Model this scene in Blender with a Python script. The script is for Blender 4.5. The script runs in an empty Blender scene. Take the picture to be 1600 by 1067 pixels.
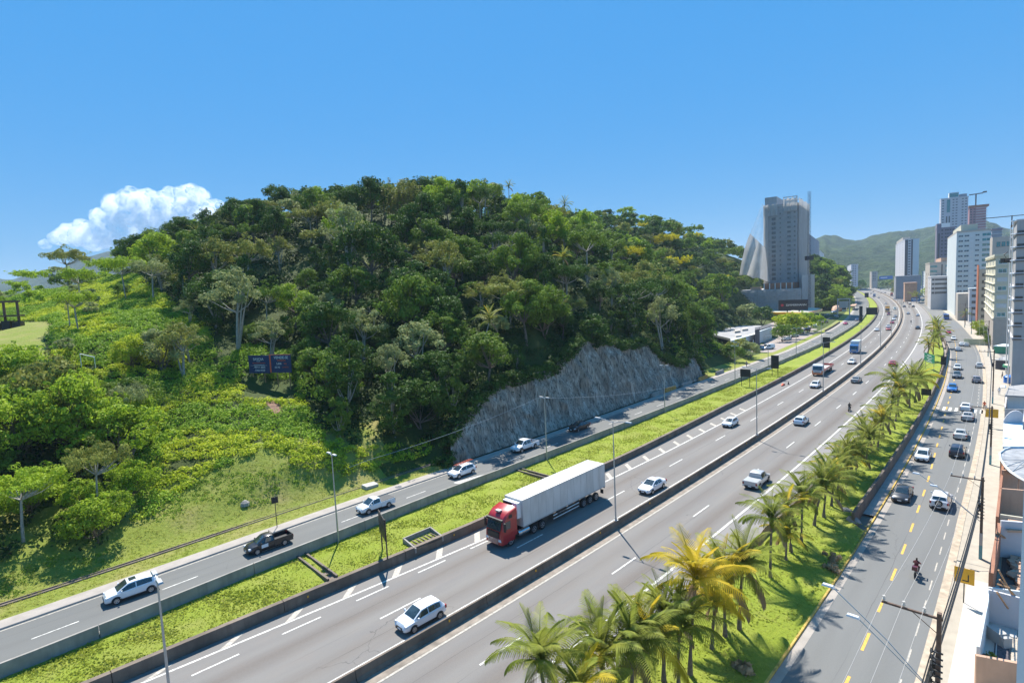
import bpy, bmesh, math, random
import numpy as np
from mathutils import Matrix, Vector

random.seed(7)
RNG = np.random.default_rng(11)
SC = bpy.context.scene
COL = SC.collection
R = math.radians

# ------------------------------------------------------------------ camera
F_PX, Y0, ROLL, CAM_H = 850.0, 456.0, R(2.7), 26.0
DEPR = math.atan2((533.5 - Y0) * math.cos(ROLL), F_PX)
fwd = Vector((0, math.cos(DEPR), -math.sin(DEPR)))
dwn = Vector((0, -math.sin(DEPR), -math.cos(DEPR)))
rgt = Vector((1, 0, 0))
cx = rgt * math.cos(ROLL) + dwn * math.sin(ROLL)       # image x axis
cy = -rgt * math.sin(ROLL) + dwn * math.cos(ROLL)      # image y axis (down)
cam_d = bpy.data.cameras.new('camera')
cam_d.sensor_width = 36.0
cam_d.lens = 36.0 * F_PX / 1600.0
cam_d.clip_start = 0.5
cam_d.clip_end = 12000
cam = bpy.data.objects.new('camera', cam_d)
COL.objects.link(cam)
m = Matrix.Identity(4)
for i in range(3):
    m[i][0] = cx[i]; m[i][1] = -cy[i]; m[i][2] = -fwd[i]
m[2][3] = CAM_H
cam.matrix_world = m
SC.camera = cam

# ------------------------------------------------------------------ world, sun, exposure
SUN_EL = R(56.0)
sun_h = Vector((-0.135, 0.991))                        # ground direction towards the sun
sun_dir = Vector((sun_h.x * math.cos(SUN_EL), sun_h.y * math.cos(SUN_EL), math.sin(SUN_EL))).normalized()
world = bpy.data.worlds.new('World')
SC.world = world
world.use_nodes = True
wn = world.node_tree
for n in list(wn.nodes): wn.nodes.remove(n)
sky = wn.nodes.new('ShaderNodeTexSky')
sky.sky_type = 'NISHITA'
sky.sun_disc = False
sky.sun_elevation = SUN_EL
sky.sun_rotation = math.atan2(sun_h.x, sun_h.y)
sky.altitude = 200
sky.air_density = 0.9
sky.dust_density = 0.15
sky.ozone_density = 2.2
# the photograph's sky is an even, saturated blue: compress the model's range and lean it towards that blue, the same way over the whole dome
lum = wn.nodes.new('ShaderNodeRGBToBW')
pw_ = wn.nodes.new('ShaderNodeMath'); pw_.operation = 'POWER'; pw_.inputs[1].default_value = -0.72
sc_ = wn.nodes.new('ShaderNodeVectorMath'); sc_.operation = 'SCALE'
hs = wn.nodes.new('ShaderNodeHueSaturation')
hs.inputs['Saturation'].default_value = 1.38
mxw = wn.nodes.new('ShaderNodeMixRGB'); mxw.inputs[0].default_value = 0.55
mxw.inputs[2].default_value = (0.30, 2.25, 4.95, 1)
bg = wn.nodes.new('ShaderNodeBackground')
bg.inputs['Strength'].default_value = 0.10
wo = wn.nodes.new('ShaderNodeOutputWorld')
wn.links.new(sky.outputs[0], lum.inputs[0]); wn.links.new(lum.outputs[0], pw_.inputs[0])
wn.links.new(sky.outputs[0], sc_.inputs[0]); wn.links.new(pw_.outputs[0], sc_.inputs['Scale'])
mul = wn.nodes.new('ShaderNodeVectorMath'); mul.operation = 'SCALE'; mul.inputs['Scale'].default_value = 1.8
wn.links.new(sc_.outputs[0], mul.inputs[0])
wn.links.new(mul.outputs[0], hs.inputs['Color'])
wn.links.new(hs.outputs[0], mxw.inputs[1])
wn.links.new(mxw.outputs[0], bg.inputs[0])
wn.links.new(bg.outputs[0], wo.inputs[0])
sl = bpy.data.lights.new('sun', 'SUN')
sl.energy = 5.0
sl.angle = R(0.53)
sl.color = (1.0, 0.955, 0.88)
so = bpy.data.objects.new('sun', sl)
COL.objects.link(so)
so.location = (-40, 120, 200)
so.rotation_euler = sun_dir.to_track_quat('Z', 'Y').to_euler()
SC.view_settings.view_transform = 'Standard'
SC.view_settings.look = 'None'
SC.view_settings.gamma = 1.0
SC.view_settings.use_curve_mapping = False
SC.view_settings.exposure = 0.82
SC.cycles.max_bounces = 6
SC.cycles.diffuse_bounces = 3
SC.cycles.glossy_bounces = 2
SC.cycles.transmission_bounces = 3
SC.cycles.transparent_max_bounces = 8
SC.cycles.volume_bounces = 1
SC.cycles.use_denoising = True

# ------------------------------------------------------------------ pixel <-> place (1600 x 1067 photograph pixels)
def ray(px, py):
    d = fwd * F_PX + cx * (px - 800.0) + cy * (py - 533.5)
    return d / d.y                                      # one metre of depth

def at(px, py, z=0.0):
    d = ray(px, py)
    t = (z - CAM_H) / d.z
    return Vector((d.x * t, d.y * t, z))

def atY(px, py, Y):
    d = ray(px, py)
    return Vector((d.x * Y, Y, CAM_H + d.z * Y))

def proj(x, y, z):
    X = np.asarray(x); Yv = np.asarray(y); Z = np.asarray(z) - CAM_H
    dz = Yv * fwd.y + Z * fwd.z
    u = X * cx.x + Yv * cx.y + Z * cx.z
    v = X * cy.x + Yv * cy.y + Z * cy.z
    return 800 + F_PX * u / dz, 533.5 + F_PX * v / dz

# road axis (centre of the median): x as a function of y, then stations s (m along) and offsets d (m to the right)
_c = (-643.9562158327391, -0.23295138007695027, 0.6962178985830412, 119.40680334280104)
_yy = np.concatenate([np.arange(-70, 600, 1.0), np.arange(600, 2000, 10.0)])
_xx = _c[0] + _c[1] * _yy + _c[2] * np.sqrt(_yy ** 2 + 1e4) + _c[3] * np.log(_yy + 80.0)
_S = np.concatenate([[0], np.cumsum(np.hypot(np.diff(_xx), np.diff(_yy)))])
_S -= np.interp(35, _yy, _S)
_tx = np.gradient(_xx, _S); _ty = np.gradient(_yy, _S)
_l = np.hypot(_tx, _ty); _tx /= _l; _ty /= _l

def ax(s, d):
    s = np.asarray(s, float); d = np.asarray(d, float)
    X = np.interp(s, _S, _xx); Y = np.interp(s, _S, _yy)
    tx = np.interp(s, _S, _tx); ty = np.interp(s, _S, _ty)
    return X + ty * d, Y - tx * d

def P(s, d, z=0.0):
    X, Y = ax(s, d)
    return Vector((float(X), float(Y), z))

def sd(p):
    i = int(np.argmin((_xx - p[0]) ** 2 + (_yy - p[1]) ** 2))
    vx, vy = p[0] - _xx[i], p[1] - _yy[i]
    return _S[i] + vx * _tx[i] + vy * _ty[i], vx * _ty[i] - vy * _tx[i]

def heading(s):
    return math.atan2(float(np.interp(s, _S, _ty)), float(np.interp(s, _S, _tx)))

# ------------------------------------------------------------------ objects
def tag(o, label=None, cat=None, group=None, kind=None):
    if label: o['label'] = label
    if cat: o['category'] = cat
    if group: o['group'] = group
    if kind: o['kind'] = kind
    return o

def empty(name, loc=(0, 0, 0), rz=0.0, label=None, cat=None, group=None):
    o = bpy.data.objects.new(name, None)
    o.empty_display_size = 0.3
    COL.objects.link(o)
    o.location = loc
    o.rotation_euler = (0, 0, rz)
    return tag(o, label, cat, group)

def link(name, me, parent=None, loc=(0, 0, 0), rot=(0, 0, 0), scale=None):
    o = bpy.data.objects.new(name, me)
    COL.objects.link(o)
    o.location = loc
    o.rotation_euler = rot
    if scale is not None: o.scale = (scale,) * 3 if isinstance(scale, (int, float)) else scale
    if parent is not None: o.parent = parent
    return o

def copy_tree(o, parent=None):
    c = o.copy()
    COL.objects.link(c)
    c.parent = parent
    for ch in list(o.children):
        copy_tree(ch, c)
    return c

class MB:
    """collects shapes, links them as one mesh object"""
    def __init__(s):
        s.v = []; s.f = []; s.m = []; s.uv = None
    def add(s, vs, fs, mi=0):
        b = len(s.v)
        s.v += [tuple(q) for q in vs]
        s.f += [tuple(b + i for i in q) for q in fs]
        s.m += [mi] * len(fs)
        return s
    def box(s, x0, x1, y0, y1, z0, z1, mi=0, M=None, tx=0.0, ty=0.0):
        vs = [Vector((x, y, z)) for z in (z0, z1) for y in (y0, y1) for x in (x0, x1)]
        if tx or ty:
            xc, yc = (x0 + x1) / 2, (y0 + y1) / 2
            for q in vs[4:]:
                q.x += (xc - q.x) * tx; q.y += (yc - q.y) * ty
        if M is not None: vs = [M @ q for q in vs]
        return s.add(vs, [(0, 2, 3, 1), (4, 5, 7, 6), (0, 1, 5, 4), (2, 6, 7, 3), (0, 4, 6, 2), (1, 3, 7, 5)], mi)
    def tube(s, pts, r, n=8, mi=0, caps=True):
        pts = [Vector(p) for p in pts]
        if not isinstance(r, (list, tuple)): r = [r] * len(pts)
        rings = []
        for i, p in enumerate(pts):
            a = pts[max(i - 1, 0)]; b = pts[min(i + 1, len(pts) - 1)]
            t = (b - a).normalized()
            u = t.cross(Vector((0, 0, 1)))
            if u.length < 0.05: u = t.cross(Vector((0, 1, 0)))
            u.normalize(); w = t.cross(u)
            rings.append([p + (u * math.cos(k * 2 * math.pi / n) + w * math.sin(k * 2 * math.pi / n)) * r[i] for k in range(n)])
        vs = [q for g in rings for q in g]
        fs = []
        for i in range(len(pts) - 1):
            for k in range(n):
                k2 = (k + 1) % n
                fs.append((i * n + k, i * n + k2, (i + 1) * n + k2, (i + 1) * n + k))
        if caps:
            fs.append(tuple(range(n))[::-1])
            fs.append(tuple((len(pts) - 1) * n + k for k in range(n)))
        return s.add(vs, fs, mi)
    def prism(s, poly, z0, z1, mi=0):
        n = len(poly)
        a = sum(poly[i][0] * poly[(i + 1) % n][1] - poly[(i + 1) % n][0] * poly[i][1] for i in range(n))
        if a < 0: poly = poly[::-1]
        vs = [(p[0], p[1], z0) for p in poly] + [(p[0], p[1], z1) for p in poly]
        fs = [tuple(range(n))[::-1], tuple(range(n, 2 * n))]
        fs += [(i, (i + 1) % n, n + (i + 1) % n, n + i) for i in range(n)]
        return s.add(vs, fs, mi)
    def quad(s, a, b, c, d, mi=0):
        return s.add([a, b, c, d], [(0, 1, 2, 3)], mi)
    def panel(s, a, b, c, d, t, mi=0):
        """thin slab from four corners"""
        a, b, c, d = map(Vector, (a, b, c, d))
        n = (b - a).cross(d - a).normalized() * t
        return s.add([a, b, c, d, a + n, b + n, c + n, d + n],
                     [(3, 2, 1, 0), (4, 5, 6, 7), (0, 1, 5, 4), (1, 2, 6, 5), (2, 3, 7, 6), (3, 0, 4, 7)], mi)
    def mesh(s, name, mats, smooth=None):
        me = bpy.data.meshes.new(name)
        me.from_pydata(s.v, [], s.f)
        if not isinstance(mats, (list, tuple)): mats = [mats]
        for q in mats: me.materials.append(q)
        if len(mats) > 1: me.polygons.foreach_set('material_index', s.m)
        if smooth is not None:
            me.polygons.foreach_set('use_smooth', [True] * len(me.polygons))
            me.set_sharp_from_angle(angle=R(smooth))
        me.update()
        return me
    def build(s, name, mats, parent=None, smooth=None, **k):
        return link(name, s.mesh(name, mats, smooth), parent, **k)

def np_mesh(name, V, Q, mats, tint=None, smooth=False, uv=None, mi=None):
    me = bpy.data.meshes.new(name)
    V = np.asarray(V, np.float32); Q = np.asarray(Q, np.int32)
    k = Q.shape[1]
    me.vertices.add(len(V)); me.vertices.foreach_set('co', V.ravel())
    me.loops.add(Q.size); me.loops.foreach_set('vertex_index', Q.ravel())
    me.polygons.add(len(Q))
    me.polygons.foreach_set('loop_start', np.arange(0, Q.size, k, dtype=np.int32))
    me.polygons.foreach_set('loop_total', np.full(len(Q), k, np.int32))
    if not isinstance(mats, (list, tuple)): mats = [mats]
    for q in mats: me.materials.append(q)
    if mi is not None: me.polygons.foreach_set('material_index', np.asarray(mi, np.int32))
    if smooth: me.polygons.foreach_set('use_smooth', np.ones(len(Q), bool))
    if tint is not None:
        a = me.attributes.new('tint', 'FLOAT', 'POINT')
        a.data.foreach_set('value', np.asarray(tint, np.float32))
    if uv is not None:
        l = me.uv_layers.new(name='sd')
        l.data.foreach_set('uv', np.asarray(uv, np.float32)[Q.ravel()].ravel())
    me.update(calc_edges=True)
    me.validate()
    return me

def grid_quads(nu, nv):
    i = np.arange(nu - 1)[:, None] * nv + np.arange(nv - 1)[None, :]
    return np.stack([i, i + nv, i + nv + 1, i + 1], -1).reshape(-1, 4)

# smooth value noise for shaping terrain and rock
def vnoise(x, y, seed=0):
    x = np.asarray(x, float); y = np.asarray(y, float)
    xi = np.floor(x).astype(int); yi = np.floor(y).astype(int)
    fx = x - xi; fy = y - yi
    fx = fx * fx * (3 - 2 * fx); fy = fy * fy * (3 - 2 * fy)
    def h(a, b):
        q = (a * 374761393 + b * 668265263 + seed * 974711) & 0x7fffffff
        q = ((q ^ (q >> 13)) * 1274126177) & 0x7fffffff
        return ((q ^ (q >> 16)) & 0xffff) / 65535.0
    return (h(xi, yi) * (1 - fx) + h(xi + 1, yi) * fx) * (1 - fy) + (h(xi, yi + 1) * (1 - fx) + h(xi + 1, yi + 1) * fx) * fy

# ------------------------------------------------------------------ materials
class NT:
    def __init__(s, name):
        s.mat = bpy.data.materials.new(name); s.mat.use_nodes = True
        s.t = s.mat.node_tree
        for n in list(s.t.nodes): s.t.nodes.remove(n)
        s.out = s.t.nodes.new('ShaderNodeOutputMaterial')
    def n(s, typ, **k):
        q = s.t.nodes.new('ShaderNode' + typ)
        for a, b in k.items():
            if a in ('ins',):
                for i, v in b.items(): s.set(q.inputs[i], v)
            else: setattr(q, a, b)
        return q
    def set(s, inp, v):
        if hasattr(v, 'is_output'): s.t.links.new(v, inp)
        else: inp.default_value = v
    def mix(s, f, a, b, mode='MIX'):
        q = s.n('MixRGB', blend_type=mode)
        s.set(q.inputs[0], f); s.set(q.inputs[1], a); s.set(q.inputs[2], b)
        return q.outputs[0]
    def math(s, op, a, b=0.0, c=None):
        q = s.n('Math', operation=op)
        s.set(q.inputs[0], a); s.set(q.inputs[1], b)
        if c is not None: s.set(q.inputs[2], c)
        return q.outputs[0]
    def noise(s, vec, scale, detail=3.0, rough=0.55, dist=0.0):
        q = s.n('TexNoise'); q.inputs['Scale'].default_value = scale
        q.inputs['Detail'].default_value = detail; q.inputs['Roughness'].default_value = rough
        q.inputs['Distortion'].default_value = dist
        s.t.links.new(vec, q.inputs['Vector'])
        return q.outputs['Fac']
    def ramp(s, f, a, b):
        q = s.n('MapRange'); s.set(q.inputs[0], f); q.inputs[1].default_value = a; q.inputs[2].default_value = b
        return q.outputs[0]
    def coord(s, which='Object'):
        return s.n('TexCoord').outputs[which]
    def pos(s):
        return s.n('NewGeometry').outputs['Position']
    def mapped(s, vec, sc):
        q = s.n('Mapping'); s.t.links.new(vec, q.inputs[0]); q.inputs['Scale'].default_value = sc
        return q.outputs[0]
    def principled(s, color, rough=0.7, metal=0.0, bump=None, bd=0.05, spec=0.5, coat=0.0):
        q = s.n('BsdfPrincipled')
        s.set(q.inputs['Base Color'], color); s.set(q.inputs['Roughness'], rough)
        s.set(q.inputs['Metallic'], metal); s.set(q.inputs['Specular IOR Level'], spec)
        q.inputs['Coat Weight'].default_value = coat
        q.inputs['Coat Roughness'].default_value = 0.05
        if bump is not None:
            b = s.n('Bump'); b.inputs['Distance'].default_value = bd; b.inputs['Strength'].default_value = 1.0
            s.set(b.inputs['Height'], bump); s.t.links.new(b.outputs[0], q.inputs['Normal'])
        return q.outputs[0]
    def done(s, sh):
        s.t.links.new(sh, s.out.inputs[0]); return s.mat

def c4(c): return (c[0], c[1], c[2], 1.0)

def simple(name, col, rough=0.7, metal=0.0, var=0.12, scale=2.0, coat=0.0, spec=0.5, bd=0.0):
    t = NT(name); p = t.pos()
    f = t.noise(p, scale, 4)
    a = tuple(x * (1 - var) for x in col); b = tuple(min(x * (1 + var), 0.95) for x in col)
    return t.done(t.principled(t.mix(t.ramp(f, 0.3, 0.7), c4(a), c4(b)), rough, metal, bump=f if bd else None, bd=bd or 0.01, spec=spec, coat=coat))

def wall_mat(name, col, rough=0.8, stain=0.25, scale=0.6, streak=True):
    t = NT(name); p = t.pos()
    a = t.noise(p, scale, 5, 0.6)
    b = t.noise(t.mapped(p, (1.5, 1.5, 0.12)), 1.3, 4)
    c = t.noise(p, 9, 3)
    base = t.mix(t.ramp(a, 0.3, 0.75), c4(col), c4(tuple(x * (1 - stain) for x in col)))
    if streak: base = t.mix(t.math('MULTIPLY', t.ramp(b, 0.5, 0.8), stain * 1.6), base, c4(tuple(x * 0.5 for x in col)))
    return t.done(t.principled(base, rough, bump=c, bd=0.01))

def foliage(name, dark, light, tip=None, tr=0.30, rough=0.5, ns=0.35):
    t = NT(name)
    at_ = t.n('Attribute', attribute_name='tint').outputs['Fac']
    oi = t.n('ObjectInfo').outputs['Random']
    f = t.math('ADD', t.math('MULTIPLY', at_, 0.75), t.math('MULTIPLY', oi, 0.3))
    c = t.mix(f, c4(dark), c4(light))
    big = t.ramp(t.noise(t.pos(), ns, 2), 0.35, 0.68)
    c = t.mix(t.math('MULTIPLY', big, 0.55), c, c4(tip if tip else light))
    pr = t.principled(c, 0.62, spec=0.14)
    tl = t.n('BsdfTranslucent')
    t.t.links.new(t.mix(0.5, c, c4(tuple(min(1, x * 1.8) for x in light))), tl.inputs[0])
    mx = t.n('MixShader'); mx.inputs[0].default_value = tr
    t.t.links.new(pr, mx.inputs[1]); t.t.links.new(tl.outputs[0], mx.inputs[2])
    return t.done(mx.outputs[0])

def asphalt(name, cols, tracks=(), crack=0.3):
    """uv = metres along and across; wheel tracks slightly darker, patches, fine cracks, oil"""
    t = NT(name)
    uv = t.n('UVMap'); uv.uv_map = 'sd'
    u = uv.outputs[0]
    sep = t.n('SeparateXYZ'); t.t.links.new(u, sep.inputs[0])
    along, across = sep.outputs[0], sep.outputs[1]
    big = t.noise(t.mapped(u, (0.05, 0.45, 1)), 1.0, 4)
    mid = t.noise(t.mapped(u, (0.25, 1.1, 1)), 1.0, 5, 0.65)
    fine = t.noise(u, 7.0, 5, 0.7)
    grit = t.noise(u, 40.0, 2, 0.7)
    c = t.mix(t.ramp(big, 0.35, 0.65), c4(cols[0]), c4(cols[1]))
    c = t.mix(t.math('MULTIPLY', t.ramp(mid, 0.5, 0.78), 0.5), c, c4(cols[2]))
    for (d0, w, amt) in tracks:
        g = t.math('ABSOLUTE', t.math('SUBTRACT', across, d0))
        g = t.math('SUBTRACT', 1.0, t.ramp(g, 0.0, w))
        g = t.math('MULTIPLY', g, t.math('ADD', t.math('MULTIPLY', mid, amt), amt * 0.4))
        c = t.mix(g, c, c4(tuple(x * 0.58 for x in cols[2])))
    c = t.mix(t.math('MULTIPLY', t.ramp(fine, 0.35, 0.75), 0.22), c, c4(tuple(x * 1.3 for x in cols[0])))
    c = t.mix(t.math('MULTIPLY', t.ramp(grit, 0.3, 0.8), 0.25), c, c4(tuple(x * 0.6 for x in cols[0])))
    v = t.n('TexVoronoi', feature='DISTANCE_TO_EDGE'); v.inputs['Scale'].default_value = 0.16
    wob = t.n('VectorMath', operation='ADD')
    nz = t.n('TexNoise'); nz.inputs['Scale'].default_value = 1.2; nz.inputs['Detail'].default_value = 5
    t.t.links.new(u, nz.inputs['Vector']); t.t.links.new(u, wob.inputs[0]); t.t.links.new(nz.outputs['Color'], wob.inputs[1])
    t.t.links.new(wob.outputs[0], v.inputs['Vector'])
    cr = t.math('MULTIPLY', t.math('LESS_THAN', v.outputs['Distance'], 0.004), crack)
    cr = t.math('MULTIPLY', cr, t.math('GREATER_THAN', t.noise(t.mapped(u, (0.03, 0.15, 1)), 1.0, 2), 0.60))
    c = t.mix(cr, c, (0.05, 0.05, 0.05, 1))
    # long paving seams along the lanes
    for d0 in (-7.3, -5.35, -3.3, 3.0, 5.3, 7.3, -23.4, 23.0):
        wv = t.math('MULTIPLY', t.math('SUBTRACT', t.noise(t.mapped(u, (0.25, 0.0, 0)), 1.0, 4), 0.5), 0.35)
        g = t.math('LESS_THAN', t.math('ABSOLUTE', t.math('SUBTRACT', t.math('ADD', across, wv), d0)), 0.022)
        g = t.math('MULTIPLY', g, t.ramp(t.noise(t.mapped(u, (0.06, 0.3, 1)), 1.0, 2), 0.42, 0.55))
        c = t.mix(t.math('MULTIPLY', g, 0.6), c, (0.05, 0.05, 0.05, 1))
    return t.done(t.principled(c, 0.82, bump=grit, bd=0.004, spec=0.35))

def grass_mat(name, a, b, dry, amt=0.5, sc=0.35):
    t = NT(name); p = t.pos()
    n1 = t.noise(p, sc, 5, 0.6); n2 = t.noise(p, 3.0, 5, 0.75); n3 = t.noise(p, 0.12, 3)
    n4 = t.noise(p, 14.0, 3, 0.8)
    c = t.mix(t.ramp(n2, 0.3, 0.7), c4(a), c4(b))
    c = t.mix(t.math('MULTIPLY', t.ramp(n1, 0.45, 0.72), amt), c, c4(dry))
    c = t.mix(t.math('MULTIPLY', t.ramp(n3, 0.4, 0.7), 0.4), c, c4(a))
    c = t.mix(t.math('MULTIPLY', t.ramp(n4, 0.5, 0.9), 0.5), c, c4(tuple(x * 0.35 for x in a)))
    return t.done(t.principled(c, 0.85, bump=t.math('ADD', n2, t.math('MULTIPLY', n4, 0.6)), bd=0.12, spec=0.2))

MT = {}
MT['asphalt_main'] = asphalt('asphalt_main', ((0.200, 0.187, 0.170), (0.165, 0.154, 0.145), (0.222, 0.182, 0.153)),
    ((-7.1, 1.3, 0.85), (-3.2, 1.2, 0.55), (3.2, 1.2, 0.5), (7.0, 1.3, 1.0)), 0.5)
MT['asphalt_service'] = asphalt('asphalt_service', ((0.155, 0.155, 0.145), (0.13, 0.132, 0.127), (0.147, 0.142, 0.132)), ((-24.8, 0.7, 0.2), (-21.7, 0.7, 0.2)), 0.25)
MT['asphalt_street'] = asphalt('asphalt_street', ((0.170, 0.170, 0.162), (0.150, 0.151, 0.146), (0.162, 0.157, 0.146)), ((21.4, 0.8, 0.16), (25.2, 0.8, 0.16)), 0.3)
MT['asphalt_shoulder'] = asphalt('asphalt_shoulder', ((0.25, 0.235, 0.22), (0.22, 0.205, 0.195), (0.26, 0.24, 0.21)), (), 0.3)
MT['paint_white'] = simple('paint_white', (0.58, 0.56, 0.51), 0.7, var=0.42, scale=3)
MT['paint_faded'] = simple('paint_faded', (0.42, 0.38, 0.32), 0.8, var=0.3, scale=4)
MT['paint_yellow'] = simple('paint_yellow', (0.62, 0.36, 0.06), 0.7, var=0.25, scale=5)
MT['concrete'] = wall_mat('concrete', (0.36, 0.33, 0.29), stain=0.45, scale=0.5)
MT['concrete_dark'] = wall_mat('concrete_dark', (0.21, 0.160, 0.12), stain=0.6, scale=0.5)
MT['concrete_light'] = wall_mat('concrete_light', (0.50, 0.48, 0.45), stain=0.25, scale=0.5)
MT['sidewalk'] = wall_mat('sidewalk', (0.38, 0.335, 0.29), stain=0.28, scale=0.9, streak=False)
MT['sidewalk_tan'] = wall_mat('sidewalk_tan', (0.40, 0.35, 0.28), stain=0.25, scale=0.8, streak=False)
MT['sidewalk_new'] = wall_mat('sidewalk_new', (0.52, 0.48, 0.42), stain=0.08, scale=0.8, streak=False)
MT['lawn'] = grass_mat('lawn', (0.19, 0.245, 0.022), (0.31, 0.36, 0.04), (0.36, 0.33, 0.10), 0.5)
MT['lawn_verge'] = grass_mat('lawn_verge', (0.18, 0.235, 0.03), (0.27, 0.29, 0.05), (0.36, 0.28, 0.12), 0.75, 0.22)
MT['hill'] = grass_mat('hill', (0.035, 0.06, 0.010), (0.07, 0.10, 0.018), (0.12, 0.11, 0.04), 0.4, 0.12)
MT['soil'] = simple('soil', (0.22, 0.12, 0.075), 0.9, var=0.35, scale=1.4, bd=0.05)
MT['ground'] = simple('ground', (0.16, 0.155, 0.13), 0.9, var=0.3, scale=0.05)
MT['steel'] = simple('steel', (0.42, 0.43, 0.43), 0.45, metal=0.6, var=0.08)
MT['steel_dark'] = simple('steel_dark', (0.05, 0.05, 0.05), 0.5, metal=0.4)
MT['rust'] = simple('rust', (0.12, 0.075, 0.055), 0.7, metal=0.2, var=0.3, scale=3)
MT['black'] = simple('black', (0.015, 0.015, 0.017), 0.5)
MT['sign_black'] = simple('sign_black', (0.012, 0.014, 0.02), 0.45)
MT['sign_green'] = simple('sign_green', (0.0, 0.20, 0.10), 0.5)
MT['sign_blue'] = simple('sign_blue', (0.01, 0.14, 0.42), 0.5)
MT['sign_navy'] = simple('sign_navy', (0.018, 0.04, 0.12), 0.5)
MT['sign_orange'] = simple('sign_orange', (0.75, 0.13, 0.05), 0.5)
MT['sign_yellow'] = simple('sign_yellow', (0.72, 0.36, 0.01), 0.5)
MT['white_plain'] = simple('white_plain', (0.78, 0.78, 0.77), 0.5, var=0.04)
MT['wood'] = simple('wood', (0.42, 0.24, 0.12), 0.8, var=0.25, scale=3)
MT['rubber'] = simple('rubber', (0.018, 0.018, 0.018), 0.8)
MT['rim'] = simple('rim', (0.45, 0.46, 0.47), 0.3, metal=0.8)
MT['chrome'] = simple('chrome', (0.6, 0.6, 0.6), 0.2, metal=0.9)
MT['red_light'] = simple('red_light', (0.28, 0.01, 0.01), 0.25)
MT['lamp_glass'] = simple('lamp_glass', (0.65, 0.67, 0.70), 0.15)
MT['bark'] = simple('bark', (0.17, 0.13, 0.10), 0.9, var=0.35, scale=5, bd=0.02)
MT['bark_pale'] = simple('bark_pale', (0.34, 0.31, 0.26), 0.85, var=0.3, scale=5, bd=0.02)

def glass_mat(name, tint=(0.02, 0.03, 0.035), rough=0.06):
    t = NT(name)
    f = t.noise(t.pos(), 1.3, 2)
    return t.done(t.principled(t.mix(t.ramp(f, .4, .6), c4(tint), c4(tuple(x * 2.0 for x in tint))), rough, spec=0.9, coat=0.5))
MT['car_glass'] = glass_mat('car_glass', (0.018, 0.028, 0.032))
MT['window_glass'] = glass_mat('window_glass', (0.03, 0.05, 0.06), 0.1)
MT['window_teal'] = glass_mat('window_teal', (0.02, 0.13, 0.13), 0.12)
MT['window_dark'] = glass_mat('window_dark', (0.008, 0.009, 0.012), 0.3)
MT['shutter'] = simple('shutter', (0.55, 0.56, 0.55), 0.6, var=0.08)
_paint = {}
def paint(col, metal=0.0):
    k = (tuple(col), metal)
    if k not in _paint:
        t = NT('car_paint')
        f = t.noise(t.pos(), 0.9, 3)
        g = t.noise(t.mapped(t.coord('Object'), (1, 1, 3)), 2.5, 4)
        c = t.mix(t.math('MULTIPLY', t.ramp(g, 0.45, 0.8), 0.18), c4(col), c4(tuple(0.55 * x + 0.03 for x in col)))
        _paint[k] = t.done(t.principled(c, t.math('ADD', 0.28, t.math('MULTIPLY', f, 0.18)), metal, coat=0.6))
    return _paint[k]

# ================================================================== SETTING: roads
def tab(*p):
    xs = [q[0] for q in p]; ys = [q[1] for q in p]
    return lambda s: np.interp(s, xs, ys)
dA = tab((-80, -25), (-18, -26.6), (3, -27.7), (15, -28.1), (97, -28.0), (150, -26.5), (182, -25.2), (282, -25.2), (335, -26), (523, -31), (845, -35), (1900, -40))
dB = tab((-80, -16), (-18, -17.6), (0, -19.1), (23, -20.1), (105, -19.8), (143, -19.4), (224, -17.7), (329, -17.4), (409, -19), (523, -20.7), (811, -24), (1900, -28))
dC = tab((-80, -13), (-5, -12.5), (21, -11.8), (54, -11.8), (91, -12.6), (350, -12.8), (458, -13.6), (551, -14.9), (673, -17), (767, -19), (1900, -24))
dL = tab((-80, -12.5), (-11, -11.2), (20, -9.3), (60, -8.8), (320, -9.0), (433, -9.9), (700, -12.5), (1900, -16))
dRR = tab((-80, 8.6), (200, 9.2), (1900, 9.4))
dW = tab((-80, 12.0), (40, 12.3), (120, 12.8), (335, 13.4), (1900, 13.8))
dK = tab((-80, 19.8), (35, 19.8), (150, 19.3), (213, 18.6), (300, 15.9), (400, 15.2), (1900, 15.4))
dS = tab((-80, 28.0), (27, 27.7), (60, 27.2), (209, 27.1), (240, 26.7), (294, 25.4), (402, 24.0), (1900, 24.5))
cst = lambda v: (lambda s: np.full_like(np.asarray(s, float), v))
def off(f, v): return lambda s: f(s) + v
SS = np.concatenate([np.arange(-70, 260, 4.0), np.arange(260, 700, 10.0), np.arange(700, 1800, 40.0)])

def strip(name, mat, rows, s=SS, noise=0.0, kind='structure', seed=0):
    """rows: (offset function, height function or number), from the hill side to the town side"""
    V = []; UV = []
    for j, (df, zf) in enumerate(rows):
        d = df(s); X, Y = ax(s, d)
        z = zf(s) if callable(zf) else np.full_like(s, zf)
        if noise and 0 < j < len(rows) - 1:
            z = z + (vnoise(X * 0.6, Y * 0.6, seed) - 0.5) * noise
        V.append(np.stack([X, Y, np.broadcast_to(z, X.shape)], 1)); UV.append(np.stack([s, d], 1))
    V = np.stack(V, 0).reshape(-1, 3); UV = np.stack(UV, 0).reshape(-1, 2)
    n, k = len(s), len(rows)
    i = np.arange(k - 1)[:, None] * n + np.arange(n - 1)[None, :]
    Q = np.stack([i, i + n, i + n + 1, i + 1], -1).reshape(-1, 4)
    return tag(link(name, np_mesh(name, V, Q, mat, uv=UV)), kind=kind)

def lerp_rows(a, b, za, zb, n):
    out = []
    for i in range(n + 1):
        t = i / n
        out.append(((lambda s, t=t: a(s) * (1 - t) + b(s) * t), (lambda s, t=t: (za(s) if callable(za) else za + 0 * s) * (1 - t) + (zb(s) if callable(zb) else zb) * t)))
    return out

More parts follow.
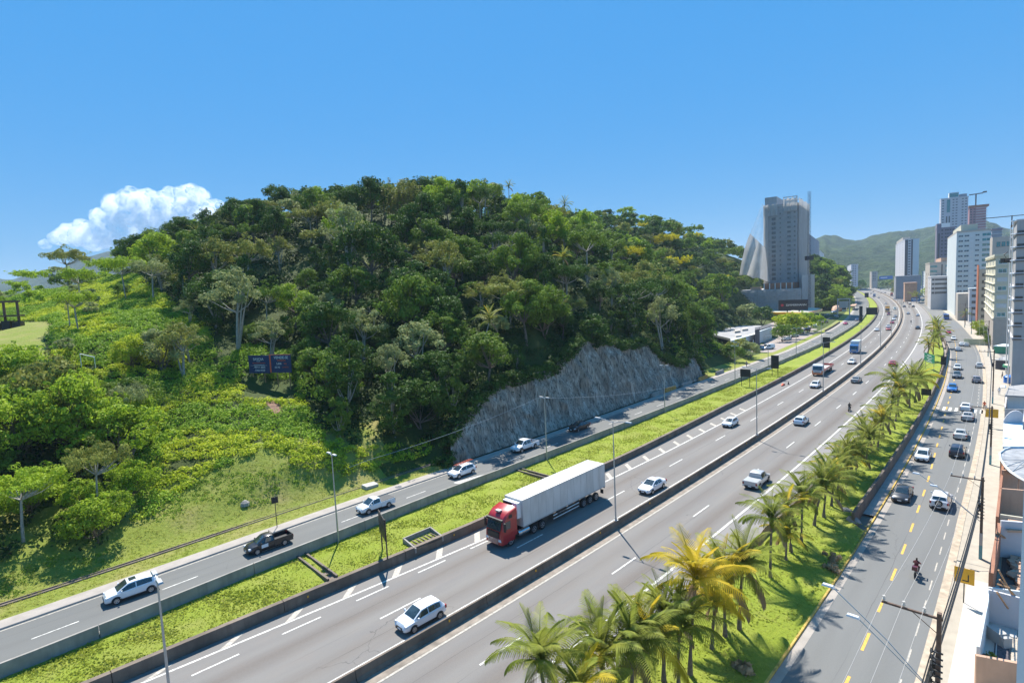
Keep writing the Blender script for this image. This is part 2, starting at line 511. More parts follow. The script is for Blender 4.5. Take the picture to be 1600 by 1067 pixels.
MW = 0.35
strip('motorway', MT['asphalt_main'], [(off(dC, 0), 0.0), (cst(-5.0), 0.0), (cst(0.0), 0.0), (cst(5.0), 0.0), (off(dRR, 0.25), 0.0)])
strip('road_shoulder', MT['asphalt_shoulder'], [(off(dRR, 0.25), 0.0), (dW, 0.0)])
strip('median_gutter', simple('gutter_brown', (0.24, 0.20, 0.16), .9, var=.35, scale=1.2), [(cst(-1.12), 0.012), (cst(1.12), 0.012)])
strip('service_road', MT['asphalt_service'], [(off(dA, 1.55), 1.2), (dB, 1.2)])
strip('sidewalk_hill_side', MT['sidewalk'], [(dA, 1.33), (off(dA, 1.45), 1.33), (off(dA, 1.55), 1.31), (off(dA, 1.57), 1.19)])
strip('street', MT['asphalt_street'], [(dK, -1.5), (dS, -1.5)])
strip('street_footpath', MT['sidewalk'], [(off(dK, -1.35), -1.36), (off(dK, -0.02), -1.36), (dK, -1.51)], s=SS[SS > 52])
s_side = np.arange(-30, 470, 4.0)
strip('town_sidewalk', MT['sidewalk_tan'], [(dS, -1.51), (off(dS, 0.02), -1.36), (off(dS, 4.0), -1.36)], s=s_side)
strip('town_sidewalk_new_slabs', MT['sidewalk_new'], [(off(dS, 1.0), -1.352), (off(dS, 3.6), -1.352)], s=np.arange(14, 44.1, 2.0))
def zdrop(s): return np.interp(s, [42, 62], [-1.36, -0.62])
def zedge(s): return np.interp(s, [20, 70], [-0.75, -0.3])
dG2 = lambda s: np.where(s < 50, dK(s) - 0.12, np.minimum(18.15, dK(s) - 1.45))
sg = np.concatenate([np.arange(-70, 300, 1.5)])
strip('palm_lawn', MT['lawn'], lerp_rows(off(dW, 0.12), dG2, zedge, zdrop, 9), s=sg, noise=0.16, seed=3)
strip('far_lawn', MT['lawn'], [(off(dW, 0.12), -0.4), (off(dK, -0.1), -1.3)], s=np.arange(298, 1200, 12.0))
sg2 = np.concatenate([np.arange(-70, 300, 1.5), np.arange(300, 560, 8.0)])
strip('central_lawn', MT['lawn'], lerp_rows(off(dB, 0.1), off(dC, -0.5), 0.95, 0.78, 8), s=sg2, noise=0.26, seed=5)
strip('far_verge_lawn', MT['lawn'], [(off(dB, 0.1), 0.95), (off(dC, -0.5), 0.5)], s=np.arange(552, 1700, 20.0))

# -------- the hill: a surface through surveyed points (photo pixel + distance, or place + height)
ctrl = []
def cp(px, py, Y): p = atY(px, py, Y); ctrl.append((p.x, p.y, p.z))
def cw(s, d, z): p = P(s, d, z); ctrl.append((p.x, p.y, z))
for a in ((-120, 470, 175), (0, 468, 175), (60, 455, 172), (130, 446, 168), (200, 430, 160), (300, 402, 155), (400, 364, 155), (500, 348, 160), (600, 342, 165), (700, 336, 170),
          (800, 360, 185), (880, 384, 205), (930, 398, 235), (985, 420, 270), (1025, 398, 300), (1060, 398, 330), (1120, 412, 385), (1170, 420, 430),
          (-60, 512, 118), (0, 512, 118), (30, 514, 102), (80, 512, 100), (60, 545, 88), (130, 480, 125), (200, 520, 96), (250, 500, 105), (250, 445, 133),
          (0, 560, 82), (-80, 560, 84), (100, 600, 80), (100, 700, 66), (100, 800, 57), (-60, 700, 64), (0, 840, 51), (250, 800, 60), (250, 700, 70), (250, 600, 84),
          (420, 720, 68), (420, 606, 90), (420, 520, 108), (420, 430, 130), (340, 470, 118), (520, 640, 84), (520, 560, 100),
          (600, 700, 76.5), (600, 620, 90), (600, 500, 114), (600, 400, 140), (690, 660, 86), (720, 560, 104), (720, 450, 130), (720, 380, 150),
          (880, 525, 104), (880, 450, 133), (880, 400, 165), (800, 590, 95), (800, 480, 120), (800, 400, 155),
          (980, 545, 122), (980, 480, 160), (980, 430, 210), (1050, 560, 138), (1050, 500, 190), (1050, 445, 260),
          (1120, 540, 190), (1150, 500, 290), (1150, 450, 345), (1100, 470, 260),
          (1290, 432, 560), (1320, 448, 600), (1345, 458, 700), (1265, 430, 480)):
    cp(*a)
for s in (-80, -50, -25, 0, 25, 50, 80, 110, 140, 170, 210, 260, 320, 400, 500, 650, 800):
    cw(s, float(dA(s)) - 3.4, 1.5)
for s in (180, 220, 260, 300, 340, 380): cw(s, -45, 1.4)
for s in (300, 340, 380, 430): cw(s, -75, 2.5)
for s, d, z in ((-80, -60, 12), (-80, -110, 24), (-60, -200, 30), (30, -260, 30), (120, -280, 30), (220, -260, 30), (330, -260, 32), (450, -230, 28), (560, -200, 20), (700, -200, 10),
                (-80, -300, 20), (800, -300, 0), (60, -350, 15), (300, -350, 15), (500, -350, 15)):
    cw(s, d, z)
CT = np.array(ctrl)
def _phi(r2): return 0.5 * r2 * np.log(r2 + 1e-9)
_sc = 100.0
def _fit():
    q = CT[:, :2] / _sc; n = len(q)
    K = _phi(((q[:, None] - q[None]) ** 2).sum(-1)) + np.eye(n) * 4e-3
    Pm = np.concatenate([np.ones((n, 1)), q], 1)
    A = np.block([[K, Pm], [Pm.T, np.zeros((3, 3))]])
    return np.linalg.solve(A, np.concatenate([CT[:, 2], np.zeros(3)])), q
_w, _q = _fit()
def hill_z(X, Y):
    X = np.asarray(X, float); Y = np.asarray(Y, float)
    sh = X.shape; p = np.stack([X.ravel(), Y.ravel()], 1) / _sc
    out = np.zeros(len(p))
    for i in range(0, len(p), 20000):
        b = p[i:i + 20000]
        out[i:i + 20000] = _phi(((b[:, None] - _q[None]) ** 2).sum(-1)) @ _w[:-3] + _w[-3] + b @ _w[-2:]
    return out.reshape(sh)

# rock cutting outline: top edge seen in the photograph -> (s, height, offset)
RK_TOP = [(702, 700), (716, 663), (737, 637), (758, 613), (784, 597), (802, 592), (840, 584), (868, 576), (873, 563), (897, 545), (916, 524), (928, 535), (949, 534), (970, 541), (989, 538),
          (1010, 534), (1031, 557), (1067, 570), (1080, 547), (1092, 560), (1099, 574), (1103, 590)]
rk = []
for px, py in RK_TOP:
    for Y in np.arange(70, 175, 0.25):
        p = atY(px, py, Y)
        s, d = sd(p)
        if d < float(dA(s)) - 0.5 - max(p.z - 1.3, 0) * 0.42:
            rk.append((s, max(p.z, 1.6))); break
rk.sort()
RS = np.array([q[0] for q in rk]); RZ = np.array([q[1] for q in rk])
def rock_h(s): return np.where((s > RS[0]) & (s < RS[-1]), np.interp(s, RS, RZ), 1.3)

def terrain_z(s, d):
    """height of the hillside at station s, offset d (d beyond the verge)"""
    s = np.asarray(s, float); d = np.asarray(d, float)
    X, Y = ax(s, d)
    z = hill_z(X, Y)
    u = (dA(s) - d)                                     # metres up from the sidewalk
    z = z + (vnoise(X / 7, Y / 7, 1) - 0.5) * 1.6 * np.clip((u - 5) / 12, 0, 1) + (vnoise(X / 2.3, Y / 2.3, 2) - 0.5) * 0.5 * np.clip((u - 3) / 6, 0, 1)
    base = 1.32 + np.clip(u, 0, 100) * 0.015
    k = np.clip((u - 2.6) / 5.0, 0, 1)
    z = base * (1 - k) + np.maximum(z, 1.3) * k
    rh = rock_h(s)
    inr = (rh > 1.35)
    face = -1.8 + (u - 1.5) / 0.42                        # hidden behind the rock face
    zr = np.minimum(face, rh - 0.5)
    kk = np.clip((u - (rh - 1.3) * 0.42 - 1.0) / 7.0, 0, 1)
    zr = zr * (1 - kk) + np.maximum(z, rh - 0.5) * kk
    return np.where(inr, zr, z)

def tz(x, y):
    s, d = sd((x, y)); return float(terrain_z(s, d))

hs_ = np.concatenate([np.arange(-80, 200, 2.5), np.arange(200, 420, 4.0), np.arange(420, 840, 10.0)])
hu_ = np.concatenate([np.arange(0, 24, 0.8), np.arange(24, 80, 2.0), np.arange(80, 160, 4.0), np.arange(160, 330, 10.0)])
Sg, Ug = np.meshgrid(hs_, hu_, indexing='ij')
Dg = dA(Sg) - Ug
Xg, Yg = ax(Sg, Dg)
Zg = terrain_z(Sg, Dg)
Q = grid_quads(len(hs_), len(hu_))
cs = Sg.ravel()[Q].mean(1); cu = Ug.ravel()[Q].mean(1)
verge = (cu < 3.3) & ((cs < RS[0] - 1) | (cs > RS[-1] + 1))
# worn earth scar below the billboard, mown bank beside the sidewalk
cX, cY = Xg.ravel()[Q].mean(1), Yg.ravel()[Q].mean(1); cZ = Zg.ravel()[Q].mean(1)
ppx, ppy = proj(cX, cY, cZ)
bank = (cu < 14 - np.clip(cs - 0, 0, 60) * 0.10 + 3 * vnoise(cX / 5, cY / 5, 9)) & (cs < 62) & (ppx < 600) & ~verge
bank |= (cs > RS[-1] + 1) & (cs < 175) & (cu < 5) & ~verge
soilm = (((ppx - 428) / 26) ** 2 + ((ppy - 636) / 15) ** 2 < 0.35 + 0.9 * vnoise(cX / 1.2, cY / 1.2, 77)) & (cY < 95)
soilm |= (((ppx - 60) / 45) ** 2 + ((ppy - 495) / 5) ** 2 < .5 + .8 * vnoise(cX / 2, cY / 2, 78))
field = (ppx < 80) & (ppy > 502) & (ppy < 560) & (cY > 84) & (cY < 125)
mi = np.where(soilm, 2, np.where(verge | bank | field, 1, 0))
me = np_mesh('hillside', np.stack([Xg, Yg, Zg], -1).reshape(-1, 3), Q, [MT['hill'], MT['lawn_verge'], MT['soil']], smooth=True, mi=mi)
tag(link('hillside', me), kind='structure')
# wide ground sheet
g = MB(); g.quad((-4200, -400, -1.62), (4200, -400, -1.62), (4200, 4300, -1.62), (-4200, 4300, -1.62)); tag(g.build('ground', MT['ground']), kind='structure')

# -------- rock face
t = NT('rock'); p = t.pos()
st = t.noise(t.mapped(p, (0.5, 0.5, 0.06)), 1.6, 6, 0.6, 0.5)
st2 = t.noise(t.mapped(p, (1.6, 1.6, 0.18)), 2.2, 5, 0.7, 0.4)
bl = t.noise(p, 0.22, 4, 0.6)
fn = t.noise(p, 3.5, 5, 0.75)
c = t.mix(t.ramp(bl, 0.3, 0.7), (0.38, 0.31, 0.24, 1), (0.20, 0.16, 0.122, 1))
c = t.mix(t.ramp(st, 0.45, 0.72), c, (0.60, 0.52, 0.43, 1))
c = t.mix(t.math('MULTIPLY', t.ramp(st2, 0.48, 0.62), 0.85), c, (0.045, 0.037, 0.03, 1))
c = t.mix(t.math('MULTIPLY', t.ramp(fn, 0.55, 0.8), 0.4), c, (0.54, 0.46, 0.38, 1))
rock_mat = t.done(t.principled(c, 0.9, bump=t.math('ADD', fn, st2), bd=0.12))
nu, nv = 330, 36
us = np.linspace(RS[0], RS[-1], nu)
vs_ = np.linspace(0, 1, nv)
U, Vv = np.meshgrid(us, vs_, indexing='ij')
H = rock_h(U)
H[0] = 1.35; H[-1] = 1.35
edge = (vnoise(U[:, 0] * 0.5, U[:, 0] * 0, 4) - 0.5) * 1.0
H = np.maximum(H + edge[:, None], 1.35)
z = 1.25 + (H - 1.25) * Vv
dd = dA(U) - 0.5 - (z - 1.3) * 0.42
rid = (vnoise(U * 0.55 + z * 0.10, z * 0.10, 6) - 0.5) * 1.7 + (np.abs(vnoise(U * 1.1 + z * 0.2, z * 0.3, 7) - 0.5) - 0.2) * 1.3 + (vnoise(U * 3.0, z * 0.6, 8) - 0.5) * 0.35
dd = dd - rid * np.clip(Vv * 3.0, 0.05, 1) * np.clip((1.05 - Vv) * 4, 0.2, 1) * np.clip((H - 1.5) / 4, 0, 1) - 0.2
X, Y = ax(U, dd)
me = np_mesh('rock_cutting', np.stack([X, Y, z], -1).reshape(-1, 3), grid_quads(nu, nv)[:, ::-1], rock_mat, smooth=True)
tag(link('rock_cutting', me), 'tall grey concrete-sprayed rock cutting streaked with stains beside the service road', 'rock face')

# -------- barriers: extruded profiles cut into segments
def extrude(prof, s0, s1, d0, mat, step=3.0):
    n = max(2, int((s1 - s0) / step) + 1)
    s = np.linspace(s0, s1, n)
    base = d0(s)
    k = len(prof)
    V = []; UV = []
    for (pd, pz) in prof:
        X, Y = ax(s, base + pd); V.append(np.stack([X, Y, np.full(n, pz)], 1)); UV.append(np.stack([s, base + pd], 1))
    V = np.stack(V, 0).reshape(-1, 3); UV = np.stack(UV, 0).reshape(-1, 2)
    i = np.arange(k - 1)[:, None] * n + np.arange(n - 1)[None, :]
    Qs = np.stack([i, i + n, i + n + 1, i + 1], -1).reshape(-1, 4).tolist()
    me = bpy.data.meshes.new('segment')
    caps = [[j * n for j in range(k)], [j * n + n - 1 for j in range(k)][::-1]]
    me.from_pydata(V.tolist(), [], Qs + caps)
    me.materials.append(mat)
    me.update()
    return me

def barrier(name, label, prof, d0, s0, s1, mat, seg=12.0, far_from=330, piece='segment', cat='barrier'):
    rt = empty(name, P(s0, float(d0(s0)), 0), 0, label, cat)
    loc = rt.location
    s = s0
    while s < s1 - 0.5:
        e = min(s + (seg if s < far_from else 60.0), s1)
        me = extrude(prof, s, e - (0.05 if s < far_from else 0.0), d0, mat, 3.0 if s < 300 else 12.0)
        me.transform(Matrix.Translation(-loc))
        link(piece, me, rt)
        s = e
    return rt

nj = [(-0.30, 0.0), (-0.28, 0.10), (-0.14, 0.32), (-0.09, 0.88), (0.09, 0.88), (0.14, 0.32), (0.28, 0.10), (0.30, 0.0)]
mb_ = barrier('median_barrier', 'long stained concrete barrier dividing the two motorway carriageways', nj, cst(0.0), -60, 1500, MT['concrete_dark'])
rm = MB(); rm.box(-0.06, 0.06, -0.03, 0.03, 0, 0.16); rme = rm.mesh('reflector', MT['sign_yellow'])
for s in np.arange(-12, 150, 10.0):
    p = P(s, 0.16, 0.55) - mb_.location
    link('reflector', rme, mb_, loc=p, rot=(0, 0, heading(s)))
pc = [(-0.28, 0.3), (-0.24, 0.95), (0.2, 0.95), (0.25, 0.0)]
lb = barrier('retaining_kerb_wall', 'brown stained retaining wall between the motorway hatching and the central lawn', pc, dC, -60, 1500, MT['concrete_dark'])
for s in np.arange(-14, 120, 16.0):
    link('reflector', rme, lb, loc=P(s, float(dC(s)) + 0.27, 0.5) - lb.location, rot=(0, 0, heading(s)))
pb = [(-0.12, 1.15), (-0.1, 2.0), (0.1, 2.0), (0.14, 0.6)]
barrier('service_road_wall', 'pale weathered concrete barrier along the service road above the central lawn', pb, dB, -60, 1300, MT['concrete'])
# raised kerb and retaining wall of the shoulder, low wall behind the footpath
barrier('shoulder_retaining_wall', 'low brown retaining wall holding the motorway shoulder above the palm lawn', [(0.0, -1.2), (0.0, 0.04), (0.16, 0.04), (0.16, -1.2)], dW, -60, 330, MT['concrete_dark'])
barrier('outer_motorway_barrier', 'olive stained concrete barrier between the motorway curve and the town street', [(-0.2, 0.0), (-0.1, 0.85), (0.12, 0.85), (0.25, -1.6)], dW, 331, 1500, MT['concrete'])
barrier('footpath_wall', 'dark brown wall between the palm lawn and the street footpath', [(-0.12, -1.4), (-0.12, 0.05), (0.16, 0.05), (0.2, -1.5)], tab((0, 18.3), (220, 18.0), (300, 15.2)), 50, 286, MT['concrete_dark'])
# yellow kerb of the street
yk = barrier('yellow_street_kerb', 'worn yellow painted kerb along the edge of the palm lawn', [(-0.14, -1.5), (-0.14, -1.34), (0.0, -1.34), (0.02, -1.5)], dK, -30, 300, simple('kerb_yellow', (0.50, 0.33, 0.07), 0.8, var=0.35, scale=2), seg=4.0, far_from=60, piece='kerb_stone', cat='kerb')
# drain channel at the foot of the bank
barrier('drain_channel', 'open concrete drain running along the foot of the grassy bank', [(-0.35, 1.44), (-0.3, 1.5), (-0.2, 1.5), (-0.18, 1.40), (0.12, 1.40), (0.15, 1.47), (0.26, 1.47), (0.3, 1.40)], off(dA, -2.9), -60, 58, MT['concrete_dark'], cat='drain')

# -------- painted markings
def paint_line(name, d0, s0, s1, w, z, mat, dash=None, phase=0.0, kind='structure'):
    V = []; F = []
    def piece(a, b):
        n = max(2, int((b - a) / 4) + 1); s = np.linspace(a, b, n)
        l = ax(s, d0(s) - w / 2); r_ = ax(s, d0(s) + w / 2)
        base = len(V)
        for i in range(n):
            V.append((l[0][i], l[1][i], z)); V.append((r_[0][i], r_[1][i], z))
        for i in range(n - 1):
            F.append((base + 2 * i, base + 2 * i + 1, base + 2 * i + 3, base + 2 * i + 2))
    if dash is None: piece(s0, s1)
    else:
        s = s0 + phase
        while s < s1: piece(s, s + dash[0]); s += dash[1]
    me = bpy.data.meshes.new(name); me.from_pydata(V, [], F); me.materials.append(mat); me.update()
    return tag(link(name, me), kind=kind)
pw = MT['paint_white']
paint_line('edge_line', cst(-1.25), -40, 1400, 0.20, 0.018, pw)
paint_line('edge_line', cst(1.25), -40, 1400, 0.20, 0.018, MT['paint_faded'])
paint_line('edge_line', dRR, -40, 1400, 0.26, 0.006, pw)
paint_line('edge_line', dL, -40, 1400, 0.20, 0.006, pw)
sdash = sd(at(750, 1041))[0]
paint_line('lane_dash', cst(5.1), sdash - 32, 700, 0.16, 0.006, pw, (4.0, 16.05))
paint_line('lane_dash', cst(-5.2), -33, 700, 0.16, 0.006, pw, (4.0, 16.0), 6.0)
s1_ = sd(at(583, 927))[0]
paint_line('lane_dash', tab((-40, -9.6), (-2, -9.3), (40, -8.2)), s1_ - 8 * 5, s1_ + 26, 0.16, 0.006, pw, (3.2, 6.4))
V = MB()
for k in range(-8, 19):
    s = 4.3 + k * 4.9
    w = float(dC(s) - dL(s)) + 0.3
    a0, a1 = float(dL(s)) - 0.12, float(dL(s)) - min(1.75, max(-w - 0.3, 0.6))
    a1 = max(a1, float(dC(s)) + 0.45)
    V.quad(P(s, a0, .006), P(s + 0.8, a0, .006), P(s + 2.2, a1, .006), P(s + 1.4, a1, .006))
tag(V.build('hatching', MT['paint_faded']), kind='structure')
paint_line('edge_line', off(dA, 1.85), -40, 500, 0.12, 1.206, MT['paint_faded'])
paint_line('edge_line', off(dB, -0.5), -40, 500, 0.12, 1.206, MT['paint_faded'])
paint_line('lane_dash', lambda s: (dA(s) + 1.5 + dB(s)) / 2, -30, 420, 0.12, 1.206, pw, (3.0, 9.0), 5)
V = MB()
a, b, c_ = at(708, 754, 1.206), at(767, 738, 1.206), at(722, 755.5, 1.206)
V.add([a, c_, b], [(0, 1, 2)]); tag(V.build('gore_triangle', pw), kind='structure')
dY = tab((27, 23.7), (50, 23.2), (72, 22.6), (88, 22.0), (119, 21.2), (200, 20.6), (300, 20))
sy = sd(at(1370, 961, -1.5))[0]
paint_line('centre_dash', dY, sy - 36, 260, 0.2, -1.494, MT['paint_yellow'], (2.6, 6.1))
paint_line('street_edge_line', off(dS, -1.35), 20, 250, 0.10, -1.494, MT['paint_faded'], (2.0, 4.0))
paint_line('street_gutter', off(dK, 0.34), -30, 250, 0.6, -1.494, MT['sidewalk'])
paint_line('gutter_stain', off(dS, -0.35), 10, 260, 0.62, -1.492, simple('gutter_tan', (0.42, 0.34, 0.25), 0.9, var=0.25, scale=1.5))
V = MB()
for k in range(7):
    p0 = P(118, 20.6 + k * 0.95, -1.492)
    V.quad(p0, P(118, 21.05 + k * 0.95, -1.492), P(121.5, 21.05 + k * 0.95, -1.492), P(121.5, 20.6 + k * 0.95, -1.492))
tag(V.build('crosswalk', pw), kind='structure')

# ================================================================== VEGETATION
FO = {
 'dark': foliage('leaves_dark', (0.006, 0.018, 0.006), (0.075, 0.15, 0.024), (0.14, 0.23, 0.03), 0.20),
 'mid': foliage('leaves_mid', (0.012, 0.034, 0.008), (0.16, 0.26, 0.032), (0.30, 0.38, 0.045), 0.24),
 'bright': foliage('leaves_bright', (0.04, 0.09, 0.010), (0.33, 0.47, 0.035), (0.45, 0.53, 0.04), 0.30),
 'olive': foliage('leaves_olive', (0.03, 0.045, 0.012), (0.31, 0.335, 0.07), (0.40, 0.40, 0.09), 0.22),
 'grey': foliage('leaves_grey', (0.045, 0.065, 0.026), (0.36, 0.41, 0.16), (0.44, 0.45, 0.18), 0.22),
 'yellow': foliage('leaves_yellow', (0.12, 0.13, 0.010), (0.60, 0.52, 0.015), (0.68, 0.56, 0.02), 0.30),
 'shrub': foliage('leaves_shrub', (0.022, 0.065, 0.008), (0.25, 0.40, 0.035), (0.38, 0.50, 0.04), 0.28, ns=0.2),
 'lime': foliage('leaves_lime', (0.06, 0.12, 0.010), (0.47, 0.56, 0.035), (0.62, 0.62, 0.06), 0.32, ns=0.2),
}
def leaf_quads(C, N, size, rng, asp=0.55, droop=0.0):
    """a bent leaf-shaped face at each centre C, facing roughly N"""
    n = len(C)
    N = N + rng.normal(0, 0.45, (n, 3)); N /= np.linalg.norm(N, axis=1)[:, None]
    A = rng.normal(0, 1, (n, 3)); A -= (A * N).sum(1)[:, None] * N; A /= np.linalg.norm(A, axis=1)[:, None]
    B = np.cross(N, A)
    L = (size * rng.uniform(0.6, 1.35, n))[:, None]
    tip = C + A * L * 0.55; tip[:, 2] -= droop * L[:, 0]
    q = np.stack([C - A * L * 0.5, C + B * L * asp * 0.5 + N * L * 0.06, tip, C - B * L * asp * 0.5 + N * L * 0.06], 1)
    return q.reshape(-1, 3), np.arange(4 * n).reshape(n, 4)

def blob_leaves(cent, rad, per, size, rng, up=0.35, flat=0.75, fill=0.35):
    k = len(cent)
    idx = np.repeat(np.arange(k), per)
    D = rng.normal(0, 1, (len(idx), 3)); D[:, 2] += up * 1.2
    D /= np.linalg.norm(D, axis=1)[:, None]
    r = rad[idx] * (1 - fill * rng.random(len(idx)) ** 1.5)
    Cc = cent[idx] + D * r[:, None] * np.array([1, 1, flat])
    V, Qd = leaf_quads(Cc, D, size, rng)
    tb = rng.random(k)[idx] * 0.5 + rng.random(len(idx)) * 0.5
    return V, Qd, np.repeat(tb, 4)

def make_crown(kind, seed, lod=1.0):
    rng = np.random.default_rng(seed)
    if kind == 'round':
        nb, R0, H0, zc, sz = 40, 3.9, 3.0, 6.2, 0.36
    elif kind == 'umbrella':
        nb, R0, H0, zc, sz = 34, 4.6, 1.3, 8.2, 0.33
    elif kind == 'tall':
        nb, R0, H0, zc, sz = 36, 2.2, 4.6, 6.0, 0.34
    elif kind == 'airy':
        nb, R0, H0, zc, sz = 26, 3.7, 2.6, 7.2, 0.34
    elif kind == 'bushy':
        nb, R0, H0, zc, sz = 44, 3.6, 2.8, 3.4, 0.34
    nb = int(nb * (0.75 if lod < 1 else 1))
    ph = rng.uniform(0, 2 * np.pi, nb); cz = rng.uniform(-0.45, 1.0, nb) if kind != 'tall' else rng.uniform(-0.95, 1, nb)
    rr = np.sqrt(np.clip(1 - cz ** 2, 0.05, 1)) * rng.uniform(0.62, 1.08, nb)
    lop = 1 + 0.25 * np.cos(ph * 2 + rng.uniform(0, 6)) + 0.15 * np.cos(ph * 3 + rng.uniform(0, 6))
    cent = np.stack([np.cos(ph) * rr * R0 * lop, np.sin(ph) * rr * R0 * lop, zc + cz * H0 * rng.uniform(0.8, 1.1, nb)], 1)
    if kind == 'umbrella': cent[:, 2] = zc + (1 - rr ** 2) * 0.9 + rng.uniform(-0.8, 0.7, nb)
    rad = rng.uniform(0.75, 1.5, nb) * (0.85 if kind in ('airy', 'umbrella') else 1.0) * (R0 / 4.0) ** 0.5
    per = {'round': 150, 'umbrella': 135, 'tall': 140, 'airy': 95, 'bushy': 130}[kind]
    if lod < 1: per = int(per * lod); sz = sz / lod ** 0.6
    V, Qd, tn = blob_leaves(cent, rad, per, sz, rng)
    # stray sprays make the outline uneven
    ns = int(nb * 0.9)
    D = rng.normal(0, 1, (ns, 3)); D[:, 2] = np.abs(D[:, 2]) * 0.8; D /= np.linalg.norm(D, axis=1)[:, None]
    c2 = cent[rng.integers(0, nb, ns)] + D * rng.uniform(0.8, 1.9, (ns, 1))
    V2, Q2, t2 = blob_leaves(c2, rng.uniform(0.25, 0.6, ns), max(10, int(22 * lod)), sz, rng)
    V = np.concatenate([V, V2]); Qd = np.concatenate([Qd, Q2 + 4 * (len(Qd))]); tn = np.concatenate([tn, t2])
    me = np_mesh('crown', V, Qd, FO['mid'], tint=tn)
    # trunk with limbs reaching the clumps
    b = MB()
    lean = rng.uniform(-0.5, 0.5, 2)
    fork = zc - H0 * (0.9 if kind != 'umbrella' else 1.6)
    fork = max(fork, 0.8)
    top = Vector((lean[0], lean[1], fork))
    w = 0.20 if kind != 'bushy' else 0.13
    b.tube([(0, 0, -1.5), (0, 0, 0.0), (lean[0] * 0.4, lean[1] * 0.3, fork * 0.5), top], [w * 1.5, w * 1.2, w, w * 0.8], 7)
    for q in range(0, nb, 3 if lod >= 1 else 6):
        e = Vector(cent[q]); mid = top.lerp(e, 0.5) + Vector((rng.uniform(-.3, .3), rng.uniform(-.3, .3), -0.3))
        b.tube([top, mid, e], [w * 0.55, w * 0.32, w * 0.12], 5, caps=False)
    if kind in ('bushy', 'airy'):
        for q in range(2):
            e = Vector(cent[rng.integers(0, nb)]); b.tube([(0.1 * q, 0.1, -0.5), ((e.x) * 0.5, e.y * 0.5, e.z * 0.55), e], [w, w * 0.6, w * 0.2], 5, caps=False)
    tm = b.mesh('trunk', MT['bark'] if kind in ('round', 'bushy') else MT['bark_pale'], 60)
    return me, tm

CR = {}
for i, k in enumerate(('round', 'round', 'umbrella', 'tall', 'airy', 'bushy', 'umbrella', 'bushy', 'tall')):
    CR.setdefault(k, []).append(make_crown(k, 40 + i))
CRL = {}
for i, k in enumerate(('round', 'round', 'umbrella', 'tall', 'bushy')):
    CRL.setdefault(k, []).append(make_crown(k, 80 + i, 0.42))

def tree(kind, colr, loc, sc, label, group=None, lod=False, name='forest_tree', rz=None, pick=None, trunk=None, stretch=1.0):
    src = (CRL if lod else CR)[kind if (not lod or kind in CRL) else 'round']
    me, tm = src[(pick if pick is not None else random.randrange(len(src))) % len(src)]
    o = empty(name, loc, random.uniform(0, 6.28) if rz is None else rz, label, 'tree', group)
    o.scale = (sc, sc, sc * stretch)
    c = link('crown', me, o)
    c.material_slots[0].link = 'OBJECT'; c.material_slots[0].material = FO[colr]
    tk = link('trunk', tm, o)
    if trunk: tk.material_slots[0].link = 'OBJECT'; tk.material_slots[0].material = trunk
    return o

def in_poly(px, py, poly):
    c = np.zeros(np.shape(px), bool); n = len(poly)
    for i in range(n):
        x1, y1 = poly[i]; x2, y2 = poly[(i + 1) % n]
        k = ((y1 > py) != (y2 > py)) & (px < (x2 - x1) * (py - y1) / (y2 - y1 + 1e-9) + x1)
        c ^= k
    return c
OPEN = [(190, 1000), (215, 800), (205, 640), (335, 572), (385, 540), (470, 550), (478, 640), (500, 668), (560, 700), (700, 690), (712, 735), (560, 800), (400, 850), (300, 900)]
GRASSBANK = [(-100, 1100), (-100, 930), (60, 872), (150, 868), (260, 790), (330, 735), (420, 700), (480, 735), (560, 745), (700, 720), (700, 800), (400, 900), (0, 1100)]
THICKET = [(-200, 590), (70, 585), (215, 650), (222, 790), (150, 850), (0, 880), (-200, 900)]
LEFTSLOPE = [(-200, 430), (215, 430), (335, 520), (335, 575), (210, 650), (70, 590), (-200, 600)]

def visible(X, Y, Zt):
    ok = np.ones(len(X), bool)
    for f in np.linspace(0.35, 0.97, 26):
        x, y, z = X * f, Y * f, CAM_H + (Zt - CAM_H) * f
        ok &= ~((hill_z(x, y) > z + 1.0) & (np.hypot(x, y) > 75) & (y > 60))
    return ok

BASEPT = []          # tree base candidates
def scatter(n, smin, smax, umin, umax, rng, mind):
    S = rng.uniform(smin, smax, n); U = umin + (umax - umin) * rng.random(n)
    D = dA(S) - U
    X, Y = ax(S, D); Z = terrain_z(S, D)
    return S, U, X, Y, Z
rng = np.random.default_rng(5)
S, U, X, Y, Z = scatter(26000, -60, 520, 4, 260, rng, 0)
px, py = proj(X, Y, Z)
keep = (Y > 40) & (px > -140) & (px < 1420) & (Z > 1.0)
rh = rock_h(S)
keep &= ~((rh > 1.4) & (U < (rh - 1.3) * 0.42 + 2.2))
S, U, X, Y, Z, px, py = (a[keep] for a in (S, U, X, Y, Z, px, py))
v = visible(X, Y, Z + 8)
S, U, X, Y, Z, px, py = (a[v] for a in (S, U, X, Y, Z, px, py))
inopen = in_poly(px, py, OPEN) | in_poly(px, py, GRASSBANK)
inleft = in_poly(px, py, LEFTSLOPE)
inthick = in_poly(px, py, THICKET)
scar = (((px - 428) / 40) ** 2 + ((py - 640) / 25) ** 2 < 1) | ((px < 95) & (py > 492) & (py < 575))
board = (px > 372) & (px < 470) & (py > 585) & (py < 760)
flat = (S > RS[-1] + 6) & (U < 62) & (Z < 6)            # car park, buildings
tower_site = (px > 1130) & (px < 1300) & (Z < 14) & (Y > 230) & (Y < 470)
_b = atY(620, 312, 160)
ok = ~inopen & ~scar & ~board & ~flat & ~tower_site & ~(np.hypot(X - _b.x, (Y - _b.y) * .6) < 6.5)
gx, gy, trees = {}, {}, []
cell = {}
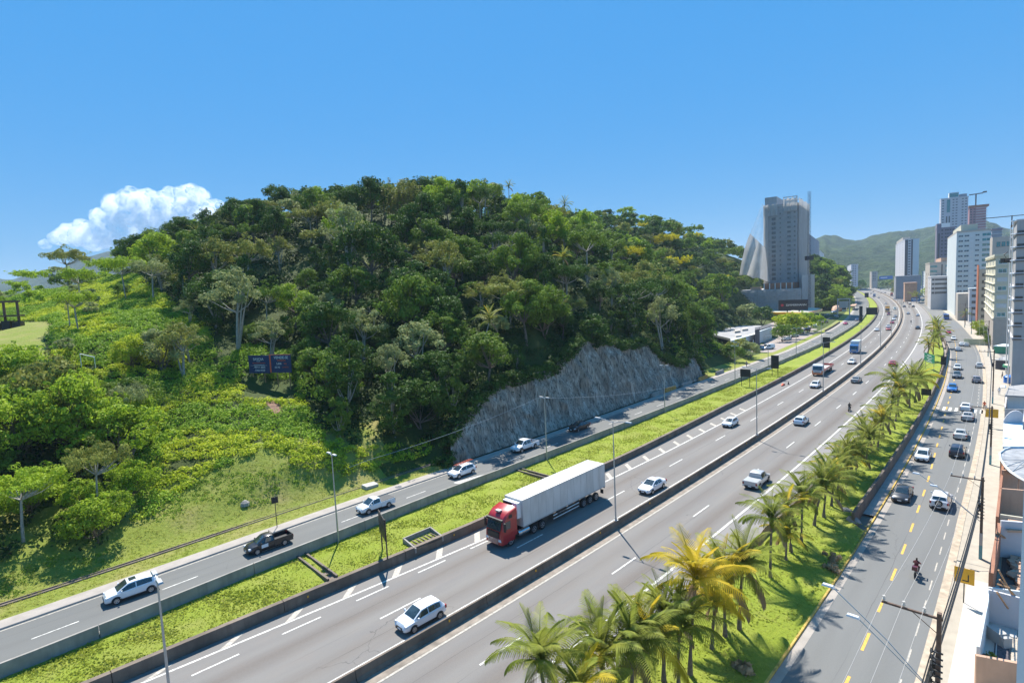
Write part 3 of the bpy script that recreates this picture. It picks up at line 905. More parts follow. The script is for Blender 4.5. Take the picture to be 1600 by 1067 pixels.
def near(x, y, r):
    a, b = int(x // 12), int(y // 12)
    for i in (-1, 0, 1):
        for j in (-1, 0, 1):
            for (qx, qy) in cell.get((a + i, b + j), ()):
                if (qx - x) ** 2 + (qy - y) ** 2 < r * r: return True
    return False
for i in range(len(X)):
    if not ok[i]: continue
    if inleft[i] and rng.random() > 0.22: continue
    yy = Y[i]
    r = (5.2 if yy < 125 else 6.0 if yy < 190 else 7.4 if yy < 300 else 9.5) * (0.75 + 0.5 * rng.random())
    if inthick[i]: r = 4.0
    if inleft[i]: r = 7.5
    if near(X[i], Y[i], r): continue
    cell.setdefault((int(X[i] // 12), int(Y[i] // 12)), []).append((X[i], Y[i]))
    trees.append(i)
print('tree spots', len(trees))
KL = {('round', 'dark'): 'dark green round-crowned tree in the dense hill forest', ('round', 'mid'): 'mid green round-crowned tree in the hill forest',
      ('umbrella', 'mid'): 'wide flat-crowned green tree rising over the hill forest', ('umbrella', 'dark'): 'dark flat-crowned tree in the hill forest',
      ('umbrella', 'olive'): 'olive flat-topped tree in the hill forest', ('tall', 'dark'): 'narrow vine-covered dark tree on the forest slope',
      ('tall', 'mid'): 'narrow leafy green tree on the forest slope', ('airy', 'grey'): 'grey-green open tree with pale branches on the hill',
      ('airy', 'olive'): 'thin olive tree with pale limbs on the hill', ('bushy', 'mid'): 'low bushy green tree on the hillside', ('bushy', 'dark'): 'low dark bushy tree on the hillside',
      ('bushy', 'lime'): 'low lime',
      ('bushy', 'bright'): 'low bright green bushy tree on the hillside', ('round', 'bright'): 'bright green round-crowned tree in the hill forest',
      ('umbrella', 'yellow'): 'tree with a flat yellow blossoming crown in the hill forest', ('round', 'yellow'): 'tree with a rounded yellow-green crown in the hill forest',
      ('round', 'olive'): 'olive green round-crowned tree in the hill forest', ('bushy', 'grey'): 'low grey-green bushy tree on the hillside'}
def choose(i):
    p, q, yy = px[i], py[i], Y[i]
    r = random.random()
    if inleft[i]: return random.choice([('bushy', 'grey'), ('airy', 'grey'), ('bushy', 'bright'), ('bushy', 'bright'), ('bushy', 'lime'), ('umbrella', 'bright')])
    if inthick[i]: return random.choice([('bushy', 'mid'), ('bushy', 'olive'), ('bushy', 'bright'), ('bushy', 'mid'), ('bushy', 'bright'), ('umbrella', 'bright')])
    if yy > 215: return random.choice([('round', 'mid'), ('round', 'olive'), ('round', 'bright'), ('umbrella', 'mid'), ('round', 'mid'), ('umbrella', 'yellow') if r < 0.30 else ('round', 'dark'), ('round', 'dark')])
    if q > 520: return random.choice([('tall', 'dark'), ('tall', 'dark'), ('tall', 'mid'), ('bushy', 'dark'), ('round', 'dark'), ('airy', 'grey'), ('bushy', 'mid'), ('round', 'mid')])
    if r < 0.05: return ('round', 'bright')
    return random.choice([('round', 'dark'), ('round', 'dark'), ('round', 'mid'), ('round', 'mid'), ('umbrella', 'dark'), ('umbrella', 'mid'), ('umbrella', 'olive'), ('airy', 'grey'), ('airy', 'olive'), ('round', 'dark'), ('tall', 'dark'), ('tall', 'mid'), ('tall', 'dark')])
ZX = [150, 260, 380, 500, 600, 700, 790, 880, 960, 1060]
ZN = ['behind the football field', 'under the white cloud', 'uphill of the grey feathery trees', 'above the billboard', 'between billboard and bamboo', 'under the bamboo clump', 'over the low end of the rock', 'above the middle of the rock', 'past the tall slender palm', 'over the far end of the rock', 'towards the wrapped tower']
SHN = {'round': '%s round-crowned tree', 'umbrella': '%s flat-crowned tree', 'tall': '%s vine-covered tree', 'airy': '%s open-branched tree', 'bushy': '%s bushy tree'}
CLN = {'dark': 'dark green', 'mid': 'mid green', 'bright': 'bright green', 'olive': 'olive', 'grey': 'grey-green', 'yellow': 'yellow-flowering', 'lime': 'lime green'}
rows = []
for i in trees:
    k, c = choose(i)
    sc = random.choice((random.uniform(0.5, 0.8), random.uniform(0.75, 1.1), random.uniform(1.0, 1.35)))
    if Y[i] > 215: sc *= 1.12
    if inthick[i]: sc *= 0.95
    if inleft[i]: sc *= random.uniform(0.4, 0.75)
    # the skyline tree height stays near the one photographed
    rows.append((sc / Y[i], i, k, c, sc))
rows.sort(reverse=True)
for n, (_, i, k, c, sc) in enumerate(rows[:292]):
    st_ = random.uniform(0.85, 1.3)
    hgt = {'round': 9.6, 'umbrella': 10.2, 'tall': 11.2, 'airy': 10.2, 'bushy': 6.8}[k]
    tx_, ty_ = proj(X[i], Y[i], Z[i] + hgt * sc * st_)
    ridge_y = float(np.interp(tx_, [0, 100, 190, 300, 400, 560, 700, 800, 930, 985, 1040, 1170], [425, 400, 385, 345, 300, 290, 275, 300, 335, 362, 350, 372]))
    ridge_y += random.uniform(-15, 9)
    while ty_ < ridge_y and sc > .3:
        sc *= .93; st_ = max(st_ * .97, .8); tx_, ty_ = proj(X[i], Y[i], Z[i] + hgt * sc * st_)
    foot_y = float(np.interp(tx_, [0, 215, 420, 700, 880, 1100], [860, 800, 620, 690, 540, 560]))
    v_ = (ty_ - ridge_y) / max(foot_y - ridge_y, 1)
    zone = ZN[min(int(np.searchsorted(ZX, tx_)), len(ZN) - 1)]
    lvl = 'skyline' if v_ < .07 else 'upper slope' if v_ < .27 else 'middle slope' if v_ < .5 else 'lower slope' if v_ < .75 else 'slope foot'
    lab = ('small' if sc < .75 else 'medium' if sc < 1.05 else 'large') + ' ' + SHN[k] % CLN[c] + ' on the ' + lvl + ' ' + zone
    if inthick[i]: lab = ('small' if sc < .75 else 'medium' if sc < 1.05 else 'large') + ' ' + SHN[k] % CLN[c] + (' high' if ty_ < 650 else ' low' if ty_ > 730 else ' midway') + ' in the thicket by the bank'
    tree(k, c, (X[i], Y[i], Z[i] - 0.2), sc, lab, 'forest trees on the hill', lod=Y[i] > 190, stretch=st_)
# the many smaller ones further off: one mass
VV, QQ, TT, off_ = [], [], [], 0
protos = {}
for k in CRL:
    for q, (me, tm) in enumerate(CRL[k]):
        co = np.zeros(len(me.vertices) * 3, np.float32); me.vertices.foreach_get('co', co)
        tn = np.zeros(len(me.vertices), np.float32); me.attributes['tint'].data.foreach_get('value', tn)
        protos[(k, q)] = (co.reshape(-1, 4, 3), tn.reshape(-1, 4))
def mass(name, items, mats, label, cat, keepf=1.0, grow=1.0):
    VV, TT, MI = [], [], []
    for (x, y, z, sc, k, mi) in items:
        co, tn = protos[(k, random.randrange(len(CRL[k])))]
        m_ = RNG.random(len(co)) < keepf
        a = random.uniform(0, 6.28); ca, sa = math.cos(a), math.sin(a)
        c_ = co[m_]
        ctr = c_.mean(1, keepdims=True)
        c_ = ctr + (c_ - ctr) * grow
        x2 = c_[..., 0] * ca - c_[..., 1] * sa; y2 = c_[..., 0] * sa + c_[..., 1] * ca
        VV.append(np.stack([x2 * sc + x, y2 * sc + y, c_[..., 2] * sc + z], -1).reshape(-1, 3)); TT.append(tn[m_].ravel() * 0.75 + 0.25 * random.random())
        MI.append(np.full(m_.sum(), mi))
    V = np.concatenate(VV); T_ = np.concatenate(TT)
    me = np_mesh(name, V, np.arange(len(V)).reshape(-1, 4), mats, tint=T_, mi=np.concatenate(MI))
    o = link(name, me)
    return tag(o, label, cat, kind='stuff')
mk = ['dark', 'mid', 'bright', 'olive', 'yellow', 'grey']
items = []
for (_, i, k, c, sc) in rows[292:]:
    items.append((X[i], Y[i], Z[i] - 0.2, sc, k if k in CRL else 'round', mk.index(c) if c in mk else 1))
print('mass trees', len(items))
if items: mass('distant_forest', items, [FO[q] for q in mk], 'mass of green tree crowns covering the far end of the hill', 'forest', 0.6, 1.25)

# undergrowth: leaf clumps all over the wooded ground and brighter plants on the open slope
def clumps(name, X, Y, Z, rad, per, size, mat, label, cat, seed, up=0.9, flat=0.8, asp=0.55):
    rng = np.random.default_rng(seed)
    n = len(X)
    idx = np.repeat(np.arange(n), per)
    D = rng.normal(0, 1, (len(idx), 3)); D[:, 2] = np.abs(D[:, 2]) * up + 0.15
    D /= np.linalg.norm(D, axis=1)[:, None]
    r = rad[idx] * (1 - 0.4 * rng.random(len(idx)))
    C = np.stack([X[idx], Y[idx], Z[idx]], 1) + D * r[:, None] * np.array([1, 1, flat])
    V, Qd = leaf_quads(C, D, size if np.isscalar(size) else size[idx], rng, asp)
    tn = np.repeat(rng.random(n)[idx] * 0.5 + rng.random(len(idx)) * 0.5, 4)
    return tag(link(name, np_mesh(name, V, Qd, mat, tint=tn)), label, cat, kind='stuff')
rng = np.random.default_rng(9)
def pts(n, s0, s1, u0, u1, p=1.0):
    S = rng.uniform(s0, s1, n); U = u0 + (u1 - u0) * rng.random(n) ** p
    D = dA(S) - U; X, Y = ax(S, D); Z = terrain_z(S, D)
    px, py = proj(X, Y, Z)
    rh = rock_h(S)
    k = (px > -60) & (px < 1420) & (py < 1100) & (Y > 38)
    k &= ~((rh > 1.4) & (U < (rh - 1.3) * 0.42 + 0.9)) & ~((px < 82) & (py > 502) & (py < 560) & (Y > 80) & (Y < 125))
    k &= ~((S > RS[-1] + 1) & (U < 60) & (Z < 4.0))
    k &= ~((px > 380) & (px < 465) & (py > 583) & (py < 625) & (Y < 93))
    k &= ~((((px - 428) / 19) ** 2 + ((py - 638) / 10) ** 2 < 1) & (Y < 95))
    return [a[k] for a in (S, U, X, Y, Z, px, py)]
S, U, X, Y, Z, px, py = pts(30000, -60, 420, 3.6, 200, 1.1)
bankm = in_poly(px, py, GRASSBANK); opn = in_poly(px, py, OPEN) | (in_poly(px, py, LEFTSLOPE))
k = ~opn & ~bankm
v = visible(X, Y, Z + 3)
k1 = np.where(k & v)[0][:7000]
FO['under'] = foliage('leaves_under', (0.008, 0.022, 0.006), (0.040, 0.08, 0.016), (0.07, 0.12, 0.022), 0.2)  # undergrowth leaf colour darkened to paint the shadowed gaps between the trees
clumps('forest_undergrowth', X[k1], Y[k1], Z[k1], rng.uniform(1.0, 2.5, len(k1)), 46, 0.55, FO['under'], 'leafy undergrowth between the forest trunks, its colour darkened to stand for shade', 'undergrowth', 21)
k2 = np.where(opn & ~bankm & v)[0]
S2, U2, X2, Y2, Z2, px2, py2 = pts(52000, -60, 75, 5, 150)
o2 = (in_poly(px2, py2, OPEN) | in_poly(px2, py2, LEFTSLOPE)) & ~in_poly(px2, py2, GRASSBANK) & visible(X2, Y2, Z2 + 2)
k2 = np.where(o2)[0][:7600]
pat = vnoise(X2[k2] / 6, Y2[k2] / 6, 31)
a_ = k2[pat > 0.5]; b_ = k2[pat <= 0.5]
clumps('bright_slope_plants', X2[a_], Y2[a_], Z2[a_], rng.uniform(0.45, 1.15, len(a_)), 60, 0.30, FO['lime'], 'lush lime green leafy plants covering the open slope below the billboard', 'undergrowth', 22)
clumps('slope_shrubs', X2[b_], Y2[b_], Z2[b_], rng.uniform(0.5, 1.5, len(b_)), 64, 0.30, FO['shrub'], 'mid green shrubs growing between the lime plants on the open slope', 'undergrowth', 23)
S3, U3, X3, Y3, Z3, px3, py3 = pts(9000, -60, 70, 3.4, 22)
g3 = in_poly(px3, py3, GRASSBANK)
pat = vnoise(X3 / 4, Y3 / 4, 35)
k3 = np.where(g3 & (U3 > 3.8) & (pat > 0.56))[0][:900]
clumps('bank_weeds', X3[k3], Y3[k3], Z3[k3] - 0.1, rng.uniform(0.2, 0.6, len(k3)), 26, 0.17, FO['shrub'], 'small leafy weeds scattered over the mown grass bank', 'weeds', 24)
S4, U4, X4, Y4, Z4, px4, py4 = pts(5000, RS[-1] - 3, 190, 2.8, 26)
k4 = np.where((Z4 > 1.5))[0][:420]
clumps('cutting_end_shrubs', X4[k4], Y4[k4], Z4[k4], rng.uniform(0.4, 1.2, len(k4)), 60, 0.35, FO['shrub'], 'green shrubs on the slope beside the end of the rock cutting', 'undergrowth', 25)
# creepers hanging over the top of the rock
ss = rng.uniform(RS[0] - 2, RS[-1], 2000); hh = rock_h(ss); uu = 0.5 + (hh - 1.3) * 0.42
X, Y = ax(ss, dA(ss) - uu - rng.uniform(-0.7, 2.2, 2000)); Zc = hh - rng.uniform(-0.9, 1.2, 2000)
clumps('rock_edge_creepers', X, Y, Zc, rng.uniform(0.35, 1.15, 2000), 42, 0.34, FO['dark'], 'dark creepers and shrubs hanging over the top edge of the rock cutting', 'undergrowth', 26)

S6, U6, X6, Y6, Z6, px6, py6 = pts(30000, -60, 66, 0.3, 24)
k6 = np.where(in_poly(px6, py6, GRASSBANK) | (U6 < 4))[0][:9000]
FO['bankg'] = foliage('bank_grass_leaves', (0.12, 0.18, 0.015), (0.33, 0.38, 0.045), (0.46, 0.38, 0.13), 0.35, ns=0.3)
clumps('bank_grass', X6[k6], Y6[k6], Z6[k6] - 0.04, rng.uniform(0.10, 0.30, len(k6)), 9, 0.13, FO['bankg'], 'tufts of green and dry grass over the mown bank', 'grass', 27, up=1.2, flat=0.7, asp=.3)
# short grass blades on the lawns near the camera
def blades(name, s0, s1, f0, f1, zf, n, h, mat, label, seed):
    rng = np.random.default_rng(seed)
    s = s0 + (s1 - s0) * rng.random(n) ** 1.4; t_ = rng.random(n)
    d = f0(s) * (1 - t_) + f1(s) * t_
    X, Y = ax(s, d); z = zf(s, t_)
    a = rng.uniform(0, np.pi, n); w = rng.uniform(0.05, 0.13, n); hh = rng.uniform(0.4, 1.2, n) * h
    dx, dy = np.cos(a) * w, np.sin(a) * w; lx, ly = rng.normal(0, 0.09, n), rng.normal(0, 0.09, n)
    V = np.stack([np.stack([X - dx, Y - dy, z], 1), np.stack([X + dx, Y + dy, z], 1), np.stack([X + dx * .4 + lx, Y + dy * .4 + ly, z + hh], 1), np.stack([X - dx * .4 + lx, Y - dy * .4 + ly, z + hh * 0.9], 1)], 1).reshape(-1, 3)
    return tag(link(name, np_mesh(name, V, np.arange(4 * n).reshape(n, 4), mat, tint=np.repeat(rng.random(n), 4))), label, 'grass', kind='stuff')
FO['blade'] = foliage('grass_blades', (0.12, 0.165, 0.015), (0.31, 0.355, 0.045), (0.46, 0.40, 0.12), 0.40, ns=0.25)
zcl = lambda s, t_: 0.95 + (0.78 - 0.95) * t_ - 0.05
blades('central_lawn_grass', -25, 150, off(dB, 0.3), off(dC, -0.5), zcl, 36000, 0.16, FO['blade'], 'short green grass of the lawn between the service road and the motorway', 51)
zpl = lambda s, t_: zedge(s) * (1 - t_) + zdrop(s) * t_ - 0.03
blades('palm_lawn_grass', 0, 160, off(dW, 0.4), dG2, zpl, 14000, 0.10, FO['blade'], 'short green grass of the lawn under the coconut palms', 52)

# ------------------------------------------------------------------ coconut palms
FR = {'green': foliage('frond_green', (0.035, 0.062, 0.010), (0.21, 0.255, 0.03), (0.34, 0.32, 0.045), 0.25, 0.4),
      'yellow': foliage('frond_yellow', (0.26, 0.22, 0.01), (0.60, 0.46, 0.03), (0.55, 0.36, 0.03), 0.35, 0.4),
      'lime': foliage('frond_lime', (0.07, 0.10, 0.015), (0.27, 0.31, 0.045), (0.36, 0.33, 0.06), 0.28, 0.4),
      'dry': foliage('frond_dry', (0.20, 0.13, 0.06), (0.42, 0.29, 0.16), (0.48, 0.34, 0.2), 0.15, 0.8)}
def frond_mesh(a0, a1, L, seed, hang=0.5, n=30):
    """a0 start elevation, a1 end elevation of the rib"""
    rng = np.random.default_rng(seed)
    t_ = np.linspace(0, 1, n + 1); el = a0 + (a1 - a0) * t_ ** 1.3
    ds = L / n
    x = np.concatenate([[0], np.cumsum(np.cos(el[:-1]) * ds)]); z = np.concatenate([[0], np.cumsum(np.sin(el[:-1]) * ds)])
    V, Qd, T_ = [], [], []
    sw = rng.normal(0, 0.25)
    y = sw * t_ ** 2
    for i in range(n):               # rib
        w = 0.035 * (1 - t_[i]) + 0.008; w2 = 0.035 * (1 - t_[i + 1]) + 0.008
        b = len(V)
        V += [(x[i], y[i] - w, z[i]), (x[i], y[i] + w, z[i]), (x[i + 1], y[i + 1] + w2, z[i + 1]), (x[i + 1], y[i + 1] - w2, z[i + 1])]
        Qd.append((b, b + 1, b + 2, b + 3)); T_ += [0.9] * 4
    for i in range(3, n + 1):
        for sd_ in (-1, 1):
            for sub in (0,):
                tt = min(t_[i] + sub / n, 1.0)
                ll = L * 0.23 * math.sin(math.pi * (0.12 + 0.83 * tt)) ** 0.8 * rng.uniform(0.75, 1.1) + 0.06
                px_, py_, pz_ = np.interp(tt, t_, x), np.interp(tt, t_, y), np.interp(tt, t_, z)
                e = np.interp(tt, t_, el)
                fw = 0.45 + 0.5 * tt
                dx, dy, dz = math.cos(e) * fw, sd_ * (1.0 - 0.35 * tt), math.sin(e) * fw - hang * 0.35
                q = math.sqrt(dx * dx + dy * dy + dz * dz); dx, dy, dz = dx / q * ll, dy / q * ll, dz / q * ll
                w = 0.030
                b = len(V); tn = rng.random()
                mx, my, mz = px_ + dx * .5, py_ + dy * .5, pz_ + dz * .5
                ex, ey, ez = px_ + dx * .95, py_ + dy * .92, pz_ + dz - hang * ll * 0.55
                V += [(px_ - w, py_, pz_), (px_ + w, py_, pz_), (mx + w * 1.1, my, mz), (mx - w * 1.1, my, mz), (ex + w * .3, ey, ez), (ex - w * .3, ey, ez)]
                Qd += [(b, b + 1, b + 2, b + 3), (b + 3, b + 2, b + 4, b + 5)]; T_ += [tn] * 6
    return np_mesh('frond', V, Qd, FR['green'], tint=T_)
FM = [frond_mesh(R(82), R(45), 2.7, 1, 0.2), frond_mesh(R(66), R(5), 3.0, 2, 0.3), frond_mesh(R(46), R(-35), 3.1, 3, 0.55), frond_mesh(R(18), R(-65), 2.8, 4, 0.85), frond_mesh(R(-30), R(-88), 2.4, 5, 1.0)]
def palm(base, H, sc, label, lean=(0, 0), tone='green', nf=25, group='coconut palms along the motorway shoulder', name='coconut_palm', yel=0.12, trunk_r=0.13, mat=None):
    o = empty(name, base, 0, label, 'palm tree', group)
    b = MB()
    n = 9
    pts_, rr = [], []
    for i in range(n):
        u = i / (n - 1)
        pts_.append((lean[0] * u ** 1.6, lean[1] * u ** 1.6, -0.4 + (H + 0.4) * u)); rr.append(trunk_r * (1.7 - 0.9 * min(u * 3, 1) + 0.06 * (i % 2)))
    b.tube(pts_, rr, 9)
    b.build('trunk', mat or MT['bark'], o, 60)
    top = Vector(pts_[-1])
    bb = MB(); bb.tube([top - Vector((0, 0, 0.5)), top + Vector((0, 0, 0.15)), top + Vector((0, 0, 0.7))], [trunk_r * 1.3, trunk_r * 1.9, 0.03], 8)
    bb.build('crown_shaft', FR['lime'], o, 60)
    ph = random.uniform(0, 6)
    for k in range(nf):
        u = k / (nf - 1)
        lvl = 0 if u < 0.2 else 1 if u < 0.5 else 2 if u < 0.8 else 3 if u < 0.94 else 4
        f = link('frond', FM[lvl], o, loc=top + Vector((0, 0, 0.35 - 0.4 * u)), rot=(random.uniform(-.25, .25), random.uniform(-.15, .15), ph + k * 2.39996 + random.uniform(-.2, .2)), scale=sc * random.uniform(0.82, 1.1))
        f.material_slots[0].link = 'OBJECT'
        tn = tone
        if lvl == 4: tn = 'dry'
        elif random.random() < yel: tn = 'lime' if tone == 'green' else 'yellow'
        f.material_slots[0].material = FR[tn]
    return o
PALMS = [
 ((940, 1030), (944, 1130), 1.15, 'green', 'green coconut palm filling the gap before the broad dark one'),
 ((1010, 1005), (1016, 1095), 1.0, 'lime', 'pale coconut palm crowded between two darker ones'),
 ((1062, 985), (1060, 1075), 0.95, 'green', 'low green coconut palm under the ailing yellow one'),
 ((1130, 905), (1133, 990), 1.05, 'lime', 'pale green coconut palm against the shoulder behind the yellow one'),
 ((1284, 760), (1272, 822), 0.9, 'green', 'green coconut palm squeezed between the wall corner and the stone heap'),
 ((1314, 726), (1309, 772), 0.9, 'green', 'green coconut palm crowding the short shady one'),
 ((1357, 686), (1353, 726), 0.95, 'green', 'arched coconut palm leaning over the footpath wall'),
 ((1376, 655), (1371, 708), 0.9, 'lime', 'yellow-green coconut palm leaning over the footpath wall'),
 ((1408, 612), (1399, 662), 0.95, 'lime', 'pale coconut palm under the first of the big pair'),
 # crown pixel, base pixel, size, tone, label
 ((843, 1040), (846, 1160), 1.0, 'green', 'green coconut palm with upright fronds standing furthest from the bend of its row'),
 ((905, 1085), (905, 1190), 0.9, 'lime', 'pale green coconut palm half seen behind the first palm of the row'),
 ((985, 1012), (990, 1115), 1.1, 'green', 'dark green coconut palm with broad drooping fronds beside the shoulder line'),
 ((1036, 962), (1037, 1062), 0.9, 'green', 'green coconut palm just below the yellow-fronded palm'),
 ((1085, 905), (1078, 1050), 1.05, 'yellow', 'coconut palm with bright yellow ailing fronds'),
 ((1118, 945), (1112, 1010), 0.85, 'yellow', 'short coconut palm with yellow hanging fronds next to the ailing one'),
 ((1158, 882), (1155, 979), 1.0, 'green', 'green coconut palm between the yellow palm and the broken shoulder wall'),
 ((1208, 818), (1203.5, 900), 1.0, 'green', 'tall green coconut palm at the start of the shoulder wall'),
 ((1230, 838), (1228, 874), 0.7, 'lime', 'small stunted coconut palm with dry skirt under the taller palms'),
 ((1256, 780), (1252, 847), 0.95, 'green', 'coconut palm in front of the road wall corner, leaning slightly'),
 ((1232, 796), (1236, 862), 0.8, 'lime', 'pale fronded coconut palm crowded behind the tall green one'),
 ((1291, 752), (1287, 809), 1.0, 'green', 'coconut palm over the grey stone heap by the footpath wall'),
 ((1305, 745), (1299, 792), 0.85, 'lime', 'yellowish coconut palm touching the palm over the stone heap'),
 ((1326, 716), (1324, 747), 0.85, 'lime', 'short coconut palm casting its shade on the footpath wall'),
 ((1341, 706), (1337, 745), 0.9, 'green', 'coconut palm directly opposite the black oncoming car'),
 ((1322, 704), (1318, 752), 0.8, 'green', 'coconut palm hard against the shoulder wall'),
 ((1350, 680), (1347, 712), 0.95, 'green', 'coconut palm opposite the white oncoming car'),
 ((1368, 664), (1365, 698), 0.9, 'lime', 'pale coconut palm midway along the footpath wall'),
 ((1383, 646), (1378, 690), 0.95, 'green', 'coconut palm with arched fronds midway along the footpath wall'),
 ((1394, 628), (1388, 676), 0.9, 'green', 'coconut palm just before the pair of large dark palms'),
 ((1400, 600), (1404, 655), 1.35, 'green', 'large dark palm with a bare leaning spear, first of the big pair'),
 ((1421, 596), (1421, 640), 1.35, 'green', 'large dark palm with heavy crown, second of the big pair'),
 ((1434, 592), (1429, 632), 1.1, 'lime', 'coconut palm behind the big pair near the green road sign'),
 ((1460, 531), (1458, 556), 1.25, 'green', 'bushy coconut palm just beyond the green road sign'),
 ((1467, 518), (1467, 541), 1.3, 'lime', 'bushy coconut palm second beyond the green road sign'),
 ((1463, 508), (1465, 530), 1.2, 'green', 'last bushy coconut palm where the outer barrier begins'),
 ((1452, 540), (1450, 566), 1.0, 'lime', 'yellowish coconut palm rising behind the green road sign'),
]
for (cpx, bpx, sc, tone, lab) in PALMS:
    b0 = at(bpx[0], bpx[1], -0.9)
    s, d = sd(b0)
    d = min(max(d, float(dW(s)) + 0.8), float(dG2(s)) - 0.7)
    zz = float(zedge(s)) + (float(zdrop(s)) - float(zedge(s))) * (d - float(dW(s))) / max(float(dG2(s)) - float(dW(s)), 1)
    b0 = P(s, d, zz - 0.05)
    top = atY(cpx[0], cpx[1], b0.y)
    H = min(max(top.z - b0.z, 1.2), 9.0)
    palm(b0, H, sc * random.uniform(1.1, 1.26), lab, lean=(max(-1.2, min(1.2, top.x - b0.x)), random.uniform(-.3, .3)), tone=tone, yel=0.2 if tone == 'green' else 0.3)
# palms of the hill
def hill_palm(cx_, cy_, bx_, by_, Yd, lab, sc=1.2, tone='green', nf=15):
    b0 = atY(bx_, by_, Yd); g0 = tz(b0.x, b0.y)
    top = atY(cx_, cy_, Yd)
    palm(Vector((b0.x, b0.y, g0 - 0.2)), top.z - g0, sc, lab, lean=(top.x - b0.x, 0), tone=tone, nf=nf, group=None, name='hill_palm', trunk_r=0.12, mat=MT['bark_pale'])
hill_palm(880, 402, 880, 470, 128, 'tall slender palm with a pale bare trunk in the middle of the forest slope', 1.0, 'lime')
hill_palm(882, 320, 879, 372, 185, 'tall palm sticking out of the skyline above the forest', 1.15)
hill_palm(795, 291, 795, 330, 178, 'small palm on the highest skyline of the hill', 0.8)
hill_palm(307, 365, 309, 400, 148, 'drooping palm on the skyline beside the white cloud', 1.3)
hill_palm(765, 500, 752, 530, 101, 'low palm with broad arching fronds above the rock cutting', 1.1, 'lime')
hill_palm(105, 470, 108, 500, 99, 'ragged palm beside the football field', 0.8, 'lime')
hill_palm(577, 421, 590, 450, 135, 'dark palm tucked between forest crowns below the bamboo', 0.9)
# bamboo clump on the skyline
bo = atY(620, 318, 160); gz = tz(bo.x, bo.y)
o = empty('bamboo_clump', (bo.x, bo.y, gz), 0, 'feathery bamboo clump standing above the hill skyline', 'bamboo')
b = MB(); rngb = np.random.default_rng(4); cen = []
for k in range(46):
    x0, y0 = rngb.normal(0, 2.6), rngb.normal(0, 1.2); h = rngb.uniform(7.5, 12.5); lx = rngb.uniform(0.2, 1.8) + x0 * 0.25
    pp = [(x0 + lx * u ** 2.2, y0 + rngb.normal(0, .05), h * u) for u in (0, .3, .6, .85, 1)]
    b.tube(pp, [0.07, 0.06, 0.045, 0.03, 0.012], 4)
    for u in np.linspace(0.35, 1, 12):
        for _ in range(2): cen.append((x0 + lx * u ** 2.2 + rngb.normal(0, .3), y0 + rngb.normal(0, .3), h * u))
b.build('cane', FR['dry'], o)
cen = np.array(cen)
V, Qd, T_ = blob_leaves(cen, np.full(len(cen), 0.45), 7, 0.42, rngb, up=1.2)
link('foliage', np_mesh('bamboo_leaves', V, Qd, FO['olive'], tint=T_), o)
# trees that stand out by themselves
def mark_tree(px_, ybase, Yd, kind, col_, sc, lab, stretch=1.0, trunk=None):
    b0 = atY(px_, ybase, Yd)
    tree(kind, col_, (b0.x, b0.y, tz(b0.x, b0.y) - 0.2), sc, lab, None, name='hill_tree', trunk=trunk, stretch=stretch)
mark_tree(421, 545, 97, 'airy', 'grey', 0.75, 'slender pale grey tree with bare lower trunk above the billboard', 1.05, MT['bark_pale'])
mark_tree(207, 660, 71, 'umbrella', 'grey', 0.5, 'thin tree with a bare white trunk and few leaves on the open slope', 1.6, MT['bark_pale'])
mark_tree(152, 790, 57, 'umbrella', 'olive', 0.55, 'thin white-trunked tree rising out of the thicket by the bank', 1.5, MT['bark_pale'])
mark_tree(333, 398, 150, 'airy', 'dark', 1.1, 'open dark tree on the skyline beside the white cloud', 1.0)
mark_tree(482, 330, 160, 'airy', 'dark', 1.0, 'tall open tree with dark sprays on the skyline left of the bamboo'.replace('left of', 'before'), 1.0)
mark_tree(685, 320, 163, 'round', 'bright', 1.1, 'bright green domed tree at the top of the hill beside the bamboo', 1.15)
mark_tree(712, 318, 165, 'umbrella', 'bright', 1.0, 'bright green spreading tree on the hilltop with dark trunks below it', 1.1)
mark_tree(553, 335, 158, 'umbrella', 'yellow', 0.6, 'small tree with a lime yellow cap near the hilltop')
mark_tree(240, 470, 120, 'umbrella', 'grey', 0.9, 'grey feathery tree at the edge of the dark forest')
mark_tree(250, 555, 88, 'bushy', 'grey', 1.0, 'broad grey-green feathery tree on the open slope')
mark_tree(285, 560, 87, 'airy', 'olive', 0.85, 'brownish feathery tree beside the broad grey one')
mark_tree(120, 500, 97, 'umbrella', 'bright', 0.75, 'bright umbrella tree behind the football field')
mark_tree(205, 405, 165, 'round', 'dark', 0.95, 'dark domed tree on the low skyline under the cloud')
mark_tree(105, 430, 170, 'umbrella', 'olive', 1.2, 'wide spreading tree on the low skyline')
mark_tree(1040, 385, 300, 'umbrella', 'yellow', 1.5, 'flat yellow flowering crown below the second summit')
mark_tree(990, 435, 215, 'umbrella', 'yellow', 1.3, 'golden flowering crown half way down the far slope')
mark_tree(1125, 425, 330, 'umbrella', 'yellow', 1.1, 'small golden crown close to the wrapped tower')
for q, (a_, b_) in enumerate(((1018, 372), (1050, 364), (1085, 372))):
    mark_tree(a_, b_ + 22, 300, 'umbrella', 'dark', 1.5, ['flat dark pine-like crown at the start of the second summit', 'flat dark crown in the middle of the second summit', 'flat dark crown at the end of the second summit'][q])

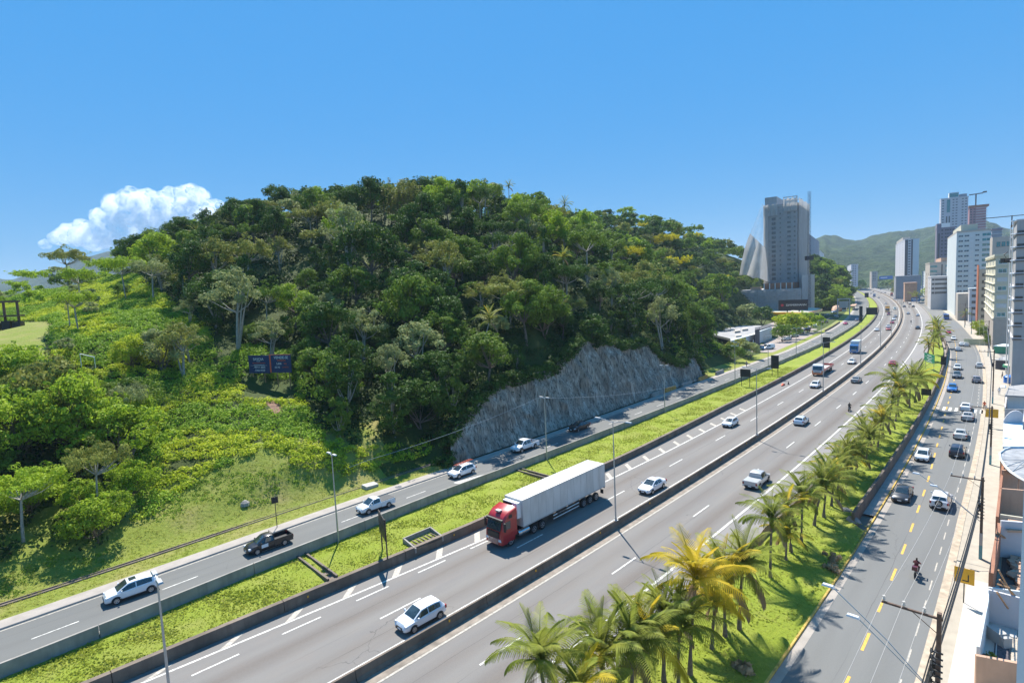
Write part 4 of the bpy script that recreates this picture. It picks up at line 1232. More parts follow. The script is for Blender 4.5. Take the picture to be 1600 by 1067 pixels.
# ================================================================== VEHICLES
def body_shell(stn, name='body', tail=True):
    """loft of half sections; stn rows: x, z sill, z belt, z top, half width at belt, half width at top"""
    V, Fc = [], []
    secs = []
    for (x, zs, zb, zt, wb, wt) in stn:
        half = [(0, zs), (wb * .86, zs), (wb * .99, zs + .14), (wb, (zs + zb) / 2), (wb * .985, zb - .03), (wb * .95, zb + .01), (wt, zt - .05), (wt * .82, zt - .01), (0, zt + .012)]
        ring = [(x, y, z) for (y, z) in half] + [(x, -y, z) for (y, z) in half[-2:0:-1]]
        secs.append(ring)
    n = len(secs[0])
    for r_ in secs: V += r_
    for i in range(len(secs) - 1):
        for k in range(n):
            k2 = (k + 1) % n
            Fc.append((i * n + k, (i + 1) * n + k, (i + 1) * n + k2, i * n + k2))
    Fc.append(tuple(range(n))); Fc.append(tuple((len(secs) - 1) * n + k for k in range(n))[::-1])
    b = MB(); b.add(V, Fc)
    return b

def lerp_st(stn, x):
    xs = [q[0] for q in stn]
    return [float(np.interp(x, xs, [q[k] for q in stn])) for k in range(1, 6)]

def side_pane(stn, x0, x1, t0=0.10, t1=0.86, n=4, off_=0.012):
    out = []
    for sgn in (-1, 1):
        b = MB(); top, bot = [], []
        for i in range(n + 1):
            x = x0 + (x1 - x0) * i / n
            zs, zb, zt, wb, wt = lerp_st(stn, x)
            a = Vector((x, sgn * (wb * .95 + off_), zb + .01)); c = Vector((x, sgn * (wt + off_), zt - .05))
            bot.append(a.lerp(c, t0)); top.append(a.lerp(c, t1))
        for i in range(n):
            q = [bot[i], bot[i + 1], top[i + 1], top[i]]
            if sgn > 0: q = q[::-1]
            b.add(q, [(0, 1, 2, 3)])
        out.append(b)
    return out

def slope_pane(stn, x0, x1, off_=0.014, n=3, wk=0.88):
    """windscreen or rear glass lying on the top surface between x0 and x1"""
    b = MB(); rows_ = []
    for i in range(n + 1):
        x = x0 + (x1 - x0) * i / n
        zs, zb, zt, wb, wt = lerp_st(stn, x)
        w = wt * wk
        rows_.append([Vector((x, y, z + off_)) for y, z in ((-w, zt - .022), (-w * .6, zt + .0), (0, zt + .012), (w * .6, zt + .0), (w, zt - .022))])
    d = rows_[-1][2] - rows_[0][2]
    nrm = Vector((-d.z, 0, d.x)).normalized() * (1 if d.x > 0 else -1)
    for r_ in rows_:
        for q in r_: q += nrm * 0.012
    for i in range(n):
        for k in range(4): b.add([rows_[i][k], rows_[i + 1][k], rows_[i + 1][k + 1], rows_[i][k + 1]], [(0, 1, 2, 3)])
    return b

def wheel_mesh(r=0.31, w=0.21):
    b = MB(); n = 20
    prof = [(-w / 2, r * .62), (-w / 2, r * .9), (-w / 2 + .03, r), (w / 2 - .03, r), (w / 2, r * .9), (w / 2, r * .62), (w / 2 - .02, r * .6)]
    for (y, rr) in prof: b.v += [(rr * math.cos(2 * math.pi * k / n), y, rr * math.sin(2 * math.pi * k / n)) for k in range(n)]
    for i in range(len(prof) - 1):
        for k in range(n): b.f.append((i * n + k, i * n + (k + 1) % n, (i + 1) * n + (k + 1) % n, (i + 1) * n + k)); b.m.append(0)
    b.f.append(tuple(range(n))); b.m.append(0)
    ty = b.mesh('tyre', MT['rubber'], 40)
    c = MB()
    c.add([(r * .62 * math.cos(2 * math.pi * k / n), w / 2 - .035, r * .62 * math.sin(2 * math.pi * k / n)) for k in range(n)], [tuple(range(n))[::-1]], 1)
    for k in range(5):
        a = 2 * math.pi * k / 5
        M = Matrix.Rotation(a, 4, 'Y')
        c.box(.02, r * .6, w / 2 - .03, w / 2 - .008, -.045, .045, 0, M)
    c.tube([(0, w / 2 - .03, 0), (0, w / 2, 0)], r * .16, 10)
    ring = [(rr * math.cos(2 * math.pi * k / n), w / 2 + y, rr * math.sin(2 * math.pi * k / n)) for rr, y in ((r * .52, -.01), (r * .64, .004)) for k in range(n)]
    c.add(ring, [(k, (k + 1) % n, n + (k + 1) % n, n + k) for k in range(n)])
    return ty, c.mesh('rim', [MT['rim'], MT['black']])
WH = wheel_mesh()
WH_BIG = wheel_mesh(0.52, 0.30)
WH_SUV = wheel_mesh(0.36, 0.24)

def add_wheels(o, xs, y, wh, r):
    for x in xs:
        for sg in (1, -1):
            w = link('wheel', wh[0], o, loc=(x, sg * y, r), rot=(0, 0, 0 if sg > 0 else math.pi))
            link('rim', wh[1], w)

KINDS_ = {
 'hatchback': dict(L=4.0, stn=[(-2.00, .36, .66, .72, .74, .66), (-1.94, .30, .84, .92, .82, .74), (-1.80, .27, .92, 1.06, .855, .74), (-1.50, .25, .93, 1.39, .865, .62), (-1.0, .24, .92, 1.46, .87, .61), (-.2, .24, .90, 1.475, .87, .61), (.30, .24, .88, 1.43, .87, .61),
    (1.12, .24, .86, .96, .865, .70), (1.55, .25, .80, .88, .85, .68), (1.85, .26, .70, .78, .80, .62), (1.98, .28, .58, .62, .70, .55), (2.02, .32, .50, .54, .62, .5)], side=(-1.42, .86), pill=(-.25,), front=(.34, 1.10), rear=(-1.80, -1.5), wx=(1.22, -1.26), wb=.80, R=.31),
 'sedan': dict(L=4.6, stn=[(-2.30, .38, .66, .74, .74, .62), (-2.24, .30, .86, .98, .83, .66), (-1.75, .26, .93, 1.04, .87, .68), (-1.55, .25, .93, 1.08, .875, .68), (-.95, .24, .93, 1.40, .885, .60), (-.3, .24, .91, 1.46, .885, .60), (.25, .24, .90, 1.43, .885, .60),
    (1.15, .24, .87, .97, .88, .70), (1.7, .25, .80, .88, .86, .68), (2.1, .26, .68, .76, .80, .60), (2.28, .29, .55, .60, .68, .52), (2.32, .33, .48, .52, .6, .48)], side=(-1.35, .88), pill=(-.2,), front=(.30, 1.12), rear=(-1.55, -1.0), wx=(1.40, -1.32), wb=.82, R=.32),
 'suv': dict(L=4.4, stn=[(-2.20, .42, .76, .84, .78, .70), (-2.14, .36, .98, 1.10, .86, .78), (-2.0, .34, 1.06, 1.24, .89, .76), (-1.78, .34, 1.07, 1.60, .895, .66), (-1.2, .33, 1.05, 1.68, .90, .66), (-.2, .33, 1.03, 1.70, .90, .66), (.35, .33, 1.01, 1.66, .90, .66),
    (1.08, .33, 1.0, 1.10, .895, .74), (1.6, .34, .94, 1.02, .88, .72), (1.95, .36, .84, .92, .84, .66), (2.14, .38, .70, .74, .74, .6), (2.2, .42, .6, .64, .66, .55)], side=(-1.72, .82), pill=(-.95, -.1), front=(.38, 1.06), rear=(-2.0, -1.80), wx=(1.36, -1.34), wb=.82, R=.36),
 'van': dict(L=4.7, stn=[(-2.35, .40, .9, 1.0, .82, .78), (-2.32, .34, 1.05, 1.85, .88, .80), (-2.2, .32, 1.06, 1.95, .90, .78), (-.5, .30, 1.05, 1.98, .90, .78), (.7, .30, 1.04, 1.90, .90, .74),
    (1.55, .30, 1.0, 1.12, .89, .74), (2.1, .32, .88, .96, .84, .68), (2.32, .34, .7, .74, .74, .6), (2.36, .38, .6, .64, .66, .55)], side=(-.35, 1.2), pill=(.4,), front=(.76, 1.52), rear=(-2.335, -2.325), wx=(1.45, -1.35), wb=.82, R=.33),
 'pickup': dict(L=5.1, stn=[(-.72, .38, 1.02, 1.10, .88, .80), (-.68, .36, 1.02, 1.62, .89, .66), (-.3, .35, 1.01, 1.72, .90, .66), (.35, .35, 1.0, 1.74, .90, .66), (.75, .35, .99, 1.68, .90, .66),
    (1.38, .35, .98, 1.10, .895, .74), (1.9, .36, .93, 1.01, .88, .72), (2.3, .38, .82, .90, .84, .66), (2.48, .40, .68, .72, .74, .6), (2.55, .44, .6, .64, .66, .55)], side=(-.60, 1.14), pill=(.28,), front=(.78, 1.36), rear=None, wx=(1.62, -1.52), wb=.83, R=.37, bed=(-2.55, -.74, 1.02)),
 'small_pickup': dict(L=4.45, stn=[(-.35, .32, .94, 1.0, .82, .74), (-.30, .30, .94, 1.44, .83, .60), (.0, .28, .92, 1.52, .835, .60), (.35, .28, .91, 1.51, .835, .60), (.52, .28, .90, 1.47, .835, .60),
    (1.28, .28, .88, .98, .83, .68), (1.7, .29, .82, .90, .82, .66), (2.02, .30, .72, .80, .78, .60), (2.18, .32, .58, .62, .68, .54), (2.22, .36, .5, .54, .6, .5)], side=(-.22, 1.02), pill=(.62,), front=(.55, 1.26), rear=None, wx=(1.38, -1.32), wb=.76, R=.31, bed=(-2.22, -.36, .95)),
}
_tmpl = {}
def vehicle_template(kind):
    if kind in _tmpl: return _tmpl[kind]
    K = KINDS_[kind]; stn = K['stn']
    o = bpy.data.objects.new(kind, None)
    parts = []
    P0 = paint((0.7, 0.7, 0.7))
    b = body_shell(stn)
    W = max(q[4] for q in stn)
    for x in K['wx']:                                   # dark wheel arches
        for sg in (-1, 1):
            n = 14; r = K['R'] + .06
            pts_ = [(x + r * math.cos(math.pi * k / n * 1.0 - 0.0), sg * (W * .998 + .006), K['R'] + r * math.sin(math.pi * k / n)) for k in range(n + 1)] + [(x - r, sg * (W * .95), .24), (x + r, sg * (W * .95), .24)]
            b.add(pts_, [tuple(range(len(pts_))) if sg < 0 else tuple(range(len(pts_)))[::-1]], 1)
    x0, x1 = stn[0][0], stn[-1][0]
    if 'bed' in K:
        bx0, bx1, bz = K['bed']
        w = W
        b.box(bx0, bx1, -w, -w + .07, .34, bz); b.box(bx0, bx1, w - .07, w, .34, bz)
        b.box(bx0, bx0 + .06, -w + .07, w - .07, .38, bz - .01); b.box(bx1 - .04, bx1, -w + .07, w - .07, .5, bz - .004)
        b.box(bx0 + .06, bx1, -w + .07, w - .07, .42, .56, 1)
        x0 = bx0
    # sills, bumpers
    b.box(-1.0, 1.0, -W * .985, W * .985, stn[3][1] - .04, stn[3][1] + .07, 1)
    b.box(x1 - .16, x1 + .02, -.52, .52, .24 + .05, .44, 1)
    b.box(x0 - .04, x0 + .1, -.66, .66, .32, .52, 1 if kind in ('pickup', 'suv', 'small_pickup') else 0)
    parts.append(('body', b.mesh('body', [P0, MT['black']], 32), None))
    gl = MT['car_glass']
    parts.append(('windscreen', slope_pane(stn, *K['front']).mesh('windscreen', gl), None))
    if K['rear']: parts.append(('rear_window', slope_pane(stn, K['rear'][0] + .02, K['rear'][1], wk=.86).mesh('rear_window', gl), None))
    else:
        zb, zt = stn[1][2], stn[1][3]
        r_ = MB(); r_.quad((stn[1][0] - .03, .56, zb + .10), (stn[1][0] - .03, -.56, zb + .10), (stn[1][0] + .02, -.5, zt - .08), (stn[1][0] + .02, .5, zt - .08)); parts.append(('rear_window', r_.mesh('rear_window', gl), None))
    cuts = [K['side'][0]] + list(K['pill']) + [K['side'][1]]
    for i in range(len(cuts) - 1):
        for q in side_pane(stn, cuts[i] + (.04 if i else 0), cuts[i + 1] - (.04 if i < len(cuts) - 2 else 0)):
            parts.append(('side_window', q.mesh('side_window', gl), None))
    zb = lerp_st(stn, x1 - .2)[1]
    for sg in (-1, 1):
        h = MB(); h.box(x1 - .30, x1 - .07, sg * .66 - .13, sg * .66 + .13, zb - .10, zb + .045, 0, None, 0.2, 0.1); parts.append(('headlight', h.mesh('headlight', MT['lamp_glass']), None))
        z = (K['bed'][2] - .22) if 'bed' in K else stn[2][2] - .12
        h = MB(); xx = x0 if 'bed' in K else stn[1][0]
        h.box(xx - .05, xx + .14, sg * (W - .1) - .09, sg * (W - .1) + .075, z - .14, z + .12); parts.append(('tail_light', h.mesh('tail_light', MT['red_light']), None))
        mx = K['side'][1] - .05; mz = lerp_st(stn, mx)[1] + .1
        h = MB(); h.box(mx - .06, mx + .07, sg * (W + .09) - .085, sg * (W + .09) + .085, mz - .03, mz + .12, 0, None, .3, .2); h.box(mx - .02, mx + .03, sg * (W + .0) - .06, sg * (W + .0) + .06, mz, mz + .04, 0)
        parts.append(('side_mirror', h.mesh('side_mirror', P0), None))
    for xx, sg in ((x1 + .022, 1), (x0 - .045, -1)):
        h = MB(); h.box(xx - .005, xx + .012, -.2, .2, .38, .50); parts.append(('number_plate', h.mesh('number_plate', MT['white_plain']), None))
    if kind in ('hatchback', 'suv', 'sedan', 'pickup', 'van', 'small_pickup'):
        h = MB(); h.box(x1 - .05, x1 + .012, -.40, .40, .46, .58); parts.append(('grille', h.mesh('grille', MT['black']), None))
    wh = WH if K['R'] < .34 else WH_SUV
    # joined far version
    J = MB(); mats = [P0, MT['black'], gl, MT['lamp_glass'], MT['red_light'], MT['rubber']]
    mm = {id(P0): 0, id(MT['black']): 1, id(gl): 2, id(MT['lamp_glass']): 3, id(MT['red_light']): 4, id(MT['white_plain']): 3}
    for nm, me, _ in parts:
        vs = [v.co.copy() for v in me.vertices]
        base = len(J.v); J.v += [tuple(v) for v in vs]
        for p_ in me.polygons:
            J.f.append(tuple(base + i for i in p_.vertices)); J.m.append({'car_glass': 2, 'lamp_glass': 3, 'red_light': 4, 'black': 1, 'white_plain': 3}.get(me.materials[p_.material_index].name.split('.')[0], 0))
    for x in K['wx']:
        for sg in (-1, 1):
            J.tube([(x, sg * (K['wb'] - .1), K['R']), (x, sg * (K['wb'] + .1), K['R'])], K['R'], 10, 5)
    _tmpl[kind] = (parts, wh, K, J.mesh('vehicle_body', mats, 32))
    return _tmpl[kind]

def place_car(kind, loc, rz, col, label, group=None, metal=0.0, far=False, name=None, extra=None):
    parts, wh, K, J = vehicle_template(kind)
    nm = name or {'hatchback': 'hatchback_car', 'sedan': 'sedan_car', 'suv': 'suv', 'van': 'van', 'pickup': 'pickup_truck', 'small_pickup': 'pickup_truck'}[kind]
    cat = {'hatchback': 'car', 'sedan': 'car', 'suv': 'car', 'van': 'van', 'pickup': 'pickup truck', 'small_pickup': 'pickup truck'}[kind]
    pm = paint(col, metal)
    if far:
        o = link(nm, J, None, loc=loc, rot=(0, 0, rz))
        o.material_slots[0].link = 'OBJECT'; o.material_slots[0].material = pm
        return tag(o, label, cat, group)
    o = empty(nm, loc, rz, label, cat, group)
    for pn, me, _ in parts:
        c = link(pn, me, o)
        if pn in ('body', 'side_mirror'):
            c.material_slots[0].link = 'OBJECT'; c.material_slots[0].material = pm
    add_wheels(o, K['wx'], K['wb'], wh, K['R'])
    if extra: extra(o)
    return o

WHITE, SILVER, BLACK, GREY, DGREY, RED, BLUE = (.74, .75, .76), (.46, .47, .48), (.012, .012, .014), (.20, .20, .21), (.07, .07, .08), (.42, .02, .02), (.02, .14, .50)
def road_place(px, py, z, toward):
    p = at(px, py, z); s, d = sd(p); h = heading(s)
    return p, h + (math.pi if toward else 0.0)

def ex_sunroof(o):
    b = MB(); b.box(-.35, .15, -.32, .32, 1.478, 1.494); b.build('sunroof', MT['car_glass'], o)
def ex_ladder(o):
    b = MB()
    for y in (-.22, .22): b.tube([(-1.9, y, 1.78), (1.2, y, 1.62)], .035, 6)
    for k in range(8): x = -1.75 + k * .38; b.tube([(x, -.22, 1.77 - (x + 1.9) * .05), (x, .22, 1.77 - (x + 1.9) * .05)], .022, 5)
    b.build('roof_ladder', MT['sign_orange'], o)
    r_ = MB()
    for x in (-1.0, .1): r_.tube([(x, -.6, 1.42), (x, -.6, 1.58), (x, .6, 1.58), (x, .6, 1.42)], .02, 5)
    r_.build('roof_rack', MT['steel_dark'], o)
def ex_door_sign(o):
    b = MB()
    for sg in (1, -1):
        b.box(.30, .95, sg * .845 - .006, sg * .845 + .006, .50, .84)
    b.build('door_sign', MT['white_plain'], o)
    r_ = MB(); r_.tube([(-.34, -.78, .95), (-.34, -.66, 1.5), (-.34, .66, 1.5), (-.34, .78, .95)], .03, 6); r_.build('roll_bar', MT['black'], o)
def ex_cover(o):
    b = MB(); b.box(-2.18, -.40, -.78, .78, .955, .99); b.build('bed_cover', simple('tarp', (.08, .08, .08), .8), o)
def ex_cover_big(o):
    b = MB(); b.box(-2.5, -.78, -.84, .84, 1.02, 1.06); b.build('bed_cover', MT['steel'], o)
def ex_spare(o):
    w = link('spare_wheel', WH_SUV[0], o, loc=(-2.3, 0, .95), rot=(0, 0, math.pi / 2)); link('wheel_cover', WH_SUV[1], w)
def ex_rails(o):
    b = MB()
    for y in (-.6, .6): b.tube([(-1.5, y, 1.70), (-1.4, y, 1.76), (.1, y, 1.76), (.25, y, 1.70)], .02, 6)
    b.build('roof_rail', MT['steel'], o)

# kind, centre pixel on the ground, level, towards camera?, colour, label, extra
NEAR = [
 ('hatchback', 658, 971, 0, True, (.70, .73, .76), 'white five-door hatchback driving in the motorway lane beside the median barrier', None),
 ('hatchback', 207, 929, 1.2, True, WHITE, 'white three-door hatchback with a sunroof on the service road', ex_sunroof),
 ('small_pickup', 420, 855, 1.2, True, (.018, .016, .017), 'dark small pickup with an empty bed and a white door sign on the service road', ex_door_sign),
 ('small_pickup', 587, 795, 1.2, True, (.68, .72, .73), 'white small pickup with a covered bed on the service road', ex_cover),
 ('hatchback', 722, 742, 1.2, True, WHITE, 'white hatchback carrying an orange ladder on its roof rack', ex_ladder),
 ('pickup', 820, 702, 1.2, True, WHITE, 'white double-cab pickup half in the shade of the rock cutting', None),
 ('sedan', 905, 671, 1.2, True, BLACK, 'black sedan in the shade beside the rock cutting', None),
 ('sedan', 1019, 765, 0, True, (.70, .72, .76), 'white sedan following the red articulated lorry', None),
 ('pickup', 1183, 756, 0, False, (.50, .50, .50), 'silver double-cab pickup seen from behind beside the shoulder line', ex_cover_big),
 ('hatchback', 1252, 662, 0, False, (.66, .70, .74), 'white hatchback driving away along the median barrier', None),
 ('hatchback', 1141, 665, 0, True, (.72, .74, .75), 'white hatchback alone in the middle of the oncoming carriageway', None),
 ('sedan', 1338, 597, 0, False, (.24, .23, .21), 'dark beige sedan driving away beside the median', None),
 ('sedan', 1395, 571, 0, False, RED, 'red sedan driving away near the shoulder line of the bend', None),
 ('hatchback', 1274, 605, 0, True, WHITE, 'white car just ahead of the orange and white flatbed lorry', None),
 ('sedan', 1331, 568, 0, True, WHITE, 'white car beside the median next to the red flatbed', None),
 ('sedan', 1410, 778, -1.5, True, (.018, .02, .024), 'black sedan coming towards the palm lawn side of the street', None),
 ('suv', 1470, 789, -1.5, False, (.70, .70, .71), 'white off-road vehicle with dark rear window driving down the street', ex_spare),
 ('hatchback', 1442, 717, -1.5, True, (.70, .72, .72), 'white hatchback coming along the street below the palms', None),
 ('suv', 1496, 711, -1.5, False, (.018, .02, .035), 'black compact off-road car with dark blue roof driving down the street', None),
 ('sedan', 1501, 683, -1.5, False, (.45, .45, .43), 'pale sedan with a yellow tinted rear window driving down the street', None),
 ('sedan', 1512, 655, -1.5, False, (.38, .37, .36), 'grey sedan just past the crosswalk', None),
 ('sedan', 1509, 640, -1.5, False, (.72, .72, .72), 'white sedan on the crosswalk of the street', None),
 ('suv', 1488, 611, -1.5, True, (.01, .14, .42), 'bright blue car coming along the street', ex_rails),
 ('suv', 1495, 590, -1.5, True, (.10, .12, .14), 'dark blue-grey car just behind the bright blue one', None),
 ('hatchback', 1496, 577, -1.5, True, (.60, .62, .63), 'silver hatchback third in the oncoming street queue', None),
 ('suv', 1526, 597, -1.5, False, (.24, .22, .23), 'brownish grey car driving away along the town kerb', None),
 ('hatchback', 1530, 574, -1.5, False, (.55, .56, .56), 'silver hatchback driving away near the round kiosk', None),
]
for (k, px_, py_, z, tw, col, lab, ex) in NEAR:
    p, rz = road_place(px_, py_, z, tw)
    K = KINDS_[k]
    place_car(k, (p.x, p.y, z + .008), rz, col, lab, 'vehicles on the roads', 0.25 if col in ((.50, .50, .50), (.66, .70, .74)) else 0.0, extra=ex)
# smaller ones: plain one-piece vehicles
FARV = [
 ('sedan', 1497, 548, -1.5, False, SILVER, 'silver sedan furthest from the crosswalk in the inbound lane'), ('sedan', 1503, 540, -1.5, False, WHITE, 'white sedan just before the blue bus'),
 ('hatchback', 1510, 541, -1.5, False, (.6, .6, .6), 'pale hatchback side by side with the white sedan near the bus'), ('hatchback', 1467, 501, -1.5, True, WHITE, 'white car in front of the blue bus on the bend of the street'),
 ('sedan', 1482, 521, -1.5, True, RED, 'red car half hidden by the bushy palms'), ('hatchback', 1490, 531, -1.5, True, WHITE, 'white car partly behind the bushy palms'),
 ('sedan', 1434, 514, 0, False, DGREY, 'dark sedan near the shoulder line beside the bushy palms'), ('hatchback', 1434, 494, 0, False, WHITE, 'white hatchback in the outer lane of the bend'),
 ('sedan', 1419, 491, 0, False, SILVER, 'silver sedan in the inner lane of the bend'), ('sedan', 1413, 480, 0, False, DGREY, 'dark sedan in the inner lane beyond the silver one'),
 ('hatchback', 1427, 480, 0, False, BLACK, 'black hatchback in the outer lane far round the bend'), ('sedan', 1422, 476, 0, False, GREY, 'grey car changing lanes in the bend'),
 ('hatchback', 1397, 468, 0, False, WHITE, 'white car in the far outbound traffic'), ('sedan', 1401, 465.5, 0, False, BLACK, 'black car in the far outbound traffic'),
 ('hatchback', 1383, 458, 0, False, BLACK, 'black car very far out on the motorway'), ('sedan', 1377, 458.5, 0, False, GREY, 'grey car very far out on the motorway'),
 ('hatchback', 1376, 453, 0, False, GREY, 'grey car at the last visible bend of the motorway'),
 ('hatchback', 1370, 517, 0, True, WHITE, 'white hatchback in the slow lane of the oncoming bend'), ('sedan', 1388, 516, 0, True, (.45, .1, .08), 'reddish sedan in the fast lane of the oncoming bend'),
 ('hatchback', 1388, 512, 0, True, SILVER, 'silver hatchback behind the reddish sedan'), ('sedan', 1394, 505.5, 0, True, (.35, .03, .05), 'dark red sedan beside the median of the oncoming bend'),
 ('sedan', 1396.5, 500, 0, True, WHITE, 'white sedan behind the dark red one'), ('sedan', 1399, 496, 0, True, GREY, 'grey sedan beside the median behind the white one'),
 ('suv', 1388.5, 492, 0, True, (.2, .03, .04), 'maroon car between the yellow lorry and the silver van'), ('van', 1398, 484, 0, True, (.5, .6, .58), 'pale green van beside the yellow lorry'),
 ('sedan', 1384, 475.5, 0, True, SILVER, 'silver car past the yellow lorry'), ('sedan', 1373, 466, 0, True, GREY, 'grey car in the far oncoming traffic'),
 ('suv', 1367, 461, 0, True, WHITE, 'white car in the dense far oncoming traffic'), ('sedan', 1361, 459.5, 0, True, BLACK, 'black car in the dense far oncoming traffic'), ('hatchback', 1364.5, 456.5, 0, True, DGREY, 'dark car in the dense far oncoming traffic'),
 ('sedan', 1355, 454.5, 0, True, GREY, 'grey car where the oncoming traffic disappears'), ('van', 1358, 451, 0, True, WHITE, 'white van where the oncoming traffic disappears'), ('sedan', 1351, 450.3, 0, True, DGREY, 'dark car where the oncoming traffic disappears'),
 ('sedan', 1321, 507, 1.2, True, (.55, .05, .12), 'pinkish red sedan on the service road by the car park wall'), ('sedan', 1339, 501, 1.2, True, (.04, .06, .14), 'dark blue sedan in the tower shade on the service road'),
 ('hatchback', 1344.5, 495, 1.2, True, WHITE, 'white hatchback beside the tall roadside sign on the service road'), ('hatchback', 1334.5, 457, 1.2, True, GREY, 'grey car at the far fork of the service road'),
]
for (k, px_, py_, z, tw, col, lab) in FARV:
    p, rz = road_place(px_, py_, z, tw)
    place_car(k, (p.x, p.y, z + .008), rz, col, lab, 'vehicles on the roads', far=True)
# the parked ones in front of the wrapped tower
PK = [(1228, 532, WHITE, 'white parked car nearest the dark hedge'), (1240, 527, SILVER, 'silver parked car under the round-crowned tree'), (1249, 522, WHITE, 'white parked car at the edge of the tree shade'), (1259, 517, DGREY, 'dark parked car at the end of the tree shade'),
      (1270, 512, WHITE, 'white parked car first in the sunny row'), (1279, 509, (.5, .52, .6), 'pale blue parked car in the sunny row'), (1288, 505, (.35, .1, .3), 'purple parked car in the sunny row'), (1296, 501, BLACK, 'black parked car in the sunny row'),
      (1304, 497, WHITE, 'white parked car last in the sunny row'), (1282, 499, (.05, .2, .4), 'blue parked car behind the sunny row'), (1292, 494, SILVER, 'silver parked car behind the sunny row'), (1303, 489, (.1, .25, .45), 'light blue parked car by the rubble')]
for q, (px_, py_, col, lab) in enumerate(PK):
    p = at(px_, py_, 1.3); s, d = sd(p)
    place_car(('hatchback', 'sedan', 'suv')[q % 3], (p.x, p.y, 1.33), heading(s) + 2.5, col, lab, 'parked cars before the wrapped tower', far=True)
p = at(1200, 546, 1.3); place_car('van', (p.x, p.y, 1.33), heading(sd(p)[0]) + 2.6 + math.pi * 0, WHITE, 'white van parked in front of the low white building', 'parked cars before the wrapped tower')
# far town traffic on the avenue
for q, (px_, py_, col) in enumerate(((1432, 457, WHITE), (1438, 459, GREY), (1434, 462, RED), (1440, 465, WHITE), (1447, 466.5, BLACK), (1453, 468, WHITE), (1436, 470.5, DGREY), (1441.5, 471, (.05, .2, .2)), (1445, 469, WHITE))):
    p = at(px_, py_, -1.5)
    place_car(('sedan', 'hatchback', 'suv')[q % 3], (p.x, p.y, -1.49), heading(sd(p)[0]), col, 'distant car in the crowded far end of the town street', 'far cars of the town street', far=True)

